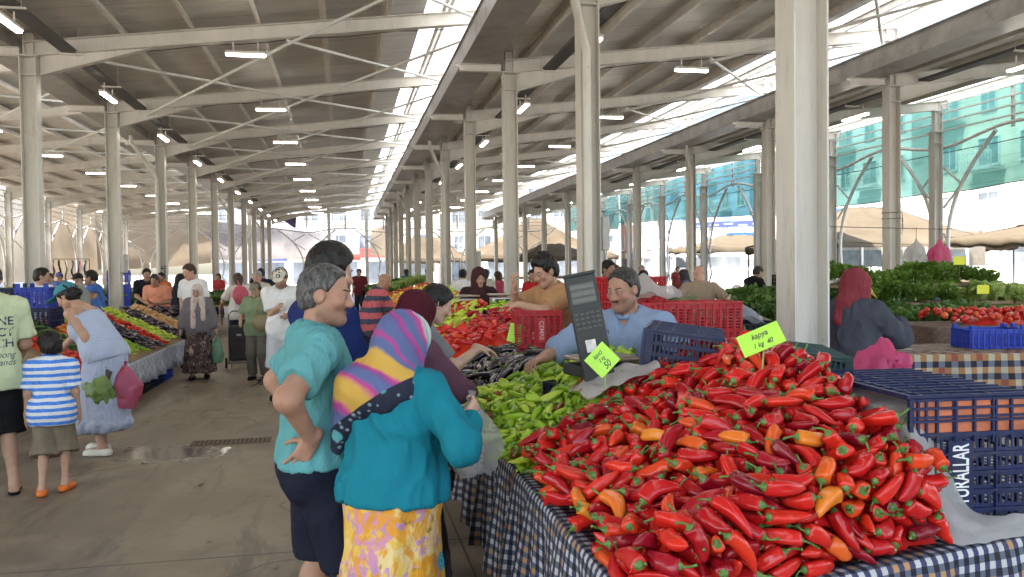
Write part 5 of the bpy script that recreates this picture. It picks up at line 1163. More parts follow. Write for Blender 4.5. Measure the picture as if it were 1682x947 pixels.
# ------------------------------------------------------------------ the pepper stall in front
def m_check(name, s, pal):
    t = NT(name); v = t.attr('cuv'); x, y, z = t.sep(v)
    u = t.math('MULTIPLY', x, 1 / s); w_ = t.math('MULTIPLY', y, 1 / s); iu = t.math('FLOOR', u); iw = t.math('FLOOR', w_)
    pu = t.math('MODULO', t.math('ADD', iu, 4000), 2); pw = t.math('MODULO', t.math('ADD', iw, 4000), 2)
    h = t.n('ShaderNodeTexWhiteNoise', {'Vector': t.comb(t.math('FLOOR', t.math('MULTIPLY', iu, .5)), t.math('FLOOR', t.math('MULTIPLY', iw, .5)), 0)}, noise_dimensions='3D').outputs['Value']
    a = t.mix(pw, pal[0], pal[1]); b = t.mix(pw, pal[2], t.mix(t.math('LESS_THAN', h, .28), pal[3], pal[4])); c = t.mix(pu, a, b)
    wv = t.noise(t.mapv(v, (1, 1, 1)), 900, 2); c = t.mix(t.math('MULTIPLY', wv, .35), c, (.05, .05, .06))
    fz = t.noise(v, 6, 5); c = t.mix(t.ramp(fz, [(.45, 0), (.8, .35)]), c, (.12, .10, .09))
    return t.done(t.bsdf(c, .8, t.bump(t.noise(v, 500, 2), .2, .002), spec=.15))
CHECK = m_check('navy_check_cloth', .0225, [(.008, .009, .016), (.045, .05, .125), (.10, .125, .175), (.52, .53, .52), (.45, .26, .10)])
CHECK2 = m_check('plaid_cloth', .05, [(.02, .022, .035), (.40, .20, .08), (.16, .18, .24), (.50, .46, .36), (.30, .09, .06)])
LACE = m_check('pale_print_cloth', .07, [(.42, .44, .50), (.30, .35, .45), (.34, .38, .47), (.50, .51, .54), (.46, .44, .42)])
LEGM = pm('rusty_leg_paint', (.10, .028, .020), .5, .3, 12)
WOOD = pm('market_board', (.24, .16, .09), .7, .3, 8, .2, 40)

def place(o, M): o.matrix_world = M; return o
def pose_list(s): return np.array(s, float).reshape(-1, 8)
def mound(name, H, x0, x1, y0, y1, th, mat, label, keep, parent=None):
    m = MB()
    def fn(u, v):
        x = x0 + (x1 - x0) * u; y = max(y0 + (y1 - y0) * v, front_y(x) + .05); return (x, y, max(H(x, y) - th, TZ - .03) if keep(x, y) else TZ - .03)
    m.grid(fn, 40, 60)
    return m
def pepper_field(poses, protos, kinds, mound_mb, mname, mmat, mlabel, cap=275):
    """kinds: (weight, name, material, label, group, category)"""
    made = {}; rg = random.Random(11); P = pose_list(poses); extra = mound_mb
    for j, q in enumerate(P):
        Mw = Matrix.LocRotScale(Vector((q[0] / 1000, q[1] / 1000, q[2] / 1000)), Quaternion([c / 100 for c in q[3:7]]).normalized(), None); i = int(q[7])
        r = rg.random(); kd = None
        for k in kinds:
            if r < k[0]: kd = k; break
            r -= k[0]
        kd = kd or kinds[0]
        if j < cap:
            key = (i, kd[1], kd[3])
            if key not in made:
                me = protos[i][0].copy(); me.name = kd[1]; me.materials.clear(); me.materials.append(kd[2]); o = obj(kd[1], me); s = obj('stem', protos[i][1], o); made[key] = o; tag(o, kd[3], kd[5], kd[4])
            else: o = dup(made[key])
            o.matrix_world = Mw
        else:
            me = protos[i][0]; extra._add([Mw @ v.co for v in me.vertices], [tuple(p.vertices) for p in me.polygons], 0, None, True)
            me = protos[i][1]; extra._add([Mw @ v.co for v in me.vertices], [tuple(p.vertices) for p in me.polygons], 1, None, True)
    return extra.build(mname, mmat, label=mlabel, kind='stuff')

g = 'red peppers heaped on the checked stall'
RK = [(.78, 'red_pepper', M_RED, 'glossy bright red pepper with green stem in the big heap', g, 'pepper'),
      (.17, 'red_pepper', M_CRIM, 'deep crimson pepper with green stem in the big red heap', g, 'pepper'),
      (.05, 'orange_pepper', M_ORG, 'orange pepper with green stem lying among the red ones', g, 'pepper'),
      (.012, 'ripening_pepper', M_BRN, 'brownish half ripe pepper lying among the red ones', g, 'pepper')]
pepper_field(RED_POSES, REDP, RK, mound('m', red_h, .77, 1.80, 1.95, 3.85, .10, None, '', lambda x, y: y > front_y(x) + .08 and x > .80 and y < rg_line(x) + .05), 'red_pepper_heap', [M_RED, M_STEM], 'lower red peppers buried in the big heap')
g = 'green peppers heaped beside the red ones'
GK = [(.80, 'green_pepper', M_GRN, 'slim green pepper in the heap between eggplants and red peppers', g, 'pepper'), (.17, 'green_pepper', M_LIME, 'pale lime green pepper in the heap beside the red ones', g, 'pepper'), (.03, 'ripening_pepper', M_BRN, 'reddening pepper lying in the green pepper heap', g, 'pepper')]
pepper_field(GREEN_POSES, GRNP, GK, mound('m', green_h, .76, 1.46, 3.30, 5.5, .06, None, '', lambda x, y: y > rg_line(x) + .02 and y < 5.45), 'green_pepper_heap', [M_GRN, M_STEM], 'lower green peppers buried in the heap')
g = 'eggplants heaped at the far end of the stall'
pepper_field(EGG_POSES, EGGP, [(1, 'eggplant', M_EGG, 'shiny dark purple eggplant in the heap behind the green peppers', g, 'eggplant')], mound('m', egg_h, .76, 1.42, 5.2, 7.12, .055, None, '', lambda x, y: 5.25 < y < 7.1), 'eggplant_heap', [M_EGG, M_DRYSTEM], 'lower eggplants buried in the heap')

t = thing('stall_table', 'long wooden stall table under the checked cloth with red legs', 'table', (0, 0, 0))
m = MB(); m._add([(.74, 2.03, TZ - .035), (2.9, 2.52, TZ - .035), (2.9, 3.85, TZ - .035), (1.40, 3.85, TZ - .035), (1.40, 7.15, TZ - .035), (.74, 7.15, TZ - .035)] + [(.74, 2.03, TZ - .004), (2.9, 2.52, TZ - .004), (2.9, 3.85, TZ - .004), (1.40, 3.85, TZ - .004), (1.40, 7.15, TZ - .004), (.74, 7.15, TZ - .004)],
       [(5, 4, 3, 2, 1, 0), (6, 7, 8, 9, 10, 11)] + [(i, (i + 1) % 6, 6 + (i + 1) % 6, 6 + i) for i in range(6)]); m.build('tabletop', WOOD, t)
for (x, y) in ((.86, 2.25), (.86, 3.8), (.86, 4.6), (.86, 6.9), (1.34, 4.6), (1.34, 6.9), (2.75, 2.62), (2.75, 3.75)):
    m = MB(); m.bb(x - .018, y - .018, .002, x + .018, y + .018, TZ - .036); m.build('leg', LEGM, t)
# cloth: top sheet, long drop on the aisle side, front drop
def cloth_pt(u, v):
    return None
m = MB(); NU = 150
def edge(s):      # arc length along front right corner -> corner -> back
    Lf = 2.25; cx, cy = .715, 1.965
    if s < Lf: q = Lf - s; return Vector((cx + q * .9754, cy + q * .2204, 0)), Vector((.2204, -.9754, 0))
    q = s - Lf; return Vector((cx, cy + q, 0)), Vector((-1, 0, 0))
LT = 2.25 + 5.2
rows = [(-.10, .003, 0), (-.012, .004, 0), (-.002, .001, 1), (.006, -.012, 1), (.012, -.05, 1), (.02, -.15, 1), (.03, -.27, 1), (.04, -.40, 1), (.045, -.52, 1)]
vs = []; uv = []; fs = []
for i in range(NU + 1):
    s = LT * i / NU; p, n = edge(s)
    k = abs(s - 2.25)
    if k < .10: n = (Vector((.2204, -.9754, 0)).lerp(Vector((-1, 0, 0)), .5 + (s - 2.25) / .2)).normalized()
    for j, (o, dz, d) in enumerate(rows):
        f = max(0, -dz) * (.085 * math.sin(s * 17 + 1.3 * math.sin(s * 5)) + .05 * math.sin(s * 41 + 2)); low = 1 + .06 * math.sin(s * 3.1) + .05 * math.sin(s * 8.3)
        q = p + n * (o + f * (1 if d else 0)); vs.append((q.x, q.y, TZ + .004 + dz * low)); uv.append((s, -(o if not d else .0) * 1 + dz, 0))
n_ = len(rows)
fs = [(i * n_ + j, (i + 1) * n_ + j, (i + 1) * n_ + j + 1, i * n_ + j + 1) for i in range(NU) for j in range(n_ - 1)]
m._add(vs, fs, 0, uv, True)
m._add([(.80, 2.09, TZ + .003), (2.9, 2.56, TZ + .003), (2.9, 3.84, TZ + .003), (1.39, 3.84, TZ + .003), (1.39, 7.14, TZ + .003), (.80, 7.14, TZ + .003)], [(0, 1, 2, 3, 4, 5)])
cl = m.build('tablecloth', CHECK, label='navy and white checked cloth hanging down the pepper stall', cat='tablecloth')
sd_ = cl.modifiers.new('thick', 'SOLIDIFY'); sd_.thickness = .002

# ---- crates: moulded walls with slots, ribs and a rim
def m_plastic(name, base, dirt, rough=.42):
    t = NT(name); v = t.coord(); f = t.noise(v, 5, 5); c = t.ramp(f, [(.3, tuple(x * .8 for x in base)), (.7, tuple(min(1, x * 1.15) for x in base))])
    c = t.mix(t.ramp(t.noise(v, 13, 8, .7), [(.50, 0), (.72, .75)]), c, dirt); return t.done(t.bsdf(c, rough, t.bump(t.noise(v, 70, 4), .15, .003), spec=.28))
P_BLUE = m_plastic('navy_crate_plastic', (.008, .015, .06), (.045, .045, .055)); P_GREEN = m_plastic('dark_green_crate_plastic', (.012, .04, .042), (.05, .06, .055))
P_RED = m_plastic('red_crate_plastic', (.42, .015, .022), (.30, .10, .09)); P_COB = m_plastic('cobalt_crate_plastic', (.025, .055, .42), (.05, .06, .22)); P_BLACK = m_plastic('black_crate_plastic', (.012, .016, .024), (.05, .05, .055))
P_ORNG = pm('orange_dirt_plastic', (.42, .12, .05), .6, .35, 14, dirt=(.12, .07, .05))
WHITE_INK = pm('white_ink', (.70, .71, .72), .6, .1)
def crate_mesh(name, L, W, H, mat, pitch=.055, band=.05, slot=.6, posts=False, orange=False):
    m = MB(); t = .004; mats = [mat, P_ORNG]
    def wall(p, du, Lw):         # p: corner, du: direction along the wall; the wall's outside is to the right of du
        du = Vector(du); nrm = du.cross(Vector((0, 0, 1))); p = Vector(p)
        def bar(u0, u1, z0, z1, o0, o1, mi=0):
            a = p + du * u0 + nrm * o0; b = p + du * u1 + nrm * o1; lo = (min(a.x, b.x), min(a.y, b.y)); hi = (max(a.x, b.x), max(a.y, b.y)); m.bb(lo[0], lo[1], z0, hi[0], hi[1], z1, mi)
        bar(0, Lw, H - band, H, -t, 0); bar(0, Lw, H - .012, H + .001, .0005, .012); bar(0, Lw, H - band - .004, H - band + .004, .0005, .010)
        bar(0, Lw, 0, .03, -t, 0); n = max(3, round(Lw / pitch))
        for i in range(n + 1):
            u = Lw * i / n; e = min(max(u, .005), Lw - .005); bar(e - .004, e + .004, .002, H - .013, .0006, .011)
            if i < n:
                u1 = Lw * (i + 1) / n; c0, c1 = u + (u1 - u) * (.5 - slot / 2), u + (u1 - u) * (.5 + slot / 2)
                bar(u, c0, .0301, H - band - .0001, -t, 0); bar(c1, u1, .0301, H - band - .0001, -t, 0)
                z = .03; k = 0
                while z < H - band - .01: bar(c0 + .0001, c1 - .0001, z + .013, min(z + .021, H - band - .001), -t + .0004, -.0004); z += .021; k += 1
        for z in (H * .33, H * .66): bar(0, Lw, z - .003, z + .003, .0008, .009)
        if orange: bar(.012, Lw - .012, H * .36, H - band - .001, -.0035, .0032, 1) if False else None
    wall((-L / 2, -W / 2, 0), (1, 0, 0), L); wall((L / 2, -W / 2, 0), (0, 1, 0), W); wall((L / 2, W / 2, 0), (-1, 0, 0), L); wall((-L / 2, W / 2, 0), (0, -1, 0), W)
    for i in range(int(L / .045) + 1): x = -L / 2 + .006 + i * .045; m.bb(x - .005, -W / 2 + .0045, .001, x + .005, W / 2 - .0045, .009)
    for i in range(int(W / .045) + 1): y = -W / 2 + .006 + i * .045; m.bb(-L / 2 + .0045, y - .005, .0095, L / 2 - .0045, y + .005, .0135)
    if posts:
        for sx in (-1, 1):
            for sy in (-1, 1): m.bb(sx * L / 2 - sx * .045, sy * W / 2 - sy * .002, H + .0015, sx * L / 2 - sx * .002, sy * W / 2 - sy * .03, H + .055); m.bb(sx * L / 2 - sx * .03, sy * W / 2 - sy * .0021, H + .0015, sx * L / 2 - sx * .0021, sy * W / 2 - sy * .05, H + .0545)
    return m.mesh(name, mats)
def rot_m(x, y, z, loc): 
    A = Matrix((x, y, z)).transposed().to_4x4(); A.translation = loc; return A
CR_BIG = crate_mesh('crate', .68, .43, .46, P_BLUE, .062, .06, .5)
o = obj('plastic_crate', CR_BIG); tag(o, 'dirty navy crate lettered TURALLAR lying on its side at stall corner', 'crate')
Mb = rot_m(Vector((0, -1, 0)), Vector((0, 0, 1)), Vector((-1, 0, 0)), Vector((2.27, 2.71, TZ + .012 + .215))); Mb = Mb @ Matrix.Rotation(R(-4), 4, 'Y'); o.matrix_world = Mb
# its near end wall: orange stained top band, a panel with the lettering, a hand hole
x0 = .34
m = MB(); m.bb(x0 - .0036, .088, .03, x0 + .0028, .205, .44, 0); 
for i in range(3): m.bb(x0 + .003, .095 + i * .042, .012, x0 + .014, .103 + i * .042, .45, 1)
for i in range(7): m.bb(x0 + .003, .07, .03 + i * .066, x0 + .0135, .212, .038 + i * .066, 1)
m.build('stained_band', [P_ORNG, P_BLUE], o, label='orange stained band of ribs along crate edge')
m = MB(); m.bb(x0 + .003, -.20, .235, x0 + .010, .075, .325, 0, .003); pl = m.build('letter_panel', P_BLUE, o)
text('lettering', 'TURALLAR', .080, WHITE_INK, Matrix(((0, 0, 1, x0 + .0115), (1, 0, 0, -.036), (0, 1, 0, .279), (0, 0, 0, 1))), pl, .001, xs=.52)
m = MB(); m.bb(x0 + .0031, -.10, .365, x0 + .012, .045, .415, 0, .004); m.bb(x0 + .0122, -.088, .376, x0 + .0128, .033, .404, 1); m.build('hand_hole', [P_BLUE, pm('pale_gap', (.35, .25, .25), .7, .4, 30)], o)
CR_GRN = crate_mesh('crate', .60, .40, .30, P_GREEN, .05, .05, .55)
o = obj('plastic_crate', CR_GRN); tag(o, 'dark green crate lying on its side behind the red heap', 'crate')
o.matrix_world = rot_m(Vector((-.35, -.937, 0)), Vector((.10, -.037, .994)), Vector((-.931, .348, .107)), Vector((2.12, 3.36, TZ + .29))) 
CR_NAV = crate_mesh('crate', .60, .40, .36, P_BLUE, .05, .045, .6)
o = obj('plastic_crate', CR_NAV); tag(o, 'navy crate on its side between weighing scale and red heap', 'crate')
o.matrix_world = rot_m(Vector((-.42, -.9075, 0)), Vector((.12, -.055, .991)), Vector((-.899, .416, .132)), Vector((1.74, 3.70, TZ + .352)))
o = obj('plastic_crate', crate_mesh('crate', .50, .36, .30, P_BLACK)); tag(o, 'black crate the weighing scale stands on', 'crate'); o.location = (1.30, 4.12, TZ + .004); o.rotation_euler = (0, 0, .5)
# thin white liner
def m_film(name, colr, transp, print_=None):
    t = NT(name); v = t.coord(); f = t.noise(v, 9, 6, .6); c = t.ramp(f, [(.3, tuple(x * .8 for x in colr)), (.7, colr)])
    if print_:
        for i, (pc, lo) in enumerate(print_): c = t.mix(t.ramp(t.noise(t.mapv(v, (1, 1, 1), (0, 0, 0), (i * 3.7, 1, 2)), 11, 3), [(lo, 0), (lo + .02, .8)]), c, pc)
    n = t.bump(t.noise(v, 26, 6, .65), .6, .012)
    a = t.n('ShaderNodeMixShader', {0: .45, 1: t.bsdf(c, .3, n, spec=.5), 2: t.n('ShaderNodeBsdfTranslucent', {'Color': c, 'Normal': n})})
    return t.done(t.n('ShaderNodeMixShader', {0: t.math('MULTIPLY_ADD', f, .3, transp - .15), 1: a, 2: t.n('ShaderNodeBsdfTransparent')}))
FILM = m_film('white_film', (.62, .61, .59), .22); CLEAR = m_film('clear_film', (.60, .62, .62), .62)
def catmull(P, t):
    n = len(P) - 1; i = min(int(t * n), n - 1); f = t * n - i; p = [Vector(P[max(0, min(n, i + k))]) for k in (-1, 0, 1, 2)]
    return .5 * ((2 * p[1]) + (p[2] - p[0]) * f + (2 * p[0] - 5 * p[1] + 4 * p[2] - p[3]) * f * f + (3 * p[1] - p[0] - 3 * p[2] + p[3]) * f ** 3)
def film(name, rowsP, nu, nv, amp, mat, seed, label, cat, fr=9):
    m = MB()
    def fn(u, v):
        ps = [catmull(r, u) for r in rowsP]; q = catmull(ps, v); x = Vector((n3(q.x * fr, q.y * fr, q.z * fr, seed), n3(q.x * fr, q.y * fr, q.z * fr, seed + 1), n3(q.x * fr, q.y * fr, q.z * fr, seed + 2)))
        y = abs(n3(q.x * fr * 2.3, q.y * fr * 2.3, q.z * fr * 2.3, seed + 3)); return q + x * amp + Vector((-.4, -.3, .6)) * y * amp
    m.grid(fn, nu, nv); return m.build(name, mat, label=label, cat=cat)
film('plastic_liner', [[(2.15, 3.05, 1.20), (2.12, 2.75, 1.20), (2.0, 2.5, 1.19), (1.93, 2.42, 1.08), (1.98, 2.345, .885), (2.15, 2.34, .865), (2.4, 2.42, .865), (2.8, 2.53, .87)],
                       [(1.84, 3.10, 1.215), (1.81, 2.75, 1.205), (1.80, 2.43, 1.17), (1.815, 2.335, 1.0), (1.90, 2.28, .875), (2.08, 2.305, .85), (2.35, 2.38, .85), (2.8, 2.48, .85)],
                       [(1.78, 3.08, 1.17), (1.765, 2.75, 1.12), (1.765, 2.44, 1.06), (1.775, 2.325, .92), (1.84, 2.255, .85), (2.02, 2.278, .835), (2.35, 2.345, .83), (2.8, 2.45, .83)],
                       [(1.70, 3.0, 1.1), (1.70, 2.72, 1.04), (1.72, 2.44, .97), (1.74, 2.31, .87), (1.82, 2.228, .825), (2.0, 2.262, .812), (2.35, 2.335, .812), (2.8, 2.44, .812)]], 64, 18, .016, FILM, 3, 'crumpled white plastic sheet spilling from the navy crate lettered TURALLAR', 'plastic sheet')
film('plastic_bag', [[(.98, 3.62, 1.125), (1.10, 3.66, 1.19), (1.28, 3.62, 1.235)], [(.99, 3.52, 1.14), (1.14, 3.53, 1.21), (1.34, 3.50, 1.25)], [(1.02, 3.41, 1.12), (1.17, 3.40, 1.19), (1.34, 3.40, 1.22)]], 26, 18, .018, m_film('printed_film', (.66, .65, .62), .06, [((.55, .10, .16), .60), ((.10, .22, .50), .64)]), 9, 'flat white bag with pink and blue print between green and red peppers', 'plastic bag', 12)

# price cards
NEON = pm('neon_card', (.38, .72, .07), .6, .06, 20); INK = pm('pen_ink', (.03, .05, .06), .6)
def card(loc, w_, h_, rot, lines, label, stick=.16):
    t = thing('price_card', label, 'price card', loc); m = MB(); m.box((0, 0, 0), (w_, .0016, h_)); c = m.build('card', NEON, t)
    Mx = rot.to_matrix().to_4x4(); c.matrix_local = Mx
    for i, (tx, sz, dz) in enumerate(lines): text('handwriting', tx, sz, INK, Matrix(((1, 0, 0, 0), (0, 0, -1, -.0012), (0, 1, 0, dz), (0, 0, 0, 1))), c, .0004, shear=.35, xs=.8)
    m = MB(); d = Mx @ Vector((0, .003, -h_ * .3)); m.tube([d, (d.x * .6, d.y + .006, d.z - stick * .5), (d.x * .4, d.y + .01, d.z - stick)], .0035, 6); m.build('stick', pm('card_stick', (.30, .36, .12), .6), t)
from mathutils import Euler
card((1.055, 3.36, 1.295), .112, .108, Euler((R(-12), R(-47), R(-22))), [('kavci', .028, .028), ('2 kg', .022, .002), ('50', .040, -.03)], 'neon green price card turned on its corner beside the scale', .10)
card((1.56, 2.95, 1.40), .165, .10, Euler((R(-38), R(-24), R(-25))), [('kapya', .036, .02), ('1 kg  40', .03, -.022)], 'neon green price card tilted on top of the red heap', .12)
card((1.34, 6.55, 1.165), .12, .15, Euler((R(-10), R(14), R(-14))), [('20', .05, .0)], 'neon green price card stuck into the eggplants', .12)

# the scale
SC = pm('scale_plastic', (.016, .019, .018), .6, .2, 12, .1, 120); SC2 = pm('scale_dark', (.018, .02, .021), .35); PAN = pm('scale_pan', (.30, .24, .20), .35, .2, 6, metal=.6)
t = thing('weighing_scale', 'dark grey market scale with tall leaning display beside the vendor', 'scale', (1.205, 3.62, 1.165), R(12))
m = MB(); m.box((.05, .20, .03), (.30, .30, .058), None, 0, .012); m.build('base', SC, t)
m = MB(); m.box((.05, .20, .085), (.30, .28, .018), None, 0, .008); m.bb(-.08, .08, .0945, .18, .32, .097); m.build('pan', PAN, t)
Mx = Matrix.Translation((-.10, -.02, .02)) @ Matrix.Rotation(R(-9), 4, 'Y') @ Matrix.Rotation(R(-6), 4, 'X') @ Matrix.Rotation(R(-24), 4, 'Z')
m = MB(); m.box((0, 0, .235), (.138, .085, .47), None, 0, .006); m.box((0, 0, .476), (.145, .092, .014), None, 0, .004); hd = m.build('display_head', SC, t); hd.matrix_local = Mx
m = MB()
m.box((0, -.0435, .39), (.112, .003, .095), None, 0, .001); m.build('display_window', SC2, hd)
m = MB()
for r_ in range(3): m.box((0, -.0450, .42 - r_ * .03), (.105, .0012, .018))
m.build('digit_panel', pm('lcd_panel', (.05, .062, .058), .2), hd)
m = MB()
for r_ in range(4):
    for c in range(5): m.box((-.048 + c * .024, -.0435, .30 - r_ * .021), (.018, .003, .014), None, 0, .001)
m.build('keypad', SC2, hd)
m = MB(); m.box((-.01, -.0432, .155), (.045, .0016, .055)); m.build('sticker', pm('paper_sticker', (.55, .54, .50), .6, .25, 40), hd)
m = MB(); m.box((.0785, -.01, .20), (.003, .03, .02), None, 0, .001); m.box((.0785, .022, .20), (.003, .014, .014), None, 0, .001); m.build('switch', SC2, hd)

# red crate under the young man's arms, at the end of the eggplants
CR_RED = crate_mesh('crate', .50, .36, .30, P_RED, .055, .04, .55)
o = obj('plastic_crate', CR_RED); tag(o, 'red crate the young man leans his arms on', 'crate'); o.location = (1.545, 6.72, 1.05); o.rotation_euler = (0, 0, R(82))
m = MB(); m.bb(-.252 - .012, -.075, .05, -.252 - .0115 - .004, -.0, .24, 0, .003)
pl = MB().box((-.2655, -.02, .14), (.003, .075, .20), None, 0).build('letter_panel', P_RED, o); text('lettering', 'CEMRE', .05, pm('faded_ink', (.55, .35, .33), .7), Matrix(((0, 0, -1, -.268), (0, -1, 0, -.02), (1, 0, 0, .14), (0, 0, 0, 1))) @ Matrix.Rotation(PI, 4, 'Z') if False else Matrix(((0, 0, -1, -.268), (0, -1, 0, -.02), (-1, 0, 0, .14), (0, 0, 0, 1))), pl, .0008)
t = thing('crate_trestle', 'low wooden trestle under the red crate beside the eggplants', 'trestle', (1.56, 6.78, 0))
MB().bb(-.16, -.3, 1.005, .2, .28, 1.045).build('top_board', WOOD, t)
for sx in (-.12, .16):
    for sy in (-.25, .23): MB().bb(sx - .02, sy - .02, .002, sx + .02, sy + .02, 1.0045).build('leg', WOOD, t)
# ------------------------------------------------------------------ other stalls
def m_leaf(name, lo, hi):
    t = NT(name); rnd = t.n('ShaderNodeObjectInfo').outputs['Random']; v = t.coord()
    c = t.ramp(t.math('MULTIPLY_ADD', t.noise(v, 18, 4), .7, t.math('MULTIPLY', rnd, .45)), [(.25, lo), (.85, hi)])
    s = t.n('ShaderNodeMixShader', {0: .25, 1: t.bsdf(c, .45, spec=.4), 2: t.n('ShaderNodeBsdfTranslucent', {'Color': c})}); return t.done(s)
L_PARS = m_leaf('parsley_leaf', (.045, .105, .015), (.165, .28, .038)); L_LETT = m_leaf('lettuce_leaf', (.18, .28, .055), (.42, .52, .18)); L_CHARD = m_leaf('chard_leaf', (.035, .09, .018), (.12, .21, .045))
L_PALE = m_leaf('leek_leaf', (.10, .16, .06), (.30, .36, .20)); L_STALK = pm('pale_stalk', (.45, .50, .30), .5)
def bunch_mesh(name, seed, r, h, n, ls, mat, cup=False):
    rg = random.Random(seed); m = MB()
    for i in range(n):
        a = rg.uniform(0, 2 * PI); q = rg.random() ** .5; z = rg.uniform(.15, 1)
        rad = r * q * (.35 + .75 * z) if not cup else r * (.25 + .75 * rg.random()) * z
        p = Vector((math.cos(a) * rad, math.sin(a) * rad, h * z * (1.05 - .35 * q))); out = Vector((math.cos(a), math.sin(a), rg.uniform(.2, 1.2) if not cup else 1.6)).normalized()
        side = out.cross(Vector((rg.uniform(-1, 1), rg.uniform(-1, 1), rg.uniform(-.4, 1)))).normalized(); s = ls * rg.uniform(.6, 1.3); up = out.cross(side) * s * .3
        vs = [p - out * s * .5, p - out * s * .1 + side * s * .45 + up, p + out * s * .5 + side * s * .25 - up * .3, p + out * s * .62 + up * .4, p + out * s * .5 - side * s * .25 - up * .2, p - out * s * .1 - side * s * .45 + up, p + up * -.6]
        m._add(vs, [(0, 1, 6), (1, 2, 6), (2, 3, 6), (3, 4, 6), (4, 5, 6), (5, 0, 6)], 0)
    for i in range(10): a = rg.uniform(0, 6.3); m.tube([(0, 0, 0), (math.cos(a) * r * .5, math.sin(a) * r * .5, h * .7)], .006 if not cup else .004, 4, 1, False)
    return m.mesh(name, [mat, L_STALK])
def round_mesh(name, r, mat, sq=.86, lob=5, n=12, seed=1):
    m = MB(); m.lathe([(0.001, r * sq * .82), (r * .22, r * sq * .95), (r * .6, r * sq * .8), (r * .92, r * sq * .35), (r, -.02 * r), (r * .88, -r * sq * .5), (r * .5, -r * sq * .88), (.001, -r * sq * .95)], n, lobes=lambda a, z: 1 + .035 * math.cos(lob * a + seed) + .02 * math.sin(2 * a + seed)); return m.mesh(name, mat)
def long_mesh(name, L, r0, r1, mat, seed=1, bend=.15):
    m = MB(); m.tube([((t - .5) * L, bend * L * (t - .5) ** 2, 0) for t in (0, .04, .2, .5, .8, .97, 1)], [r0 * .4, r0 * .9, r0, (r0 + r1) / 2, r1 * 1.1, r1 * .7, r1 * .2], 8); return m.mesh(name, mat)
TOMS = [round_mesh('tomato', r, M_TOM, .8, 5, 12, i) for i, r in enumerate((.034, .038, .031))]
CARS = [long_mesh('carrot', .17, .017, .006, M_CAR, i, .1) for i in range(3)]; CUCS = [long_mesh('cucumber', .16, .017, .015, M_CUC, i, b) for i, b in enumerate((.1, -.25, .3))]
LEMS = [round_mesh('yellow_fruit', r, M_LEM, 1.0, 3, 10, i) for i, r in enumerate((.035, .04))]; OFRS = [round_mesh('orange_fruit', r, M_OFR, .95, 3, 10, i) for i, r in enumerate((.037, .042))]
POTS = [round_mesh('potato', r, M_ONI, .8, 2, 10, i) for i, r in enumerate((.035, .042))]; ZUCS = [long_mesh('courgette', .17, .021, .019, M_PUMP, i, b) for i, b in enumerate((.1, -.2))]
EGS = [long_mesh('eggplant', .2, .02, .026, M_EGG, i, b) for i, b in enumerate((.2, -.3))]; BEAN = [long_mesh('green_bean', .13, .008, .006, M_GRN, i, b) for i, b in enumerate((.5, -.4))]
RPS = [p[0] for p in REDP[:5]]; GPS = [p[0] for p in GRNP[:5]]
LPS = []; CPS = []
for p in GRNP[:4]: c = p[0].copy(); c.name = 'pale_pepper'; c.materials.clear(); c.materials.append(M_LIME); LPS.append(c)
for p in REDP[:5]: c = p[0].copy(); c.name = 'crimson_pepper'; c.materials.clear(); c.materials.append(M_CRIM); CPS.append(c)
PARS = [bunch_mesh('parsley', 400 + i, .12, .2, 190, .045, L_PARS) for i in range(4)]; CHRD = [bunch_mesh('leafy_greens', 420 + i, .17, .14, 110, .085, L_CHARD) for i in range(3)]
LETS = [bunch_mesh('lettuce', 440 + i, .10, .22, 70, .10, L_LETT, True) for i in range(3)]; LEEK = [bunch_mesh('pale_greens', 460 + i, .15, .12, 80, .09, L_PALE) for i in range(2)]
CABB = MB().ball((0, 0, .11), (.12, .12, .105), 16)
for i in range(7):
    a = i * .9; CABB.grid(lambda u, v, a=a: Vector((0, 0, .10)) + Matrix.Rotation(a, 3, 'Z') @ Matrix.Rotation(.25, 3, 'X') @ Vector((.127 * math.sin((u - .5) * 1.7) * math.cos((v - .4) * 1.6), .127 * math.cos((u - .5) * 1.7) * math.cos((v - .4) * 1.6) + .006 * math.sin(u * 20), .118 * math.sin((v - .4) * 1.6))), 8, 8)
CABB = CABB.mesh('cabbage', M_CAB)

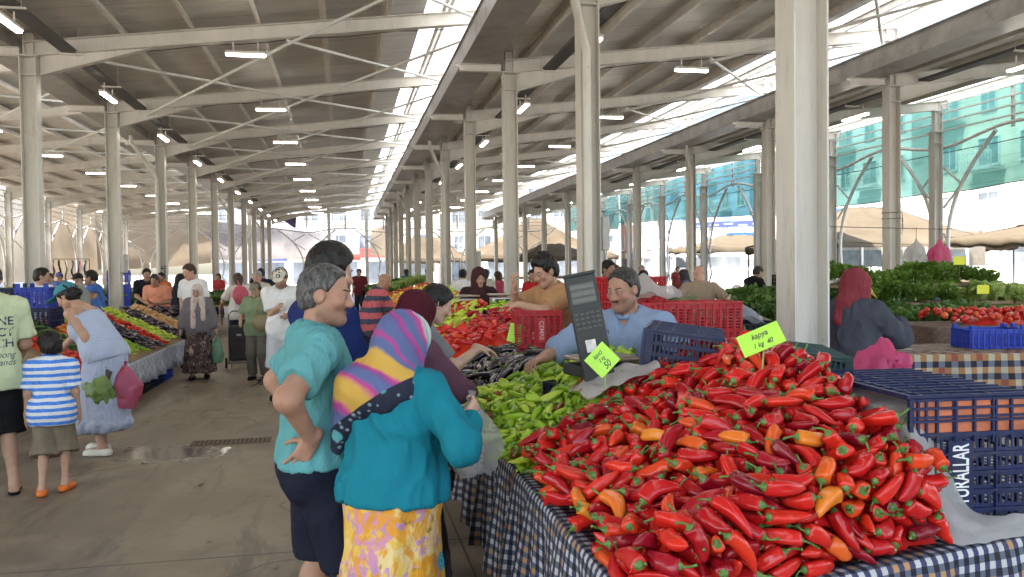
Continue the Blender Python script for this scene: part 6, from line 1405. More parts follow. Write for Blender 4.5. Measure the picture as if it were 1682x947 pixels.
def tint_mat(name, c): return pm(name, c, .7, .3, 12, .3, 30)
def heap(protos, name, cat, label, group, origin, du, dv, lu, lv, zf, pitch, seed=1, lie=True, mcol=None, th=.03, tilt=.35, up=False, jit=.4, stuff=False):
    """produce spread over a sloping patch: origin + u*du + v*dv, height zf(u in 0..1, v in 0..1)"""
    du = Vector((*du, 0)).normalized(); dv = Vector((*dv, 0)).normalized(); o = Vector((*origin, 0)); rg = random.Random(seed)
    P = lambda a, b: o + du * (a * lu) + dv * (b * lv) + Vector((0, 0, zf(a, b)))
    m = MB()
    def base(a, b):
        e = min(a, 1 - a, b, 1 - b) * 8; q = P(.12 + .76 * a, .12 + .76 * b); q.z += -th - (.10 if e < .5 else 0); return q
    m.grid(base, 12, 12, 0)
    nu, nv = max(1, round(lu / pitch)), max(1, round(lv / pitch)); n = 0
    for i in range(nu):
        for j in range(nv):
            a = (i + .5 + rg.uniform(-jit, jit)) / nu; b = (j + .5 + rg.uniform(-jit, jit)) / nv; p = P(a, b)
            nrm = (P(min(1, a + .02), b) - P(max(0, a - .02), b)).cross(P(a, min(1, b + .02)) - P(a, max(0, b - .02))).normalized(); nrm = -nrm if nrm.z < 0 else nrm
            if nrm.z < .75 and not up: nrm = (nrm + Vector((0, 0, .8))).normalized()
            me = rg.choice(protos); s = rg.uniform(.85, 1.15)
            q = Vector((0, 0, 1)).rotation_difference(nrm) if not up else Quaternion()
            r = Quaternion((0, 0, 1), rg.uniform(0, 6.28) if lie is True else lie + rg.uniform(-.5, .5)) @ Quaternion((0, 1, 0), rg.uniform(-tilt, tilt)) @ Quaternion((1, 0, 0), rg.uniform(0, 6.28) if not up else rg.uniform(-tilt, tilt))
            Mw = Matrix.LocRotScale(p + nrm * rg.uniform(-.006, .014), q @ r, Vector((s, s, s))); n += 1
            if stuff:
                mm = [x.material_index for x in me.polygons]; k0 = len(m.f); m._add([Mw @ x.co for x in me.vertices], [tuple(x.vertices) for x in me.polygons], 0, None, True); m.mi[k0:] = mm
            else: ob = obj(name, me); tag(ob, label, cat, group); ob.matrix_world = Mw
    m.build(name + '_mound', list(protos[0].materials), label=label + (', heaped' if stuff else ', lower layer'), kind='stuff')
def table(name, label, corners, z, legs=True, mat=None, th=.035):
    """plank table from four floor corners"""
    t = thing(name, label, 'table'); m = MB(); c = corners; n = len(c)
    m._add([(x, y, z - th) for x, y in c] + [(x, y, z) for x, y in c], [tuple(range(n - 1, -1, -1)), tuple(range(n, 2 * n))] + [(i, (i + 1) % n, n + (i + 1) % n, n + i) for i in range(n)]); m.build('tabletop', mat or WOOD, t)
    cx = sum(x for x, y in c) / n; cy = sum(y for x, y in c) / n
    for x, y in c:
        x += (cx - x) * .05; y += (cy - y) * .05; MB().bb(x - .02, y - .02, .002, x + .02, y + .02, z - th - .001).build('leg', LEGM, t)
    return t
def drape(name, label, pts, z, drop, mat, seed=1, scallop=.04):
    """cloth skirt along a polyline of the table edge"""
    m = MB(); L = [0]; P = [Vector((*p, 0)) for p in pts]
    for a, b in zip(P, P[1:]): L.append(L[-1] + (b - a).length)
    N = int(L[-1] / .05) + 2; cols = [-.05, 0, .015, .3, .65, 1.0]
    vs = []; uv = []
    for i in range(N + 1):
        s = L[-1] * i / N; k = next(j for j in range(1, len(L)) if s <= L[j] + 1e-6); f = (s - L[k - 1]) / (L[k] - L[k - 1]); p = P[k - 1].lerp(P[k], f); d = (P[k] - P[k - 1]).normalized(); n = Vector((d.y, -d.x, 0))
        for c in cols:
            dz = max(0, c) * drop * (1 + scallop * math.sin(s * 4 + seed)); o = .006 + max(0, c) * .05 * math.sin(s * 13 + seed + math.sin(s * 3)) + .02 * max(0, c)
            q = p + n * (o if c >= 0 else c * 1.0); vs.append((q.x, q.y, z + .006 - dz)); uv.append((s, -dz + min(0, c), 0))
    n_ = len(cols); m._add(vs, [(i * n_ + j, (i + 1) * n_ + j, (i + 1) * n_ + j + 1, i * n_ + j + 1) for i in range(N) for j in range(n_ - 1)], 0, uv, True)
    o = m.build(name, mat, label=label, cat='tablecloth'); s_ = o.modifiers.new('thick', 'SOLIDIFY'); s_.thickness = .003; return o
KEY = lambda u, v: 0
# --- right side of the aisle, tables beyond the eggplants
BLUECLOTH = pm('faded_cloth', (.20, .21, .24), .85, .2, 5); 
table('stall_table', 'long stall table of red and lime peppers beyond the eggplants', [(.78, 7.55), (2.45, 7.55), (2.45, 10.6), (.78, 10.6)], .86)
drape('tablecloth', 'faded grey cloth on the aisle side of the second pepper table', [(.76, 10.6), (.76, 7.5), (2.45, 7.5)][::-1], .86, .45, BLUECLOTH)
heap(RPS, 'far_red_pepper', 'pepper', 'red pepper in the heap behind the eggplants and beside red crate', 'red peppers behind the eggplants', (.80, 7.6), (1, 0), (0, 1), 1.05, 1.05, lambda u, v: .93 + .26 * u + .10 * v, .10, 3)  # same kind and meshes as the red peppers of the front heap
heap(CPS, 'crimson_pepper', 'pepper', 'dark crimson pepper in the heap behind red peppers near scales', 'crimson peppers near the white scales', (1.3, 8.25), (1, 0), (0, 1), .9, .5, lambda u, v: 1.12 + .12 * u + .1 * v, .10, 4)
heap(LPS, 'pale_pepper', 'pepper', 'yellow green pepper in the heap beside far red peppers', 'yellow green peppers behind the red ones', (.80, 8.65), (1, 0), (0, 1), .65, .75, lambda u, v: 1.0 + .22 * u + .12 * v, .09, 5)
heap(TOMS, 'tomato', 'tomato', 'red tomato in the small heap before the white scales', 'tomatoes before the white scales', (1.05, 9.1), (1, 0), (0, 1), .5, .4, lambda u, v: 1.18 + .1 * u + .05 * v, .07, 6)
heap(GPS, 'green_pepper', 'pepper', 'green pepper in the far heap beside the white scales', 'green peppers beside the white scales', (1.5, 8.85), (1, 0), (0, 1), .6, .5, lambda u, v: 1.22 + .1 * u + .05 * v, .085, 7)
heap(LPS, 'pale_pepper', 'pepper', 'pale pepper in the tall green heap left of white scales', 'pale peppers left of the white scales', (.85, 9.5), (1, 0), (0, 1), .45, .9, lambda u, v: 1.15 + .18 * u + .16 * v, .09, 8)
SCW = pm('white_scale_paint', (.56, .54, .50), .4, .15, 8, dirt=(.2, .17, .14))
def white_scale(loc, rotz, label):
    t = thing('counter_scale', label, 'scale', loc, rotz); m = MB(); m.box((0, 0, .06), (.34, .30, .12), None, 0, .012); m.build('body', SCW, t)
    m = MB(); m.box((0, 0, .152), (.40, .32, .018), None, 0, .006); m.bb(-.02, -.02, .121, .02, .02, .142); m.build('tray', PAN, t)
    m = MB(); m.box((0, -.152, .065), (.28, .004, .075), None, 0, .001); m.build('display', SC2, t)
    for i in range(3): MB().box((-.09 + i * .09, -.1545, .07), (.07, .002, .03)).build('digit_window', pm('lcd_panel', (.05, .062, .058), .2), t)
white_scale((1.32, 9.75, 1.22), .25, 'white counter scale with steel tray, left one on the pepper table'); white_scale((1.86, 9.7, 1.23), -.05, 'white counter scale with steel tray, right one on the pepper table')
for x, y, l in ((1.32, 9.75, 'left'), (1.86, 9.7, 'right')):
    o = obj('plastic_crate', crate_mesh('crate', .46, .36, .335, P_BLACK)); tag(o, 'black crate that carries the %s white scale' % l, 'crate'); o.location = (x, y, .868)
table('stall_table', 'mixed vegetable table behind the man in the striped shirt', [(.74, 11.2), (2.3, 11.2), (2.3, 16.4), (.74, 16.4)], .84)
drape('tablecloth', 'dull grey cloth hanging on the mixed vegetable table', [(2.3, 11.15), (.72, 11.15), (.72, 16.4)], .84, .5, BLUECLOTH, 4)
sl = lambda a, b, c=0: (lambda u, v: a + b * u + c * v)
for i, (pr, nm, ct, lb, y0, ly, pt) in enumerate(((TOMS, 'tomato', 'tomato', 'red tomato on the mixed table, nearest row', 11.25, .7, .085), (OFRS, 'orange_fruit', 'fruit', 'orange fruit on the mixed table beyond the tomatoes', 12.0, .6, .10), (GPS, 'green_pepper', 'pepper', 'green pepper on the mixed table beyond the orange fruit', 12.65, .6, .12),
        (CPS, 'crimson_pepper', 'pepper', 'crimson pepper on the mixed table in the far row', 13.3, .9, .13), (LEMS, 'yellow_fruit', 'fruit', 'yellow fruit on the mixed table beyond the crimson peppers', 14.3, .7, .11), (TOMS, 'tomato', 'tomato', 'red tomato on the mixed table, farthest row', 15.1, 1.0, .12))):
    heap(pr, nm, ct, lb, lb, (.78, y0), (1, 0), (0, 1), 1.4, ly, sl(.90, .33, .04), pt, 20 + i, stuff=(i in (0, 4, 5)))
table('stall_table', 'far vegetable table with yellow and orange heaps in the aisle', [(.74, 17.4), (2.3, 17.4), (2.3, 26), (.74, 26)], .84)
for i, (pr, nm, ct, lb, y0, ly, pt) in enumerate(((OFRS, 'orange_fruit', 'fruit', 'orange fruit on the far aisle table, near end', 17.5, 1.6, .15), (LEMS, 'yellow_fruit', 'fruit', 'yellow fruit on the far aisle table, middle', 19.3, 1.5, .15), (TOMS, 'tomato', 'tomato', 'tomato on the far aisle table, behind yellow fruit', 21, 1.6, .16), (LETS, 'lettuce', 'lettuce', 'lettuce on the far aisle table, far end', 22.9, 2.6, .28))):
    heap(pr, nm, ct, lb, lb, (.78, y0), (1, 0), (0, 1), 1.4, ly, sl(.92, .38, .05), pt, 40 + i, up=(nm == 'lettuce'), stuff=(nm in ('tomato', 'yellow_fruit', 'orange_fruit')))
table('stall_table', 'last vegetable table far down the right of the aisle', [(.74, 27.5), (2.3, 27.5), (2.3, 40), (.74, 40)], .84)
for i, (pr, nm, ct, lb, y0, ly, pt) in enumerate(((CHRD, 'leafy_greens', 'greens', 'leafy greens on the last aisle table', 27.6, 5, .42), (OFRS, 'orange_fruit', 'fruit', 'orange fruit on the last aisle table', 33, 3, .25))):
    heap(pr, nm, ct, lb, lb, (.78, y0), (1, 0), (0, 1), 1.4, ly, sl(.92, .35, .0), pt, 50 + i, up=(nm == 'leafy_greens'), stuff=True)

# --- left stalls: displays that slope up from the aisle
t = thing('display_stand', 'sloping wooden display of mixed vegetables left of the aisle', 'display stand')
m = MB(); m._add([(-2.72, 9.9, .47), (-2.72, 17.2, .47), (-4.1, 17.2, 1.0), (-4.1, 9.9, 1.0), (-2.72, 9.9, .50), (-2.72, 17.2, .50), (-4.1, 17.2, 1.03), (-4.1, 9.9, 1.03)], [(0, 1, 2, 3), (7, 6, 5, 4), (0, 4, 5, 1), (1, 5, 6, 2), (2, 6, 7, 3), (3, 7, 4, 0)]); m.build('display_board', WOOD, t)
for y in (10.0, 13.5, 17.1):
    for x, z in ((-2.8, .485), (-4.0, .94)): MB().bb(x - .03, y - .03, .002, x + .03, y + .03, z - .03).build('leg', LEGM, t)
zl = lambda x: .51 + (-2.72 - x) * .384
drape('tablecloth', 'pale blue patterned cloth hanging from the left vegetable display', [(-2.70, 9.85), (-2.70, 17.25)][::1], .515, .33, LACE, 2)
d = (-.50, .866); nrm = (-.866, -.5)
def strip(protos, name, cat, label, y0, wd, pitch, seed, lie=True, ln=1.6, x0=-2.75, stuff=False):
    """a diagonal row across the display starting at the front edge"""
    o = Vector((x0, y0)); heap(protos, name, cat, label, label, (o.x, o.y), (-.80, .6), (0, 1), ln, wd, lambda u, v: zl(x0 - .80 * ln * u) + .05 + .045 * math.sin(v * PI), pitch, seed, lie, stuff=stuff)
strip(TOMS, 'tomato', 'tomato', 'tomato in the near row of the left display', 9.95, .55, .118, 61)
strip(CUCS, 'cucumber', 'cucumber', 'cucumber in the row between tomatoes and carrots', 10.55, .55, .115, 62, 1.2)
strip(CARS, 'carrot', 'carrot', 'orange carrot in the row left of the aisle', 11.15, .75, .095, 63, 1.2)
strip(BEAN, 'green_bean', 'bean', 'green bean in the pale green row beyond carrots', 11.95, .8, .085, 64)
strip(EGS, 'eggplant', 'eggplant', 'dark eggplant in the row beyond the green beans', 12.8, .75, .12, 65)
strip(RPS, 'red_pepper', 'pepper', 'red pepper in the narrow row beyond left eggplants', 13.6, .42, .12, 66, stuff=True)
strip(LPS, 'pale_pepper', 'pepper', 'yellow green pepper in the far row of left display', 14.05, .9, .115, 67)
strip(POTS, 'potato', 'potato', 'potato in the far corner of the left display', 15.8, .9, .13, 69, ln=1.5, stuff=True)
strip(EGS, 'eggplant', 'eggplant', 'black eggplant in the last row of the left display', 15.0, .75, .13, 68, ln=1.5, stuff=True)
CR_S = {'blue': crate_mesh('crate', .55, .38, .26, P_COB, .06, .05, .55, True), 'black': crate_mesh('crate', .55, .38, .26, P_BLACK, .06, .05, .55, True), 'navy': crate_mesh('crate', .55, .38, .26, P_BLUE, .06, .05, .55, True), 'red': crate_mesh('crate', .55, .38, .30, P_RED, .05, .045, .5)}
def crate(kind, loc, rz_, label, group=None, tilt=None, sc=(1, 1, 1)):
    o = obj('plastic_crate', CR_S[kind]); tag(o, label, 'crate', group); o.location = loc; o.rotation_euler = (tilt or 0, 0, rz_); o.scale = sc; return o
for i, y in enumerate((10.6, 11.3, 12.0, 12.7, 13.4, 14.1)): crate(('blue', 'blue', 'navy', 'black', 'navy', 'blue')[i], (-2.95, y, .003), R(90), 'bright blue crate under pale cloth of left display' if i in (0, 1, 5) else 'dark crate under the pale cloth of left display', 'crates under the left display')
# nearer left stand by the woman in the blue dress
t = thing('display_stand', 'sloping display in front of the woman in the pale blue dress', 'display stand')
m = MB(); m._add([(-2.95, 6.2, .60), (-2.95, 9.55, .60), (-4.6, 9.55, .90), (-4.6, 6.2, .90), (-2.95, 6.2, .63), (-2.95, 9.55, .63), (-4.6, 9.55, .93), (-4.6, 6.2, .93)], [(0, 1, 2, 3), (7, 6, 5, 4), (0, 4, 5, 1), (1, 5, 6, 2), (2, 6, 7, 3), (3, 7, 4, 0)]); m.build('display_board', WOOD, t)
for y in (6.4, 9.4):
    for x, z in ((-3.05, .6), (-4.5, .86)): MB().bb(x - .03, y - .03, .002, x + .03, y + .03, z - .005).build('leg', LEGM, t)
heap(TOMS, 'tomato', 'tomato', 'red tomato in front of the woman in the blue dress', 'tomatoes before the woman in blue dress', (-3.0, 8.3), (-1, 0), (0, 1), .9, .5, lambda u, v: .68 + .17 * u, .09, 70)
heap(LEMS, 'yellow_fruit', 'fruit', 'yellow fruit in front of the boy in striped shirt', 'yellow fruit before the boy', (-3.0, 7.4), (-1, 0), (0, 1), .9, .8, lambda u, v: .68 + .17 * u, .085, 71)
heap(POTS, 'potato', 'potato', 'brown potato on the near left display', 'potatoes on the near left display', (-3.0, 8.85), (-1, 0), (0, 1), 1.2, .6, lambda u, v: .68 + .17 * u, .09, 72)
table('stall_table', 'tall table of lettuce crates at the left edge', [(-6.0, 11.7), (-4.12, 11.7), (-4.12, 12.3), (-6.0, 12.3)], .93)
crate('navy', (-3.92, 12.0, .99), R(90), 'dark navy crate under the bright blue one at left')
for i, (x, k) in enumerate(((-5.55, 'black'), (-4.98, 'black'), (-4.41, 'navy'))):
    crate(k, (x, 12.0, .935), 0, 'lower dark crate of greens in the left stack', 'lower crates of the left stack')
for i, (x, k, lb) in enumerate(((-4.98, 'black', 'upper black crate of lettuce at the left edge'), (-4.41, 'navy', 'upper dark navy crate of lettuce beside blue crate'), (-3.93, 'blue', 'bright blue crate on top of the left crate stack'))):
    crate(k, (x, 12.0, 1.255), 0 if i < 2 else R(90), lb)
    if i < 2:
        for j in range(5): o = obj('lettuce', LETS[j % 3]); tag(o, 'pale lettuce in the upper crates at left edge', 'lettuce', 'lettuce in the left crates'); o.location = (x - .2 + .1 * j, 12.0 + .08 * (-1) ** j, 1.30); o.rotation_euler = (.5, .3 * (j - 2), j)
# far left stalls
for i, (x, y, lx, ly, pr, nm, ct) in enumerate(((-7.9, 17.5, 2.4, 1.6, LEEK, 'pale_greens', 'greens'), (-4.25, 17.45, 1.5, 1.1, EGS, 'eggplant', 'eggplant'), (-3.9, 23.5, 1.6, 3.2, CHRD, 'leafy_greens', 'greens'), (-8.5, 24, 3.0, 2, CHRD, 'leafy_greens', 'greens'), (-3.9, 28, 1.6, 5, TOMS, 'tomato', 'tomato'), (-9, 31, 3.4, 2.2, LETS, 'lettuce', 'lettuce'))):
    nth = ['behind the vendor in white', 'left of the trolley', 'left of the pink backpack', 'by the far left columns', 'far down the left of aisle', 'deep in the left hall'][i]
    table('stall_table', 'plain stall table %s' % nth, [(x, y), (x + lx, y), (x + lx, y + ly), (x, y + ly)], .80)
    heap(pr, nm, ct, ct + ' heaped on the table ' + nth, ct + ' on the table ' + nth, (x + .05, y + .05), (1, 0), (0, 1), lx - .1, ly - .1, lambda u, v: .87 + .12 * v, .30 if pr in (CHRD, LEEK, LETS) else .17, 80 + i, up=pr in (CHRD, LEEK, LETS), stuff=pr in (EGS, TOMS))
drape('tablecloth', 'pale patterned cloth on the table left of the trolley', [(-2.72, 17.4), (-2.72, 18.6)], .80, .45, LACE, 5)
for i, (x, y, z, k, lb) in enumerate(((-5.9, 24.0, .82, 'blue', 'lower'), (-5.9, 24.0, 1.14, 'blue', 'middle'), (-5.9, 24.0, 1.46, 'blue', 'top'), (-15.6, 34, .0, 'black', 'floor'), (-15.6, 34, .32, 'black', 'second'), (-12.2, 27, 1.2, 'black', 'green based'), (-12.2, 27, 1.52, 'blue', 'leftmost'))):
    if i != 3 and i != 4: crate(k, (x, y, z if i < 3 else z), R(10), 'cobalt blue crate, %s of the far stack by the columns' % lb if i < 3 else '%s crate in the stack beyond the left column' % ('black' if k == 'black' else 'blue'))
table('stall_table', 'high bench under two crates beyond the left column', [(-12.6, 26.7), (-11.8, 26.7), (-11.8, 27.3), (-12.6, 27.3)], 1.195)
table('stall_table', 'small bench under the cobalt crate stack', [(-6.3, 23.7), (-5.5, 23.7), (-5.5, 24.3), (-6.3, 24.3)], .815)

# --- right of the pepper stall
table('stall_table', 'low bench that carries the red crates behind the vendor', [(1.95, 5.35), (2.82, 5.35), (2.82, 6.0), (1.95, 6.0)], 1.13)
crate('red', (2.46, 5.62, 1.135), R(-8), 'red crate right of the blue shirt vendor, nearest the column'); crate('red', (2.13, 5.75, 1.135), R(100), 'red crate just behind the vendor in blue shirt')
crate('red', (2.25, 6.55, 1.305), R(12), 'upper red crate standing behind the vendor head'); crate('red', (2.25, 6.55, 1.0), R(12), 'lower red crate standing behind the vendor head')
table('stall_table', 'bench under the tall pair of red crates', [(1.9, 6.25), (2.6, 6.25), (2.6, 6.85), (1.9, 6.85)], .995)
film('plastic_bag', [[(2.0, 5.60, 1.43), (2.15, 5.62, 1.50), (2.35, 5.6, 1.44)], [(2.0, 5.75, 1.50), (2.15, 5.78, 1.60), (2.38, 5.72, 1.50)], [(2.02, 5.95, 1.43), (2.2, 5.97, 1.47), (2.4, 5.9, 1.43)]], 26, 18, .035, FILM, 21, 'white plastic bags crumpled on the red crates', 'plastic bag')
crate('black', (3.08, 6.1, .98), R(20), 'black crate with bagged goods beside the near column'); crate('red', (3.08, 6.1, .665), R(16), 'red crate under the black one by the column')
table('stall_table', 'low bench under crates beside the near column', [(2.76, 5.82), (3.5, 5.82), (3.5, 6.4), (2.76, 6.4)], .66)
film('plastic_bag', [[(2.9, 6.0, 1.22), (3.05, 6.0, 1.3), (3.25, 6.0, 1.22)], [(2.9, 6.1, 1.25), (3.05, 6.1, 1.40), (3.25, 6.1, 1.25)], [(2.9, 6.2, 1.22), (3.05, 6.2, 1.3), (3.25, 6.2, 1.22)]], 20, 16, .03, m_film('blue_film', (.45, .50, .60), .3), 25, 'pale blue plastic bag in the black crate', 'plastic bag')
table('stall_table', 'table of pale greens behind the red crates', [(3.1, 8.2), (4.3, 8.2), (4.3, 10.4), (3.1, 10.4)], .90); table('stall_table', 'table of dark greens and carrots by the near column', [(5.0, 8.2), (6.9, 8.2), (6.9, 10.4), (5.0, 10.4)], .90)
heap(LEEK, 'pale_greens', 'greens', 'pale leafy bunch on the greens table behind red crates', 'pale greens on the table behind the red crates', (3.12, 8.25), (1, 0), (0, 1), 1.15, 2.0, lambda u, v: .94 + .22 * v, .20, 91, up=True, th=.02)
heap(CHRD, 'leafy_greens', 'greens', 'dark leafy bunch on the greens table by the near column', 'dark greens on the table by the near column', (5.0, 8.9), (1, 0), (0, 1), 1.85, 1.4, lambda u, v: .98 + .3 * v, .22, 92, up=True)
heap(CARS, 'carrot', 'carrot', 'orange carrot in front of the dark greens', 'carrots in front of the dark greens', (5.25, 8.3), (1, 0), (0, 1), .6, .5, lambda u, v: .97 + .12 * v, .08, 93)
RAD = [round_mesh('radish', .02, m_fruit('radish_skin', [(0, (.42, .02, .07)), (1, (.55, .10, .16))]), .95, 3, 8, i) for i in range(2)]
heap(RAD, 'radish', 'radish', 'pink radish between the carrots and dark greens', 'radishes near the carrots', (5.02, 8.7), (1, 0), (0, 1), .6, .4, lambda u, v: 1.1 + .12 * v, .055, 94)
film('plastic_bag', [[(6.0, 9.0, 1.25), (6.15, 9.0, 1.36), (6.3, 9.0, 1.25)], [(5.98, 9.15, 1.33), (6.15, 9.15, 1.50), (6.32, 9.15, 1.33)], [(6.0, 9.3, 1.25), (6.15, 9.3, 1.36), (6.3, 9.3, 1.25)]], 18, 14, .03, m_film('yellow_film', (.66, .52, .04), .05), 27, 'yellow plastic bag on the dark greens by column', 'plastic bag')
crate('black', (6.25, 11.2, 1.35), R(90), 'tall dark crate standing beside the near column', None, R(90))
table('stall_table', 'bench with a dark crate beyond the near column', [(5.9, 10.8), (6.7, 10.8), (6.7, 11.6), (5.9, 11.6)], 1.1)
# plaid table with cobalt crates, tomato table, tall display of parsley
pc = [(3.95, 5.98), (6.4, 5.55), (6.55, 6.45), (4.1, 6.9)]
table('stall_table', 'table under the plaid cloth at right', pc, .95)
m = MB(); m._add([(x, y, .956) for x, y in pc], [(0, 1, 2, 3)]); m.build('tablecloth', CHECK2, label='orange and grey plaid cloth laid on the table top', cat='tablecloth')
drape('tablecloth', 'orange and grey plaid cloth hanging behind the crates at right', [(4.08, 6.9), (3.93, 5.96), (6.4, 5.53)], .95, .5, CHECK2, 3)
crate('blue', (5.42, 6.24, .96), R(-10), 'cobalt blue crate on the plaid cloth, the left one', sc=(.85, .8, .62)); crate('blue', (5.93, 6.15, .96), R(-10), 'cobalt blue crate on the plaid cloth, the right one', sc=(.85, .8, .62))
BROWN = pm('brown_cloth', (.12, .08, .06), .9, .35, 30, .4, 90)
tc = [(5.75, 7.35), (8.6, 6.85), (8.75, 7.75), (5.9, 8.25)]
table('stall_table', 'table of tomatoes under the brown cloth', tc, 1.04); m = MB(); m._add([(x, y, 1.046) for x, y in tc], [(0, 1, 2, 3)]); m.build('tablecloth', BROWN, label='dark brown cloth under the tomatoes', cat='tablecloth')
drape('tablecloth', 'dark brown cloth hanging below the tomatoes', [(5.88, 8.25), (5.73, 7.33), (8.6, 6.83)], 1.04, .27, BROWN, 6)
heap(TOMS, 'tomato', 'tomato', 'ripe tomato on the brown cloth table at right', 'tomatoes on the brown cloth', (6.0, 7.42), (.985, -.17), (.17, .985), 2.5, .75, lambda u, v: 1.10 + .09 * math.sin(v * PI), .102, 95)
t = thing('stepped_display', 'stepped display that carries parsley and lettuce rows', 'display stand')
for i, (y0, y1, z) in enumerate(((9.0, 9.7, .98), (9.7, 10.3, 1.2), (10.3, 10.9, 1.42))):
    MB().bb(6.2, y0 - .5, z - .04, 9.3 - .3 * i, y1 - .5, z).build('shelf', WOOD, t)
for x in (6.3, 8.6):
    for y, z in ((8.6, .939), (10.3, 1.379)): MB().bb(x - .03, y - .03, .002, x + .03, y + .03, z).build('leg', LEGM, t)
heap(PARS, 'parsley', 'parsley', 'curly dark parsley bunch on the top row at right', 'parsley on the top row', (6.2, 9.75), (1, 0), (0, 1), 2.35, .62, lambda u, v: 1.40 + .08 * v + .06 * math.sin(u * 9 + 1), .155, 96, up=True, th=.0, mcol=L_PARS)
heap(LETS, 'lettuce', 'lettuce', 'pale lettuce head in the row below the parsley', 'lettuce below the parsley', (7.6, 9.2), (1, 0), (0, 1), 1.7, .5, lambda u, v: 1.20, .19, 97, up=True, tilt=.9)
heap(PARS, 'parsley', 'parsley', 'parsley bunch in the row beside the lettuce', 'parsley beside the lettuce', (6.2, 9.2), (1, 0), (0, 1), 1.35, .55, lambda u, v: 1.20 + .05 * v, .17, 98, up=True)
heap(CHRD, 'leafy_greens', 'greens', 'spinach bunch in the lowest row below the lettuce', 'spinach in the lowest row', (6.15, 8.5), (1, 0), (0, 1), 1.5, .65, lambda u, v: .98 + .06 * v, .21, 99, up=True)
for i, (x, y, z, s) in enumerate(((7.55, 7.85, 1.1, 1), (7.9, 7.95, 1.1, 1.1), (7.72, 8.0, 1.26, .9))):
    o = obj('cabbage', CABB); tag(o, 'pale green cabbage behind the tomatoes', 'cabbage', 'cabbages behind the tomatoes'); o.location = (x, y, z - .06); o.scale = (s, s, s); o.rotation_euler = (.2, .1, i)
for (px, lb, x, y, z, r_) in ((0, 'yellow price card stuck in the parsley', 8.0, 9.72, 1.72, .1), (1, 'yellow price card stuck in the lettuce', 7.7, 8.95, 1.36, -.2)):
    t = thing('price_card', lb, 'price card', (x, y, z), -.2); MB().box((0, 0, 0), (.15, .002, .11)).build('card', pm('yellow_card', (.66, .70, .04), .6, .05), t); MB().tube([(0, .004, -.03), (0, .006, -.2)], .004, 6).build('stick', WOOD, t)
# pink bag and loose film near the plaid table
film('plastic_bag', [[(2.72, 3.95, .95), (2.86, 3.93, 1.08), (3.04, 3.92, .95)], [(2.68, 4.05, 1.06), (2.86, 4.05, 1.24), (3.06, 4.05, 1.06)], [(2.72, 4.16, .95), (2.86, 4.18, 1.08), (3.04, 4.16, .95)]], 40, 34, .05, m_film('pink_film', (.72, .10, .26), .12), 31, 'crumpled pink plastic bag behind the navy crate', 'plastic bag', 14)
table('stall_table', 'small stand under the pink bag', [(2.6, 3.88), (3.15, 3.88), (3.15, 4.25), (2.6, 4.25)], .95)
film('plastic_sheet', [[(4.05, 6.35, .93), (4.3, 6.3, 1.0), (4.7, 6.22, .95)], [(4.08, 6.55, 1.05), (4.35, 6.5, 1.14), (4.65, 6.45, 1.02)], [(4.15, 6.8, .95), (4.4, 6.75, 1.0), (4.75, 6.7, .95)]], 26, 20, .04, FILM, 33, 'white plastic sheet beside the woman in red headscarf', 'plastic sheet', 7)
heap(RAD, 'radish', 'radish', 'red radish beside the white plastic sheet', 'radishes beside the white sheet', (4.2, 6.72), (1, 0), (0, 1), .5, .25, lambda u, v: 1.0, .05, 101)
# bags that hang on a cord between the right columns
for i, (x, y, z, mt, lb, s) in enumerate(((8.55, 11.3, 1.86, FILM, 'white carrier bag hanging above the parsley', 1), (8.95, 11.3, 1.86, m_film('pink_film', (.72, .10, .26), .12), 'pink carrier bag hanging beside the white one', 1.1), (10.9, 10.9, 1.92, FILM, 'white carrier bag hanging at the far right', .95))):
    m = MB(); rg = random.Random(i)
    def bg_(u, v): 
        a = 2 * PI * u; q_ = min(1, max(0, v / .5)); r = .17 * s * (.10 + .90 * q_ * q_ * (3 - 2 * q_)) * (1 if v < .9 else 1 - (v - .9) * 8) * (1 + .38 * n3(math.cos(a) * 2 + i * 9, math.sin(a) * 2, v * 4, 5) + .20 * n3(math.cos(a) * 6, math.sin(a) * 6, v * 9, 7)); return (r * math.cos(a), .55 * r * math.sin(a), -.42 * s * v + .02 * n3(u * 8, v * 6, i))
    m.grid(bg_, 28, 16)
    m.tube([(0, 0, -.02), (0, 0, .18)], .006, 5); m.build('carrier_bag', mt, label=lb, cat='plastic bag', loc=(x, y, z + .2))
MB().tube([(6.5, 11.35, 2.27), (9, 11.3, 2.21), (11.4, 10.9, 2.30), (15.8, 10.3, 2.5)], .006, 5).build('washing_cord', DARKM, label='thin cord carrying the bags above the parsley', cat='cord')
MB().tube([(15.85, 10.15, 0), (15.85, 10.15, 2.7)], .03, 8).build('cord_post', WHITE_STEEL, label='thin post holding the right end of the bag cord', cat='post')
MB().tube([(6.5, 11.35, 0), (6.5, 11.35, 2.3)], .02, 8).build('cord_post', WHITE_STEEL, label='thin post holding the left end of the bag cord', cat='post')
# ------------------------------------------------------------------ nets, tarpaulins, tents, street
def m_net(name, c):
    t = NT(name); v = t.coord(); x, y, z = t.sep(v)
    f = t.noise(t.mapv(v, (1, .25, 2)), .7, 6, .6); cc = t.ramp(f, [(.3, tuple(q * .75 for q in c)), (.7, tuple(q * 1.2 for q in c))])
    st = t.math('FRACT', t.math('MULTIPLY', z, 3.2)); ln = t.math('LESS_THAN', st, .06); cc = t.mix(t.math('MULTIPLY', ln, .4), cc, (.02, .07, .07))
    d = t.n('ShaderNodeMixShader', {0: .35, 1: t.n('ShaderNodeBsdfDiffuse', {'Color': cc}), 2: t.n('ShaderNodeBsdfTranslucent', {'Color': cc})})
    return t.done(t.n('ShaderNodeMixShader', {0: t.math('MULTIPLY_ADD', f, .20, .03), 1: d, 2: t.n('ShaderNodeBsdfTransparent', {'Color': (.55, .95, .90, 1)})}))
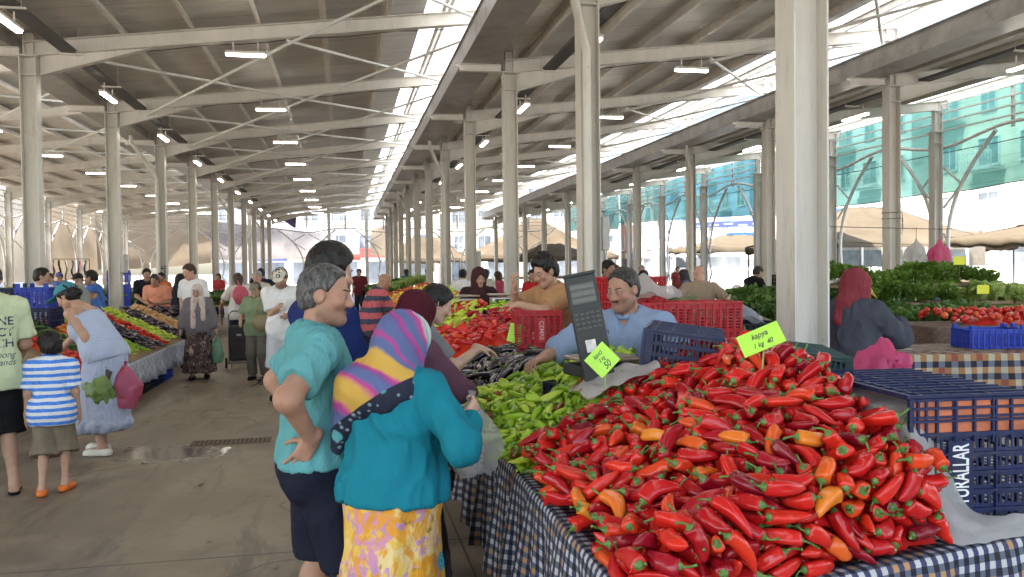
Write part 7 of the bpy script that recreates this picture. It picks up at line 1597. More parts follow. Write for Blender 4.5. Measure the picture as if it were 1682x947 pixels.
NET = m_net('green_shade_net', (.075, .26, .235)); NET2 = m_net('blue_green_shade_net', (.09, .26, .29))
def net(x, ya, yb, za, zb, zt, mat, label, seed, slant=0):
    m = MB()
    def fn(u, v):
        y = ya + (yb - ya) * u; zlow = za + (zb - za) * u - .10 * math.sin(u * PI * 3) * 0 ; z = zt + (zlow - zt) * v
        return (x + .10 * math.sin(v * PI) * (1 + .6 * n3(y * .35, z * .5, 0, seed)) + .05 * n3(y * .9, z * 2.2, 3, seed), y + slant * v, z + .03 * n3(y * .5, v * 2, 7, seed) * v)
    m.grid(fn, 90, 14); o = m.build('shade_net', mat, label=label, cat='shade net')
    m = MB(); m.tube([fn(i / 60, 1.0) for i in range(61)], .014, 5); m.build('hem_rope', DARKM, o)
    m = MB(); m.tube([(p[0] - .03, p[1], p[2] + .0) for p in [fn(i / 60, .55) for i in range(61)]], .012, 5); m.build('stay_rope', DARKM, o)
net(16.25, 11.0, 30.4, 3.70, 3.60, 6.05, NET, 'green shade net hung along the right edge, nearest sheet', 3, -.5)
net(16.25, 31.0, 48.0, 3.75, 4.35, 6.05, NET2, 'blue green shade net hung along the right edge, middle sheet', 5, .2)
net(16.25, 48.3, 61.0, 4.0, 4.5, 6.05, NET2, 'blue green shade net hung along the right edge, farthest sheet', 8)

TARP = m_sheet('cream_tarpaulin', (.21, .195, .165), (.29, .27, .235), 0, .35, .35); TARP2 = m_sheet('tan_tarpaulin', (.19, .15, .105), (.27, .22, .16), 0, .35, .3); TARP3 = m_sheet('grey_tarpaulin', (.19, .178, .176), (.27, .25, .245), 0, .3, .3)
TENT = m_sheet('brown_tent_cloth', (.085, .066, .046), (.14, .11, .078), 0, .25, .3); TENT2 = m_sheet('beige_tent_cloth', (.105, .085, .06), (.15, .125, .09), 0, .3, .3)
def tarp(name, corners, mat, label, sag=.3, seed=1, amp=.08, n=36, cat='tarpaulin'):
    a, b, c, d = [Vector(p) for p in corners]; nr = (b - a).cross(d - a).normalized(); m = MB()
    def fn(u, v):
        p = (a * (1 - u) + b * u) * (1 - v) + (d * (1 - u) + c * u) * v; s = math.sin(u * PI) * math.sin(v * PI)
        w_ = n3(p.x * .35 + p.y * .5, p.z * .7, seed) + .5 * abs(n3(p.y * 1.1 + p.x * .9 + p.z * .7, p.z * .5, seed + 3))
        return p + Vector((0, 0, -sag * math.sin(u * PI) * v * .6)) + nr * (w_ * amp * 2 + sag * .5 * s)
    m.grid(fn, n, n // 2); return m.build(name, mat, label=label, cat=cat)
tarp('tarpaulin', ((-16.6, 24, 6.1), (-16.6, 41.5, 6.1), (-16.4, 41.5, 2.25), (-16.4, 24, 2.3)), TARP, 'pale tarpaulin hung along the left edge, nearest sheet', .15, 2)
tarp('tarpaulin', ((-16.8, 40.6, 6.1), (-16.8, 51.5, 6.1), (-16.4, 50.5, 1.4), (-16.5, 40.8, 1.5)), TARP, 'cream tarpaulin hung on ropes behind the second left column', .25, 5)
tarp('tarpaulin', ((-17.0, 50, 6.2), (-17.0, 63.5, 6.2), (-16.5, 63, 1.7), (-16.6, 49.8, 1.3)), TARP2, 'tan stained tarpaulin hung behind the middle left columns', .25, 8)
tarp('tarpaulin', ((-16.6, 61.6, 5.9), (-9.2, 64.0, 5.9), (-9.4, 63.6, 2.4), (-16.4, 61.4, 2.0)), TARP2, 'tan tarpaulin closing the far left corner', .2, 11)
tarp('tarpaulin', ((-9.4, 63.4, 5.4), (-.5, 65.5, 4.5), (-.6, 64.6, 3.0), (-9.4, 63.2, 2.6)), TARP3, 'grey tarpaulin hung slanting across the far end of aisle', .3, 14)
tarp('tarpaulin', ((-9.6, 66, 5.2), (1.2, 70, 3.8), (1.2, 67, 3.0), (-9.4, 65, 3.6)), TARP, 'pale tarpaulin stretched behind the far end of aisle', .6, 17)
tarp('tarpaulin', ((2.2, 67, 5.0), (4.4, 67, 5.5), (4.6, 66.5, 2.9), (2.0, 66.8, 2.95)), TARP2, 'tan tarpaulin hung at the far end by the column row', .1, 19)
def rope(a, b, sag, label):
    a, b = Vector(a), Vector(b); MB().tube([a.lerp(b, i / 10) + Vector((0, 0, -sag * math.sin(i / 10 * PI))) for i in range(11)], .015, 5).build('rope', DARKM, label=label, cat='rope')
for i, (a, b) in enumerate((((-16.0, 26, 4.4), (-16.0, 41, 4.35)), ((-16.0, 26, 3.1), (-16.0, 40.6, 3.1)), ((-15.9, 48, 5.2), (-15.8, 50.3, 1.4)), ((-15.9, 41, 5.3), (-15.9, 48.6, 2.2)))):
    rope(a, b, .15, ['upper dark rope across the nearest pale tarpaulin', 'lower dark rope across the nearest pale tarpaulin', 'slanting rope between the cream and tan tarpaulins', 'diagonal rope across the cream tarpaulin'][i])
m = MB(); m._add([(-4.2, 60.2, 5.35), (-3.2, 60.2, 5.45), (-3.25, 60.2, 4.65)], [(0, 1, 2)]); m._add([(-4.2, 60.22, 5.35), (-3.25, 60.22, 4.65), (-3.2, 60.22, 5.45)], [(0, 1, 2)]); m.build('pennant', pm('faded_pennant', (.10, .07, .25), .7, .4, 2), label='small faded blue pennant hanging at the far end of roof', cat='pennant')

def tent(cx, cy, w_, d_, ze, zp, mat, label, hip=.9, rot=0.0, legs=True, ridge=.15):
    t = thing('market_tent', label, 'tent', (cx, cy, 0), rot); m = MB(); hw, hd = w_ / 2, d_ / 2
    def side(a, b, pa, pb):
        a, b, pa, pb = map(Vector, (a, b, pa, pb))
        m.grid(lambda u, v: (a.lerp(b, u)).lerp(pa.lerp(pb, u), v) + Vector((0, 0, -.16 * w_ / 6 * math.sin(v * PI) - .12 * math.sin(u * PI) * (1 - v) + .05 * n3(u * 7 + cx, v * 5, cy))), 20, 8)
    r = ridge * w_; P0, P1 = (-r, 0, zp), (r, 0, zp); A, B, C, D = (-hw, -hd, ze), (hw, -hd, ze), (hw, hd, ze), (-hw, hd, ze)
    side(A, B, P0, P1); side(B, C, P1, P1); side(C, D, P1, P0); side(D, A, P0, P0)
    for a, b in ((A, B), (B, C), (C, D), (D, A)):
        a, b = Vector(a), Vector(b); m.grid(lambda u, v, a=a, b=b: a.lerp(b, u) + Vector((0, 0, -.12 * math.sin(u * PI) - v * (.28 + .05 * math.sin(u * 30)))), 30, 2)
    c = m.build('canopy', mat, t); sd2 = c.modifiers.new('thick', 'SOLIDIFY'); sd2.thickness = .004
    if legs:
        for x in (-hw, hw):
            for y in (-hd, hd): MB().tube([(x * .97, y * .97, .002), (x * .97, y * .97, ze)], .03, 6).build('pole', DARKM, t)
        MB().tube([(0, 0, .002), (0, 0, zp - .08)], .035, 6).build('pole', DARKM, t)
    return t
tent(15.8, 69.2, 12, 9, 2.7, 5.9, TENT, 'large dark brown market tent with a high peak behind the young man', ridge=.05)
tent(7.2, 75, 7, 6, 2.7, 4.6, TENT, 'brown tent left of the large brown tent', ridge=.2); tent(21.0, 30.5, 7.5, 7, 2.5, 4.0, TENT2, 'beige tent below the blue shop sign at right'); tent(22.5, 45.5, 6.5, 5, 2.8, 3.5, TENT2, 'pale beige tent before the shop boards')
tent(24.0, 22.5, 8, 6, 2.6, 3.4, TENT2, 'cream awning tent at the far right edge'); tent(15, 60, 5, 7, 2.7, 3.5, TENT2, 'low beige tent beside the net at far right of aisle')
# counters below the tents
for i, (x, y, w_, d_, k, lb) in enumerate(((20.5, 29.0, 5.5, 1.2, LEMS, 'beneath the beige tent'), (22.5, 45, 5, 1.2, OFRS, 'before the shop boards'), (15.8, 68, 8, 1.4, POTS, 'below the large brown tent'))):
    table('stall_table', 'outdoor stall table ' + lb, [(x - w_ / 2, y - d_ / 2), (x + w_ / 2, y - d_ / 2), (x + w_ / 2, y + d_ / 2), (x - w_ / 2, y + d_ / 2)], .9)
    heap(k, k[0].name, 'fruit', 'produce heaped on the outdoor table ' + lb, 'produce on the table ' + lb, (x - w_ / 2, y - d_ / 2), (1, 0), (0, 1), w_, d_, lambda u, v: .95 + .15 * v, .3, 120 + i, stuff=True)
SHELFC = pm('display_case', (.30, .24, .16), .5, .2, 6); CASEGL = pm('case_glass', (.10, .12, .12), .1, .3, 4)
t = thing('display_case', 'long glass fronted display case with pale trays under beige tent', 'display case', (20.2, 27.2, 0)); MB().bb(-3, -.4, .0, 3, .4, 1.1).build('counter', SHELFC, t); MB().bb(-3, -.35, 1.6, 3, .4, 2.3, 0).build('shelf_back', pm('case_back', (.22, .19, .15), .6), t)
for i in range(7): MB().bb(-3 + i * .86, -.43, 1.12, -2.92 + i * .86, -.36, 2.3).build('frame_post', pm('white_frame', (.62, .61, .58), .5), t)
for i in range(6): MB().bb(-2.9 + i * .86, -.42, 1.62, -2.2 + i * .86, -.40, 2.2).build('pane', CASEGL, t)
heap(LEMS, 'yellow_fruit', 'fruit', 'yellow produce laid on top of the display case', 'yellow produce on the display case', (17.3, 26.85), (1, 0), (0, 1), 5.8, .7, lambda u, v: 1.14, .2, 131, stuff=True)

# buildings around the square
def m_facade(name, c, dirt=(.3, .28, .25)): return pm(name, c, .8, .10, .8, .1, 12, dirt=dirt, dscale=.6)
GLASS = pm('window_glass', (.16, .18, .20), .12, .4, .6); FRAMEW = pm('window_frame_paint', (.55, .55, .54), .5)
def building(label, x0, y0, x1, y1, h, mat, face, rows_, cols_, z0=4.2, ww=1.5, wh=1.5, band=None):
    """box with window openings, sills, a cornice and balconies on the face that looks at the market"""
    t = thing('apartment_building', label, 'building'); m = MB(); m.bb(x0, y0, 0, x1, y1, h); m.build('wall', mat, t)
    m = MB(); m.bb(x0 - .25, y0 - .25, h + .004, x1 + .25, y1 + .25, h + .45); m.build('cornice', FRAMEW, t)
    L = (y1 - y0) if face == 'x' else (x1 - x0); s0 = y0 if face == 'x' else x0
    for r_ in range(rows_):
        for c in range(cols_):
            s = s0 + L * (c + .5) / cols_; z = z0 + r_ * 3.1
            w_ = ww * (1 if (c + r_) % 3 else .7)
            fx = (lambda a0, a1, d0, d1, z_, z1_, mm, mat_, nm, par: mm.bb(x0 - d1, a0, z_, x0 - d0, a1, z1_)) if face == 'x' else (lambda a0, a1, d0, d1, z_, z1_, mm, mat_, nm, par: mm.bb(a0, y0 - d1, z_, a1, y0 - d0, z1_))
            m = MB()
            for (a0, a1, zz0, zz1) in ((s - w_ / 2 - .08, s + w_ / 2 + .08, z - .08, z), (s - w_ / 2 - .08, s + w_ / 2 + .08, z + wh, z + wh + .08), (s - w_ / 2 - .08, s - w_ / 2, z + .001, z + wh - .001), (s + w_ / 2, s + w_ / 2 + .08, z + .001, z + wh - .001), (s - .03, s + .03, z + .002, z + wh - .002)): fx(a0, a1, .004, .10, zz0, zz1, m, 0, 0, 0)
            wf = m.build('window', FRAMEW, t); m = MB(); fx(s - w_ / 2, s + w_ / 2, .005, .03, z, z + wh, m, 0, 0, 0); m.build('pane', GLASS, wf)
            if (c * 2 + r_) % 3 == 0:
                m = MB(); fx(s - w_ / 2 - .5, s + w_ / 2 + .5, .11, 1.0, z - .35, z - .2, m, 0, 0, 0)
                for q in range(12): a = s - w_ / 2 - .5 + (w_ + 1) * q / 11; fx(a - .015, a + .015, .95, .99, z - .199, z + .6, m, 0, 0, 0)
                fx(s - w_ / 2 - .5, s + w_ / 2 + .5, .94, 1.0, z + .601, z + .66, m, 0, 0, 0); m.build('balcony', FRAMEW, t)
    # shop fronts
    n = max(2, int(L / 4))
    for c in range(n):
        s = s0 + L * (c + .5) / n; m = MB(); (m.bb(x0 - .06, s - 1.5, .3, x0 - .01, s + 1.5, 2.7) if face == 'x' else m.bb(s - 1.5, y0 - .06, .3, s + 1.5, y0 - .01, 2.7)); m.build('shop_front', GLASS, t)
        m = MB(); (m.bb(x0 - .25, s - 1.8, 2.9, x0 - .01, s + 1.8, 3.6) if face == 'x' else m.bb(s - 1.8, y0 - .25, 2.9, s + 1.8, y0 - .01, 3.6)); m.build('shop_board', [pm('board_%d' % (c % 4), [(.5, .5, .52), (.10, .16, .42), (.50, .48, .40), (.42, .10, .08)][c % 4], .5)], t)
    return t
W1 = m_facade('white_render', (.66, .65, .62)); W2 = m_facade('cream_render', (.62, .56, .46)); W3 = m_facade('pink_render', (.58, .42, .36)); W4 = m_facade('blue_render', (.26, .36, .52))
for a in (('white apartment block at the far right behind the tomatoes', 36, 6, 48, 26, 12.5, W1, 'x', 3, 6), ('cream apartment block behind the blue shop sign', 36, 27.5, 48, 46, 15.5, W2, 'x', 4, 6), ('white apartment block behind the pale tent and boards', 36, 48, 48, 68, 14, W1, 'x', 3, 7), ('pale blue block behind the middle net', 36, 70, 48, 92, 17, W4, 'x', 4, 7), ('pinkish block behind the farthest net', 36, 94, 48, 116, 14, W3, 'x', 3, 7),
          ('white block closing the far end with red band', -14, 96, 10, 108, 9.5, W1, 'y', 2, 8), ('cream block closing the far end at right', 12, 100, 34, 112, 13, W2, 'y', 3, 7), ('cream block behind the left tarpaulins, near', -44, 20, -30, 48, 12, W2, 'y', 3, 4), ('white block behind the left tarpaulins, far', -44, 52, -26, 90, 12, W1, 'y', 3, 5)): building(*a)
t = thing('shop_sign', 'red band sign across the white block at the far end', 'sign', (-2, 95.6, 3.2)); MB().bb(-9, -.15, 0, 9, .1, 1.0).build('board', pm('red_board', (.50, .06, .05), .5), t)
# the blue sign İNŞAAT & EMLAK
t = thing('shop_sign', 'blue sign reading İNŞAAT & EMLAK in white letters', 'sign', (35.2, 53.6, 4.35), R(-38)); MB().box((0, 0, .65), (3.4, .16, 1.5), None, 0, .02).build('board', pm('sky_blue_board', (.025, .085, .26), .4, .05), t)
text('lettering', 'İNŞAAT &\nEMLAK', .62, pm('white_letter', (.85, .85, .85), .5), Matrix(((1, 0, 0, .1), (0, 0, -1, -.09), (0, 1, 0, .65), (0, 0, 0, 1))), t, .015)
for x in (-1.4, 1.4): MB().tube([(x, .1, .7), (x, .75, .7)], .03, 6).build('bracket', DARKM, t)
t = thing('sign_pole_frame', 'steel frame carrying the blue sign', 'frame', (35.2, 53.6, 0), R(-38)); MB().tube([(-1.4, .4, 0), (-1.4, .4, 5.8)], .06, 8).build('post', WHITE_STEEL, t); MB().tube([(1.4, .4, 0), (1.4, .4, 5.8)], .06, 8).build('post', WHITE_STEEL, t)
# picture boards of a shop: white boards with blue posts
t = thing('shop_hoarding', 'white shop hoarding with small pictures and blue posts', 'hoarding', (30.2, 62.0, 2.6), R(-30))
for i in range(5):
    MB().box((i * 2.2 - 4.4, 0, 1.0), (2.1, .08, 1.9)).build('board', pm('white_board', (.72, .72, .74), .5), t); MB().box((i * 2.2 - 3.3, -.02, 1.0), (.09, .12, 2.1)).build('blue_post', pm('blue_post', (.08, .16, .50), .5), t)
    rg = random.Random(i)
    for j in range(4): MB().box((i * 2.2 - 4.9 + (j % 2) * .9 + rg.uniform(-.1, .1), -.045, .6 + (j // 2) * .75), (.5, .01, .35)).build('picture', pm('picture_%d' % ((i + j) % 4), [(.10, .12, .16), (.45, .08, .07), (.20, .22, .28), (.32, .30, .30)][(i + j) % 4], .5, .4, 5), t)
for px_, (x, y, w_, h_, c, lb) in enumerate(((32, 66, 6, .5, (.03, .04, .18), 'long blue strip sign above the hoarding'), (24.9, 48.3, 3.0, 2.2, (.02, .08, .24), 'blue poster panel beside the near column'), (24.6, 46.6, 2.2, 1.5, (.04, .07, .2), 'lower blue poster panel beside the near column'))):
    t = thing('shop_sign', lb, 'sign', (x, y, [5.0, 1.6, .7][px_]), R(-38)); MB().box((0, 0, h_ / 2), (w_, .12, h_)).build('board', pm('sign_paint_%d' % px_, c, .45), t)
    for q in range(5): MB().box((-w_ * .4 + q * w_ * .2, -.066, h_ * (.3 + .4 * ((q * 7) % 3) / 3)), (w_ * .13, .01, h_ * .25)).build('picture', pm('sign_picture', (.20, .26, .34), .5, .5, 3), t)
    for q in (-1, 1): MB().tube([(q * w_ * .42, .12, -[5.0, 1.6, .7][px_]), (q * w_ * .42, .12, h_)], .04, 6).build('post', WHITE_STEEL, t)
# white van
t = thing('parked_van', 'white minibus parked beyond the man in beige', 'van', (20.6, 43.4, 0), R(-62)); VAN = pm('van_paint', (.70, .70, .70), .3, .05, coat=.4)
m = MB(); m.box((0, 0, 1.0), (5.4, 2.0, 1.3), None, 0, .16); m.box((-.25, 0, 1.95), (4.7, 1.86, .95), None, 0, .22); m.build('body', VAN, t)
for sy in (-1, 1):
    for i in range(4): MB().box((-1.95 + i * 1.12, sy * .925, 1.95), (.98, .02, .58), None, 0, .008).build('window', GLASS, t)
    for x in (-1.7, 1.75): 
        w_ = MB().lathe([(.001, .11), (.36, .11), (.36, -.11), (.001, -.11)], 20, (x, sy * .93, .36), Matrix(((1, 0, 0), (0, 0, 1), (0, 1, 0)))).build('wheel', pm('tyre', (.02, .02, .02), .8), t); MB().lathe([(.001, .125), (.2, .12), (.22, .112)], 16, (x, sy * .93, .36), Matrix(((1, 0, 0), (0, 0, sy), (0, 1, 0)))).build('rim', pm('rim', (.4, .4, .4), .4), w_)
MB().box((2.2, 0, 1.75), (.05, 1.6, .6), Matrix.Rotation(R(-24), 3, 'Y')).build('windscreen', GLASS, t)
for sy in (-.7, .7): MB().box((2.70, sy, .95), (.05, .34, .2), None, 0, .02).build('headlight', pm('headlight', (.6, .6, .58), .1), t)
# clothes rail at the left edge
t = thing('clothes_rail', 'rail of dark clothes hanging below the left tarpaulin', 'clothes rail', (-14.9, 48.0, 0), R(20)); MB().tube([(-1.2, 0, 0), (-1.2, 0, 2.5), (1.6, 0, 2.5), (1.6, 0, 0)], .03, 6).build('frame', DARKM, t)
for i in range(9):
    m = MB(); m.grid(lambda u, v, i=i: (-1.0 + i * .3 + .05 * math.sin(v * 9 + i) + (u - .5) * .10, .25 * math.sin(u * 2 * PI) * (.6 + .4 * v), 2.44 - v * (1.1 + .3 * ((i * 5) % 3))), 12, 8); m.build('garment', pm('garment_%d' % (i % 4), [(.03, .03, .035), (.30, .30, .30), (.05, .05, .09), (.22, .06, .05)][i % 4], .9), t)
# small fittings of the hall: loose cables, switch boxes, paint marks
for k, y in enumerate(YS[1:11]):
    for p, xa, xb in (('B', 3.6, 10.2), ('A', -4.4, 1.9)):
        x0 = ROWS[p]; m = MB(); m.tube([(xa + (xb - xa) * i / 14, y + .10, rz(xa + (xb - xa) * i / 14, x0) + .02 - .05 * abs(math.sin(i * PI / 3.5 + k))) for i in range(15)], .009, 5); m.build('loose_cable', DARKM, hall)
for (x, y, z) in ((-14.13, 50.15, 1.9), (-4.88, 20.15, 1.7), (3.16, 10.15, 1.9), (3.16, 20.15, 1.7)):
    m = MB(); m.bb(x - .0, y - .16, z, x + .09, y + .16, z + .42, 0, .01); b_ = m.build('switch_box', pm('switch_box_paint', (.38, .38, .37), .5, .15, 9), hall); MB().bb(x + .0905, y - .10, z + .28, x + .10, y + .10, z + .36).build('box_label', pm('faded_label', (.55, .50, .30), .6), b_)
text('paint_mark', 'CE', .26, INK, Matrix(((0, 0, -1, 0), (1, 0, 0, 0), (0, 1, 0, 0), (0, 0, 0, 1))) if False else Matrix(((0, -1, 0, -5.0), (0, 0, -1, 24.99), (1, 0, 0, 1.75), (0, 0, 0, 1))), hall, .001)
for (x, y, z) in ((10.9, 15.15, 2.6), (10.9, 15.15, 2.72)):
    m = MB(); m.tube([(x - .14, y - .13, z), (x + .14, y - .13, z + .01), (x + .14, y + .13, z), (x - .14, y + .13, z + .01), (x - .14, y - .13, z)], .007, 5); m.tube([(x + .14, y - .135, z), (x + .15, y - .15, z - .15), (x + .13, y - .14, z - .32)], .006, 5); m.build('tied_cord', DARKM, hall)
# ------------------------------------------------------------------ clothes with patterns
def m_bands(name, fn, rough=.85, bump=.25):
    t = NT(name); v = t.coord(); c = fn(t, v); return t.done(t.bsdf(c, rough, cloth_bump(t, v, bump), spec=.12))
def f_stripe(c1, c2, per, duty=.5, wob=.06):
    def f(t, v):
        x, y, z = t.sep(v); n = t.noise(v, 14, 4); q = t.math('FRACT', t.math('ADD', t.math('MULTIPLY', z, 1 / per), t.math('MULTIPLY', n, wob * 4)))
        a = t.ramp(q, [(duty - .03, 0), (duty, 1), (.97, 1), (1, 0)]); return t.mix(a, c1, t.mix(t.math('MULTIPLY', t.noise(t.mapv(v, (1, 1, .2)), 60, 3), .8), c2, tuple(min(1, x * 2.2 + .1) for x in c2)))
    return f
def f_vstripe(c1, c2, per):
    def f(t, v):
        x, y, z = t.sep(v); q = t.math('FRACT', t.math('MULTIPLY', t.math('ADD', x, t.math('MULTIPLY', y, .8)), 1 / per)); return t.mix(t.ramp(q, [(.35, 0), (.5, .8), (.9, .8), (1, 0)]), c1, c2)
    return f
def f_floral(base, spots, scale=9):
    def f(t, v):
        c = base; w_ = t.mapv(v, (1, 1, .7))
        for i, (cc, sc, th) in enumerate(spots):
            n = t.noise(t.mapv(w_, (1, 1, 1), (0, 0, 0), (i * 2.3, i * 1.1, i * 3.7)), sc, 4, .6, .8); c = t.mix(t.ramp(n, [(th, 0), (th + .05, .92)]), c, cc)
        return c
    return f
def f_roses(base, spots, rose):
    g = f_floral(base, spots)
    def f(t, v):
        c = g(t, v); vo = t.n('ShaderNodeTexVoronoi', {'Vector': v, 'Scale': 6.2, 'Randomness': .9}).outputs['Distance']; ring = t.math('FRACT', t.math('ADD', t.math('MULTIPLY', vo, 13), t.math('MULTIPLY', t.noise(v, 30, 3), 1.1)))
        rc = t.mix(ring, tuple(x * .45 for x in rose), tuple(min(1, x * 1.5 + .05) for x in rose)); return t.mix(t.ramp(vo, [(.20, 1), (.25, 0)]), c, rc)
    return f
JEANS = m_cloth('dark_jeans', (.02, .026, .045)); NAVY = m_cloth('navy_cotton', (.010, .012, .022)); KHAKI = m_cloth('khaki_cotton', (.19, .155, .11)); BLACKC = m_cloth('black_cotton', (.012, .012, .014)); GREYT = m_cloth('grey_cotton', (.17, .175, .185))
H_BLK = m_hair('black_hair', (.010, .008, .007)); H_GRY = m_hair('greying_hair', (.020, .018, .017), (.20, .195, .19)); H_BRN = m_hair('brown_hair', (.05, .028, .016)); H_WHT = m_hair('white_hair', (.30, .29, .28)); H_MIX = m_hair('dark_greying_hair', (.012, .010, .009), (.09, .085, .08))
def near(*a, **k): return dict(vox=.010, hv=.0048, **k)

def shrink_text(o, target, axis, off=.002):
    """lay the lettering onto the garment it is printed on"""
    from mathutils.bvhtree import BVHTree
    b = BVHTree.FromPolygons([v.co for v in target.data.vertices], [tuple(p.vertices) for p in target.data.polygons]); d = Vector(axis)
    for v in o.data.vertices:
        h = b.ray_cast(v.co - d * .5, d)
        if h[0] is not None: v.co = h[0] - d * off

# 1 man in the aqua polo shirt
P = Person(1.70, fat=.06, lean=.03, head=(.38, .12, 0), handR=(.215, -.045, 1.035), handL=(-.21, -.04, 1.01), poleR=(.9, -.65, .35), poleL=(-.95, -.75, .3), footR=(.13, .07), footL=(-.13, -.09), seed=1)
P.make('tall grey haired man in aqua polo shirt with hands on hips', (-.115, 3.50), R(-82), 'brown', .009, .0044, beard=.42, hands={'R': dict(d=(-.30, -.50, -.82), pn=(-.93, .22, .28), curl=(.22, .26, .30, .30), spread=.14, thumb=(.95, .2)), 'L': dict(d=(.30, -.5, -.82), pn=(.93, .2, .25), curl=(.2, .25, .3, .3))}, brow=(.04, .035, .03))
AQ = m_cloth('aqua_pique', (.10, .29, .30), .9, .06, bump=.35)
P.shirt(AQ,   .36, -.005, .017, 'polo_shirt', .012, .008, .006, 0, AQ, vox=.008); P.trousers(NAVY, .455, .05, .024, 'shorts', .045, .007, .009); P.hair(H_GRY, .011, .020, vox=.0055, amp=.003)
m = MB(); m.tube([P.P(.010 + .0 * t, .098 - .002 * abs(t), -.047 - .004 * abs(t)) + P.Rh @ Vector((t * .024 * P.hs, -.004 * t * t, -.003 * t * t)) for t in (-1, -.5, 0, .5, 1)], [.002, .0036, .004, .0036, .002], 6); m.build('moustache', H_GRY, P.root)
P.shoe(BLACKC)
# 2 woman with the striped headscarf
P = Person(1.515, fat=.5, fem=True, lean=.06, head=(.35, .34, 0), handR=(.235, .17, 1.115), handL=(.12, .25, 1.11), poleR=(.75, -.65, -.8), poleL=(-1, -.2, -.9), seed=2)
P.make('woman in teal blouse with bright striped headscarf and flowered skirt', (.17, 3.20), R(-36), 'fair', .010, .005, hands={'R': dict(curl=(.75, .8, .85, .9), d=(.05, .75, .55), pn=(-.85, .2, .1)), 'L': dict(curl=(.8, .85, .9, .9), pn=(.5, .1, -.6))})
P.shirt(m_cloth('teal_jersey', (.008, .155, .205), .8, .08, bump=.15), .93, .01, .018, 'blouse', .004, .011, .012, .0, vox=.009)
P.skirt(m_bands('flowered_skirt', f_roses((.62, .40, .08), [((.64, .50, .24), 5, .50), ((.50, .22, .36), 8, .56), ((.62, .27, .02), 10, .52), ((.40, .22, .38), 15, .57), ((.30, .20, .05), 22, .62)], (.05, .33, .42))), .05, .10, .014, .05, vox=.012)
qs = P.P(.0, .10, .10); cc = tuple(P.neck)
def f_scarf(t, v):
    d = t.n('ShaderNodeVectorMath', {0: v, 1: tuple(qs)}, operation='DISTANCE').outputs['Value']; d = t.math('ADD', d, t.math('MULTIPLY', t.math('SUBTRACT', t.noise(v, 5, 3), .5), .06))
    T, MG, BL, PU, YE, PK, WH = (.02, .40, .42), (.36, .04, .19), (.085, .11, .23), (.15, .07, .20), (.47, .29, .06), (.55, .28, .34), (.50, .46, .42)
    seq = [(0, T), (.085, WH), (.10, T), (.12, PK), (.13, MG), (.145, BL), (.165, BL), (.175, MG), (.185, PU), (.20, BL), (.225, BL), (.235, MG), (.245, BL), (.26, BL), (.27, YE), (.325, YE), (.34, MG), (.355, PU), (.365, BL), (.39, BL), (.40, MG), (.415, YE), (.455, YE), (.47, MG), (.49, BL), (.53, BL), (.545, YE)]
    c = t.ramp(t.math('MULTIPLY', d, 1.65), [(p * 1.65, q) for p, q in seq]); x, y, z = t.sep(v)
    lace_c = t.mix(t.ramp(t.n('ShaderNodeTexVoronoi', {'Vector': v, 'Scale': 34}).outputs['Distance'], [(.22, 0), (.30, 1)]), (.16, .22, .25), (.018, .022, .038)); fl = t.ramp(t.n('ShaderNodeTexVoronoi', {'Vector': v, 'Scale': 10}).outputs['Distance'], [(.22, 1), (.27, 0)]); lace_c = t.mix(t.math('MULTIPLY', fl, .8), lace_c, (.10, .32, .34))
    b = t.math('ADD', t.math('MULTIPLY_ADD', x, -.62, z), t.math('MULTIPLY', t.noise(v, 6, 3), .01)); lim = cc[2] - .055
    return t.mix(t.ramp(t.math('MULTIPLY_ADD', t.math('SUBTRACT', b, lim), 8, .5), [(.47, 1), (.5, 0)]), c, lace_c)
F = Field(); h, K = P.hs, P.k; PP = P.P
F.ell(PP(0, -.016, .034), np.array([.096, .120, .104]) * h, P.Rh); F.ell(PP(0, -.03, -.05), np.array([.098, .108, .10]) * h, P.Rh, .05)
F.cone(PP(0, -.02, -.06), P.neck + Vector((0, -.01, -.03)) * K, .10 * h, .12 * K, .06); F.ell(P.neck + Vector((-.01, -.05, -.05)) * K, np.array([.185, .135, .12]) * K, P.Rc, .07)
F.cone(P.neck + Vector((-.08, -.10, -.03)), P.neck + Vector((-.195, -.085, -.26)), .085, .022, .06); F.cone(P.neck + Vector((-.12, -.03, -.02)), P.neck + Vector((-.20, -.03, -.20)), .07, .03, .06)
F.plane(P.neck + Vector((.02, -.1, -.125)), (.60, 0, -1), 0, (*(P.neck + Vector((.12, -.05, -.1))), .30)); F.ell(PP(0, .13, -.022), np.array([.062, .085, .088]) * h, P.Rh, .012, 's')
P.piece('headscarf', F, m_bands('striped_scarf', f_scarf, .7, .1), .007, (13, 13, 5), .007, 6)
P.shoe(BLACKC)
# clear bag she fills
def sack(name, label, mat, loc, r, hgt, seed, sq=.7, par=None, knot=True, nu=30):
    m = MB()
    def f(u, v):
        a = 2 * PI * u; q = r * (math.sin(PI * min(.97, .05 + .80 * v)) ** .75) * (1 + .30 * n3(math.cos(a) * 2 + seed * 3, math.sin(a) * 2, v * 4, seed) + .14 * n3(math.cos(a) * 6, math.sin(a) * 6, v * 9, seed + 2)); return (q * math.cos(a), sq * q * math.sin(a), -hgt * v + .02 * n3(u * 9, v * 7, seed))
    m.grid(f, nu, 20); 
    if knot: m.tube([(0, 0, -.02), (.004, 0, .05)], [.012, .016], 7)
    return m.build(name, mat, label=label, cat='plastic bag', loc=loc)
sack('plastic_bag', 'clear plastic bag the woman in teal blouse is opening', CLEAR, (.485, 3.27, 1.15), .10, .29, 4)
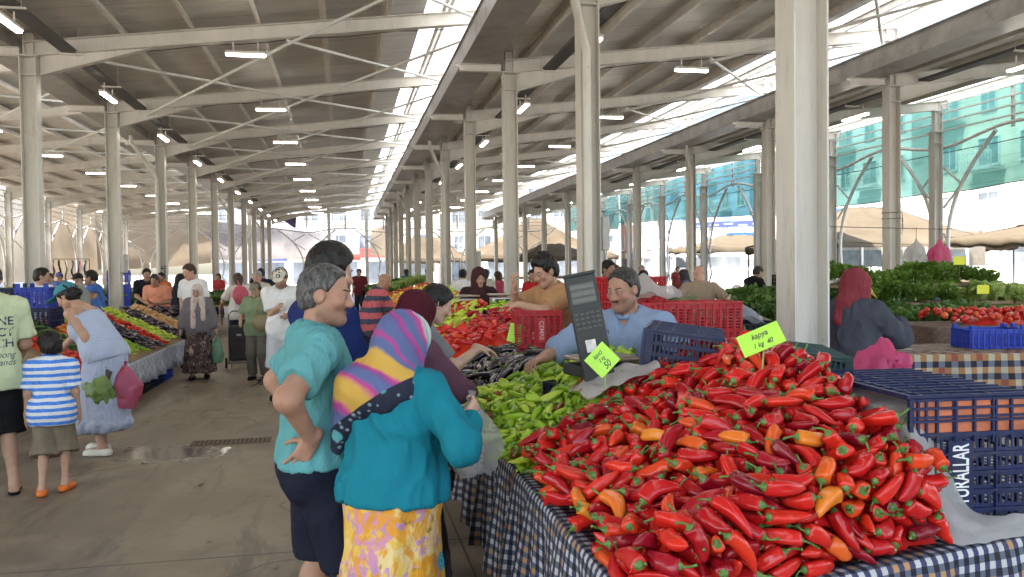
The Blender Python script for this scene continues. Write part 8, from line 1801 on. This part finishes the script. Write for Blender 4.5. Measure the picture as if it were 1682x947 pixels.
# 3 woman in plum with dark scarf
P = Person(1.57, fat=.45, fem=True, lean=.14, head=(0, .3, 0), handR=(.12, .36, 1.05), handL=(-.1, .38, 1.05), poleR=(1, -.3, -.6), poleL=(-1, -.3, -.6), seed=3)
P.make('woman in plum top with maroon headscarf behind the striped scarf', (.27, 4.25), R(-58), 'fair', .012, .007); P.shirt(m_cloth('plum_jersey', (.105, .048, .07), .85), .95, -.2, .017, 'top', .004, .007); P.skirt(m_cloth('dark_skirt', (.03, .025, .03)), .1); P.scarf(m_cloth('maroon_scarf', (.055, .008, .014), .8), .018, .09); P.shoe(BLACKC)
# 4 woman in grey T-shirt reaching for eggplants
P = Person(1.62, fat=.25, fem=True, lean=.36, head=(.0, .28, 0), handR=(.11, .46, 1.19), handL=(-.16, .30, 1.0), poleR=(.5, -.6, -.8), poleL=(-.6, -.6, -.4), seed=4)
P.make('woman in grey T-shirt with black bun reaching for eggplants', (.35, 5.22), R(-84), 'fair', .010, .005, hands={'R': dict(d=(.0, .92, -.30), pn=(0, -.35, -.94), curl=(.35, .38, .40, .45), thumb=(.7, .5)), 'L': dict(curl=(.6, .6, .7, .7))}, brow=(.02, .014, .01))
P.shirt(GREYT, .40, -.12, .016, 'T_shirt', .016, .006, .004); P.trousers(JEANS); P.hair(H_BLK, .014, .030, 'up', bun=True, vox=.006); P.shoe(BLACKC)
# 5 man in navy behind the aqua shirt
P = Person(1.80, fat=.1, head=(.15, .22, 0), handR=(.14, .30, 1.12), handL=(-.1, .32, 1.12), seed=5); P.make('man in navy T-shirt hidden behind the aqua polo shirt', (-.10, 4.42), R(-62), 'tan', .012, .007); P.shirt(m_cloth('royal_navy_jersey', (.012, .022, .10)), .42); P.trousers(JEANS); P.hair(H_BLK, .022, .034, top=.01, amp=.006); P.shoe(BLACKC)
# 6 vendor in the pale blue shirt
P = Person(1.68, fat=.42, lean=.10, head=(.22, .20, 0), handR=(.30, .52, 1.20), handL=(-.22, .25, 1.02), poleR=(.6, -.2, -1), poleL=(-1, -.4, -.3), seed=6)
P.make('vendor in pale blue striped shirt looking down beside the scale', (1.60, 4.56), R(140), 'brown', .010, .0046, beard=.45, hands={'R': dict(d=(.25, .9, -.2), pn=(-.25, -.15, -.95), curl=(.55, .6, .65, .7)), 'L': dict(curl=(.5, .5, .6, .6))}, brow=(.015, .012, .01))
P.shirt(m_bands('blue_striped_shirt', f_vstripe((.17, .235, .36), (.26, .315, .42), .0065), .85), .80, -.16, .018, 'shirt', .012, .008, .004, .004, True, vneck=.08); P.trousers(JEANS); P.hair(H_MIX, .009, .019, vox=.006, amp=.003); P.shoe(BLACKC)
m = MB(); m.tube([P.P(t * .026, .1005 - .006 * t * t, -.047 - .004 * t * t) for t in (-1, -.5, 0, .5, 1)], [.002, .0038, .004, .0038, .002], 6); m.build('moustache', H_MIX, P.root)
# 7 young man leaning on the red crate
P = Person(1.80, fat=-.05, lean=.20, head=(.05, .30, 0), handR=(.05, .46, 1.52), handL=(.06, .42, 1.375), poleR=(.7, .1, -1), poleL=(-.8, .1, -.35), seed=7)
P.make('young man in tan T-shirt leaning on the red crate', (1.86, 7.16), R(116), 'tan', .010, .005, hands={'R': dict(d=(-.25, .35, .85), pn=(-.55, -.75, .1), curl=(.7, .75, .8, .85)), 'L': dict(d=(.75, .6, -.05), pn=(.2, -.2, -.95), curl=(.35, .4, .4, .4))}, brow=(.012, .01, .008))
P.shirt(m_cloth('tan_cotton', (.40, .225, .11)), .42, -.14, .018, 'T_shirt', .022, .008, .008); P.trousers(BLACKC); P.hair(H_BLK, .018, .030, top=.022, amp=.008, vox=.006); P.shoe(BLACKC)
MB().tube([P.wr['R'] + Vector((.0, .06, .12)), P.wr['R'] + Vector((-.05, .10, .14))], .0042, 6).build('cigarette', WHITE_INK, P.root)
# 8 woman with dusty red headscarf at the right
P = Person(1.63, fat=.05, fem=True, lean=.03, head=(.2, .12, 0), handR=(.21, .34, 1.25), handL=(-.1, .2, 1.12), poleR=(.6, -.7, -.8), seed=8)
P.make('woman in slate jacket and dusty red headscarf facing the greens', (3.70, 5.58), R(-52), 'fair', .010, .006, hands={'R': dict(d=(0, .9, -.1), pn=(-.4, 0, -.9), curl=(.5, .55, .6, .65))})
P.shirt(m_cloth('slate_cotton', (.058, .062, .082), .9), .92, -.42, .026, 'jacket', .012, .012, .022); P.trousers(JEANS); P.scarf(m_cloth('dusty_red_scarf', (.20, .035, .045), .8, .12), .026, .0, vox=.008, amp=.008, tail=[(P.neck + Vector((-.02, -.08, .05)), P.neck + Vector((-.06, -.125, -.09)), .07, .035)]); P.shoe(BLACKC)
# 9 man in pale green T-shirt at the left edge
P = Person(1.77, fat=.1, lean=.10, head=(.3, .35, 0), handR=(.20, .26, .98), handL=(-.26, .2, .95), footR=(.15, .05), footL=(-.15, -.05), seed=9)
P.make('man in pale green printed T-shirt and black shorts at left', (-2.64, 6.95), R(24), 'tan', .010, .007); sh = P.shirt(m_cloth('pale_green_cotton', (.50, .56, .36), .9, .05), .42, -.13, .018, 'T_shirt', .02, .007, .02); so_ = P.trousers(BLACKC, .56, .06, .022, 'shorts', .04); P.hair(H_BLK, .016)
PRINT = pm('navy_print', (.035, .04, .09), .8)
for i, tx in enumerate(('ONE', 'ECT', 'OUCH')):
    o = text('print', tx, .088, PRINT, Matrix(((1, 0, 0, .165), (0, 0, -1, -.4), (0, 1, 0, 1.335 - i * .083), (0, 0, 0, 1))), P.root, .0, 'RIGHT'); shrink_text(o, sh, (0, 1, 0))
for i, tx in enumerate(('among', 'thousands')):
    o = text('print', tx, .062, PRINT, Matrix(((1, 0, 0, .165), (0, 0, -1, -.4), (0, 1, 0, 1.085 - i * .055), (0, 0, 0, 1))), P.root, .0, 'RIGHT', shear=.4); shrink_text(o, sh, (0, 1, 0))
o = None
P.shoe(BLACKC, .004, 'flip_flop', top=.030)
# 10 boy
P = Person(1.20, fat=-.12, child=True, head=(-.5, .1, 0), handR=(.19, .03, .52), handL=(-.19, .02, .52), footR=(.07, .05), footL=(-.07, -.06), toeR=20, seed=10)
P.make('small boy in blue striped T-shirt and orange clogs', (-2.22, 7.0), R(8), 'tan', .009, .006); P.shirt(m_bands('boy_stripe', f_stripe((.66, .67, .68), (.02, .12, .42), .052)), .42, -.16, .016, 'T_shirt', .018, .005, .018, vox=.008); P.trousers(KHAKI, .58, .04, .018, 'shorts', .035); P.hair(H_BLK, .020, .034, amp=.007, vox=.006); P.shoe(pm('orange_foam', (.62, .14, .012), .55), .010, 'clog')
# 11 woman in the pale blue sundress
P = Person(1.67, fat=.42, fem=True, lean=.66, head=(-.1, .25, 0), hips=(0, -.08, .93), handL=(-.16, -.16, .86), handR=(.2, .55, .92), poleL=(-.3, -1, .2), footR=(.10, .06), footL=(-.10, -.08), seed=11)
P.make('woman in pale blue sundress and teal cap bending over the stall', (-2.28, 8.42), R(70), 'tan', .010, .006, hands={'L': dict(curl=(.7, .75, .8, .9))})
DRESS = m_bands('pale_blue_seersucker', f_vstripe((.36, .42, .56), (.42, .47, .60), .014)); P.shirt(DRESS, 0, -.06, .016, 'bodice', .01, .006, .006, .12, arms='', cut=.085)
for sg in (1, -1): MB().tube([P.chest + P.Rc @ Vector((sg * .085, y, z)) for y, z in ((.135, .07), (.10, .14), (.04, .175), (-.05, .17), (-.115, .08))], .006, 5).build('strap', DRESS, P.root)
P.skirt(DRESS, .30, .10, .016, .07, 'dress_skirt')
F = Field(); F.ell((0, .0, .29), (.29, .29, .12)); F.plane((0, 0, .235), (0, 0, -1)); F.plane((0, 0, .38), (0, 0, 1)); P.piece('ruffle', F, DRESS, .016, (20, 20, 3), .011, 9); P.hair(H_BLK, .014, .04, 'up', bun=True)
F = Field(); F.ell(P.P(0, -.012, .045), np.array([.094, .118, .095]) * P.hs, P.Rh); F.plane(P.P(0, 0, .045), P.Rh @ Vector((0, .12, -1))); F.ell(P.P(0, .135, .055), np.array([.07, .075, .012]) * P.hs, P.Rh, .008); P.piece('cap', F, m_cloth('teal_cap', (.05, .20, .25)), .001, vox=.007); P.shoe(pm('cream_foam', (.62, .60, .52), .6), .011, 'clog')
m = MB(); hp = P.wr['L'] + Vector((.0, -.02, -.11)); m.box(hp, (.012, .17, .11), Matrix.Rotation(.4, 3, 'X'), 0, .004); m.build('purse', pm('dark_leather', (.035, .012, .016), .5), label='dark purse held by the woman in the blue sundress', cat='purse').matrix_world = P.root.matrix_basis.copy()
PKF = m_film('pink_film', (.72, .10, .26), .12)
sack('plastic_bag', 'clear bag of green vegetables held by the woman in sundress', m_film('green_film', (.36, .50, .16), .12, [((.12, .26, .03), .50)]), (-2.22, 8.24, .80), .14, .36, 6); sack('plastic_bag', 'pink striped bag held by the woman in sundress', m_film('pink_stripe_film', (.66, .16, .28), .1, [((.62, .08, .03), .58)]), (-2.00, 8.30, .82), .13, .38, 8)
# 12 old woman walking towards us
P = Person(1.50, fat=.45, fem=True, lean=.12, head=(.2, .25, 0), handR=(.27, .06, .72), handL=(-.27, .06, .70), footR=(.10, .10), footL=(-.1, -.05), seed=12)
P.make('old woman in grey sweater and white headscarf walking towards us', (-2.27, 13.95), R(186), 'tan', .013, .008); P.shirt(m_cloth('grey_lilac_knit', (.17, .15, .165)), .88, -.16, .02, 'sweater', .01, .009, .006); P.skirt(m_bands('brown_print_skirt', f_floral((.07, .045, .045), [((.30, .24, .20), 26, .55), ((.02, .016, .02), 18, .56)])), .12, .06); P.scarf(m_bands('white_print_scarf', f_floral((.52, .44, .40), [((.40, .20, .20), 20, .58)])), .016, 0, tail=[(P.neck + Vector((.06, .10, 0)), P.neck + Vector((.07, .15, -.42)), .045, .035), (P.neck + Vector((-.06, .10, 0)), P.neck + Vector((-.08, .15, -.30)), .045, .035)]); P.shoe(BLACKC)
sack('plastic_bag', 'green tinted bag hanging from the old woman hand', m_film('bottle_film', (.20, .42, .30), .3), (-1.98, 13.88, .66), .09, .40, 12)

# the others: (label, x, y, facing degrees, height, fem, fat, lean, skin, hair or scarf, shirt colour, sleeve, lower kind, lower colour, extras)
def folk(label, x, y, face, H=1.72, fem=False, fat=.15, lean=.1, skin='tan', hair=None, top=(.5, .5, .5), sleeve=.42, low='trousers', lowc=(.02, .026, .045), hr=None, hl=None, head=(0, .15, 0), scarf=None, cap=None, vox=.017, pat=None, tname='T_shirt', akimbo=False, beard=0, dress=None):
    if akimbo: hr, hl = (.22, -.02, 1.0 * H / 1.75), (-.22, -.02, 1.0 * H / 1.75)
    kw = dict(poleR=(1, -.4, 0), poleL=(-1, -.4, 0)) if akimbo else {}
    sd_ = int(abs(x * 37 + y * 11)) % 97; P = Person(H, fat=fat, fem=fem, lean=lean, head=head, handR=hr, handL=hl, footR=(.11, .05 if sd_ % 2 else -.05), seed=sd_, **kw)
    P.make(label, (x, y), R(face), skin, vox, .010 if vox < .02 else None, beard, eyes=vox < .02)
    nm = 'cloth_%02d_%02d_%02d' % tuple(int(c * 99) for c in top); mt = pat or m_cloth(nm, top)
    P.shirt(mt, sleeve, -.14, .018, tname, .016, .008 if vox < .02 else .004, .006); ln = 'cloth_%02d_%02d_%02d' % tuple(int(c * 99) for c in lowc); lm = m_cloth(ln, lowc)
    if low == 'trousers': P.trousers(lm)
    elif low == 'shorts': P.trousers(lm, .55, .05, .02, 'shorts', .03)
    else: P.skirt(lm, .2)
    if scarf: P.scarf(m_cloth('scarf_%02d_%02d' % (int(scarf[0] * 99), int(scarf[1] * 99)), scarf), .018, .08)
    elif hair: P.hair(hair, .016, .031, 'long' if fem else 'short')
    if cap:
        F = Field(); F.ell(P.P(0, -.010, .045), np.array([.092, .116, .092]) * P.hs, P.Rh); F.plane(P.P(0, 0, .035), P.Rh @ Vector((0, .1, -1))); F.ell(P.P(0, .13, .045), np.array([.07, .075, .014]) * P.hs, P.Rh, .008); P.piece('cap', F, m_cloth('cap_%02d_%02d' % (int(cap[0] * 99), int(cap[1] * 99)), cap), 0, vox=.010)
    P.shoe(BLACKC); return P
fw = (.12, .34, 1.05); fwl = (-.12, .34, 1.05)
W_T = (.66, .66, .67)
folk('man in white T-shirt holding up a bag behind left display', -4.42, 13.42, -84, 1.77, hair=H_BLK, top=W_T, hr=(.1, .52, 1.52), hl=(-.05, .5, 1.42), vox=.014, head=(0, .05, 0))
sack('plastic_bag', 'white bag of vegetables held up by the man in white T-shirt', m_film('grey_film', (.45, .47, .44), .25, [((.10, .13, .06), .58)]), (-3.80, 13.28, 1.53), .15, .52, 15)
folk('bearded man in blue tank top facing the left stalls', -4.25, 15.75, 88, 1.74, hair=H_BLK, top=(.06, .14, .42), sleeve=.04, hr=fw, hl=fwl, beard=.8)
folk('heavy man in coral polo shirt bending over dark produce', -3.92, 19.2, 172, 1.70, fat=.5, lean=.42, hair=H_MIX, top=(.58, .24, .16), hr=fw, hl=fwl, skin='brown')
folk('man in black T-shirt behind the coral polo shirt', -4.55, 20.9, -160, 1.80, hair=H_BLK, top=(.015, .017, .025), hr=fw, hl=fwl, lean=.2)
folk('woman in black with dark hair beside the coral shirt', -3.72, 20.2, -70, 1.66, fem=True, hair=H_BLK, top=(.02, .022, .03), sleeve=.9, hr=fw)
folk('ruddy man in white T-shirt right behind the old woman', -2.62, 15.7, 150, 1.84, hair=H_BRN, top=W_T, skin='pink', head=(.2, .3, 0))
folk('woman in white top carrying a pink backpack', -2.02, 17.1, 18, 1.66, fem=True, hair=H_BRN, top=(.60, .58, .55), hl=(-.3, .3, 1.0), lean=.1)
F = Field(); F.ell((0, 0, 0), (.15, .08, .19)); F.ell((0, -.05, -.05), (.11, .06, .10), None, .05); V_, Q_ = surface(F, .012); V_ = fold(V_, Q_, .006, (14, 14, 10), 5)
o = obj('backpack', np_mesh('backpack', [(V_, Q_)], pm('pink_canvas', (.45, .08, .12), .8, .15, 20))); tag(o, 'pink backpack on the back of the woman in white', 'backpack'); o.location = (-1.97, 16.91, 1.24); o.rotation_euler = (0, 0, R(18))
m = MB(); m.tube([(.0, .08, .2), (-.04, .05, .28), (-.02, -.02, .16)], .014, 6); m.build('strap', pm('pink_canvas', (.45, .08, .12)), o)
folk('elderly man in beige T-shirt beside the pink backpack', -1.72, 17.9, 160, 1.70, hair=H_WHT, top=(.50, .48, .42), skin='pink', hr=fw)
folk('man in navy with dark cap beyond the pink backpack', -1.95, 20.9, 12, 1.76, hair=H_BLK, top=(.018, .02, .035), cap=(.03, .035, .05))
folk('short woman in sage green top with brown shoulder bag', -1.33, 13.5, 168, 1.52, fem=True, fat=.35, hair=H_BRN, top=(.20, .25, .15), low='trousers', lowc=(.12, .11, .09), hr=(.2, .2, .9), cap=(.22, .20, .16))
F = Field(); F.ell((0, 0, 0), (.17, .06, .13)); V_, Q_ = surface(F, .012); o = obj('shoulder_bag', np_mesh('shoulder_bag', [(V_, Q_)], pm('olive_leather', (.20, .16, .08), .5))); tag(o, 'olive brown bag on the arm of the woman in sage', 'handbag'); o.location = (-1.22, 13.28, .90); m = MB(); m.tube([(-.12, 0, .1), (-.05, 0, .35), (.05, 0, .35), (.12, 0, .1)], .01, 6); m.build('strap', pm('olive_leather', (.20, .16, .08)), o)
folk('fair haired woman far down the aisle in dark vest', -1.75, 22.8, 178, 1.72, fem=True, hair=m_hair('fair_hair', (.24, .16, .07)), top=(.04, .042, .045))
P = folk('man in white T-shirt and white cap looking at his hands', -.80, 11.4, 176, 1.74, fat=.2, hair=H_BLK, top=W_T, low='shorts', lowc=(.42, .44, .46), hr=(.02, .30, 1.22), hl=(-.10, .26, 1.12), head=(.1, .42, 0), cap=(.60, .56, .48), beard=.9, vox=.013)
m = MB(); m.box(P.P(0, .106, .085), (.055, .006, .042), P.Rh.to_quaternion() @ Quaternion((1, 0, 0), .55), 0, .002); m.box(P.P(0, .110, .085), (.024, .004, .02), P.Rh.to_quaternion() @ Quaternion((1, 0, 0), .55), 1); m.build('cap_patch', [pm('black_patch', (.015, .015, .02), .7), WHITE_INK], P.root)
folk('balding man in striped polo bending over the tomatoes', .33, 11.95, -72, 1.68, fat=.4, lean=.42, hair=None, pat=m_bands('polo_stripe', f_stripe((.06, .065, .10), (.30, .05, .06), .16, .45)), low='shorts', lowc=(.02, .025, .05), hr=(.05, .5, 1.05), hl=(-.1, .5, 1.05), skin='brown', vox=.013)
folk('woman in dark coat and maroon scarf behind the white scales', 1.72, 10.85, 176, 1.70, fem=True, top=(.035, .015, .018), sleeve=.93, scarf=(.05, .02, .022), hr=fw, vox=.013, head=(-.2, .2, 0))
folk('man in white T-shirt seen from behind by the far table', 2.55, 18.3, -20, 1.68, hair=H_BLK, top=W_T, hr=fw)
folk('man in navy polo walking away down the aisle', -.28, 24.5, 5, 1.75, hair=H_BLK, top=(.03, .035, .06))
folk('woman in teal dress far along the right columns', 2.4, 33, 0, 1.72, fem=True, hair=H_BLK, top=(.02, .16, .17), sleeve=.8, low='skirt', lowc=(.02, .16, .17), vox=.026)
folk('man in maroon shirt far down the aisle', .55, 31, 170, 1.75, hair=H_BLK, top=(.12, .02, .03), vox=.026); folk('woman in white scarf far down the aisle', .0, 34, 178, 1.62, fem=True, scarf=(.5, .46, .42), top=(.3, .26, .25), sleeve=.9, low='skirt', lowc=(.08, .07, .07), vox=.026)
folk('man in white and grey beside the far right columns', 3.5, 36, 175, 1.74, hair=H_BLK, top=(.48, .46, .44), vox=.026); folk('man in black at the far end of the aisle', -.9, 37, 4, 1.76, hair=H_BLK, top=(.02, .02, .025), vox=.026); folk('woman in grey at the far end of the aisle', -1.6, 41, 176, 1.64, fem=True, hair=H_BRN, top=(.22, .22, .24), vox=.026)
folk('man in dark blue far left of the aisle', -3.0, 31, 170, 1.74, hair=H_BLK, top=(.03, .05, .12), vox=.026); folk('woman in red top far behind the cobalt crates', -4.6, 33, 160, 1.64, fem=True, hair=H_BLK, top=(.40, .04, .05), vox=.026); folk('man in orange shirt beside the cobalt crates', -4.9, 24.6, 150, 1.70, hair=H_BLK, top=(.45, .12, .04), beard=.8)
folk('man in blue cap and shirt deep in the left hall', -8.4, 27.5, 170, 1.74, hair=H_BLK, top=(.10, .14, .26), cap=(.08, .12, .28), vox=.026); folk('man in grey deep in the left hall', -9.3, 29.5, 175, 1.72, hair=H_BLK, top=(.10, .10, .11), vox=.026); folk('woman in black deep in the left hall', -8.6, 21.5, 120, 1.62, fem=True, hair=H_BLK, top=(.03, .03, .035), vox=.026)
folk('man with dark cap behind the white T-shirt vendor', -5.6, 19.6, 165, 1.70, hair=H_BLK, top=(.30, .34, .40), cap=(.02, .02, .025), vox=.02)
# right side
folk('stout man in beige T-shirt seen from behind, hands on hips', 5.06, 11.35, -8, 1.70, fat=.5, hair=None, top=(.33, .25, .18), akimbo=True, skin='pink', vox=.013)
folk('man in black T-shirt bending over the stall by the van', 8.05, 15.75, -78, 1.72, lean=.45, hair=H_MIX, top=(.012, .012, .016), hr=(.1, .5, 1.0), hl=(-.1, .5, 1.0))
folk('woman in cream blouse reaching over the greens', 6.15, 17.0, -62, 1.64, fem=True, fat=.35, lean=.32, hair=H_BLK, top=(.58, .53, .46), hr=(.1, .5, 1.0))
folk('woman in purple dress and dark scarf by the greens', 7.35, 17.2, 60, 1.62, fem=True, fat=.3, top=(.12, .10, .17), sleeve=.9, scarf=(.05, .045, .055), low='skirt', lowc=(.10, .09, .15), hr=fw)
folk('man in navy shirt behind the cream blouse', 6.35, 19.2, -160, 1.74, hair=H_BRN, top=(.03, .04, .11)); folk('man in sunlit white shirt between the tents', 8.6, 23.5, 170, 1.74, hair=H_WHT, top=W_T, skin='pink', vox=.026)
folk('man in maroon shirt behind the young man in tan', 3.62, 11.4, -150, 1.78, hair=H_BLK, top=(.12, .022, .028), skin='brown', vox=.014); folk('man in red shirt seen past the middle columns', 3.75, 16.4, 140, 1.66, hair=H_BLK, top=(.45, .02, .03)); folk('man in grey T-shirt beside the red shirt', 4.15, 16.1, 100, 1.68, hair=H_BLK, top=(.36, .34, .30), lean=.2, hr=fw)
folk('woman with long hair and grey top by the middle columns', 3.35, 20.0, -20, 1.68, fem=True, hair=H_BLK, top=(.44, .42, .38), vox=.02); folk('woman in pink top beside the long haired woman', 3.85, 20.8, 30, 1.62, fem=True, hair=H_BRN, top=(.42, .07, .12), vox=.02); folk('woman in pale blue with ponytail by the middle columns', 4.7, 20.6, -60, 1.66, fem=True, hair=H_BLK, top=(.34, .38, .44), vox=.02)
folk('man in blue shirt and cap behind the parsley', 9.65, 12.2, 160, 1.66, hair=H_WHT, top=(.12, .17, .28), cap=(.30, .38, .48), skin='pink', vox=.015); folk('child with dark hair behind the cabbage at far right', 10.6, 10.7, 170, 1.58, hair=H_BLK, top=(.5, .45, .4), skin='pink', vox=.017); folk('person with black hood behind the parsley top row', 9.0, 11.9, 170, 1.62, fem=True, scarf=(.02, .02, .026), top=(.03, .03, .04), sleeve=.9, vox=.017)
for i, (x, y, f, c, lb) in enumerate(((14.5, 35, 170, (.25, .05, .05), 'man in dark red under the far net'), (11.2, 38, 60, (.42, .42, .44), 'man in light grey far beyond the middle columns'), (8.4, 42, -160, (.04, .05, .09), 'man in navy far beyond the middle columns'), (17.5, 44, 100, (.45, .40, .30), 'man in beige outside near the van'), (6.6, 46, 175, (.30, .20, .12), 'woman in brown far among the columns'))):
    folk(lb, x, y, f, 1.7, fem=(i == 4), hair=H_BLK, top=c, vox=.028)

# shopping trolley
t = thing('shopping_trolley', 'dark wheeled shopping trolley standing alone in the aisle', 'shopping trolley', (-1.82, 15.25, 0), R(8)); TR = pm('trolley_cloth', (.022, .018, .022), .7, .3, 14, .3, 60)
m = MB(); m.box((0, 0, .45), (.34, .24, .62), None, 0, .05); m.build('bag', TR, t); MB().box((0, -.128, .62), (.30, .012, .22), None, 0, .005).build('flap', TR, t); MB().box((0, -.1365, .60), (.08, .003, .035)).build('badge', pm('grey_badge', (.3, .3, .3), .5), t)
m = MB(); m.tube([(-.16, .15, .08), (-.16, .15, .95), (-.10, .15, 1.0), (.10, .15, 1.0), (.16, .15, .95), (.16, .15, .08)], .012, 8); m.tube([(-.2, .12, .09), (.2, .12, .09)], .01, 6); m.tube([(-.13, -.1, .02), (-.13, -.1, .14), (.13, -.1, .14), (.13, -.1, .02)], .01, 6); m.build('frame', pm('trolley_frame', (.10, .10, .11), .35, metal=.7), t)
for sx in (-1, 1):
    w_ = MB().lathe([(.001, .02), (.09, .02), (.092, 0), (.09, -.02), (.001, -.02)], 20, (sx * .215, .12, .093), Matrix(((0, 0, 1), (0, 1, 0), (-1, 0, 0)))).build('wheel', pm('tyre', (.02, .02, .02), .8), t); MB().lathe([(.001, .024), (.045, .024), (.05, .0201)], 14, (sx * .215, .12, .093), Matrix(((0, 0, sx), (0, 1, 0), (-sx, 0, 0)))).build('hub', pm('rim', (.4, .4, .4)), w_)
# litter
g = 'leaf scraps scattered on the aisle floor'
for i in range(14):
    rg = random.Random(900 + i); x, y = rg.uniform(-2.3, .4), rg.uniform(4.4, 13); s = rg.uniform(.02, .05); m = MB(); m.grid(lambda u, v: ((u - .5) * s * 1.6, (v - .5) * s * math.sin(PI * (.12 + .76 * u)), .003 + s * .25 * abs(n3(u * 4, v * 4, i))), 6, 4)
    m.build('leaf_scrap', pm('scrap_%d' % (i % 3), [(.06, .11, .02), (.16, .13, .07), (.12, .10, .08)][i % 3], .8), label=['small green leaf scrap on the aisle floor', 'dry tan leaf scrap on the aisle floor', 'brown scrap of husk on the aisle floor'][i % 3], cat='leaf', group=g, loc=(x, y, .002), rotz=i)
for i, (x, y, c, lb) in enumerate(((-2.06, 5.05, (.07, .14, .02), 'trampled green leaf on the aisle floor at left'), (-.72, 4.55, (.42, .16, .10), 'small reddish paper scrap on the floor by the man'))):
    m = MB(); m.grid(lambda u, v: ((u - .5) * .09, (v - .5) * .06 * math.sin(PI * (.1 + .8 * u)), .004 + .012 * abs(n3(u * 4, v * 4, i))), 8, 6); m.build(['leaf_scrap', 'paper_scrap'][i], pm('litter_%d' % i, c, .7), label=lb, cat=['leaf', 'paper scrap'][i], loc=(x, y, .002), rotz=i * 1.2 + .4)
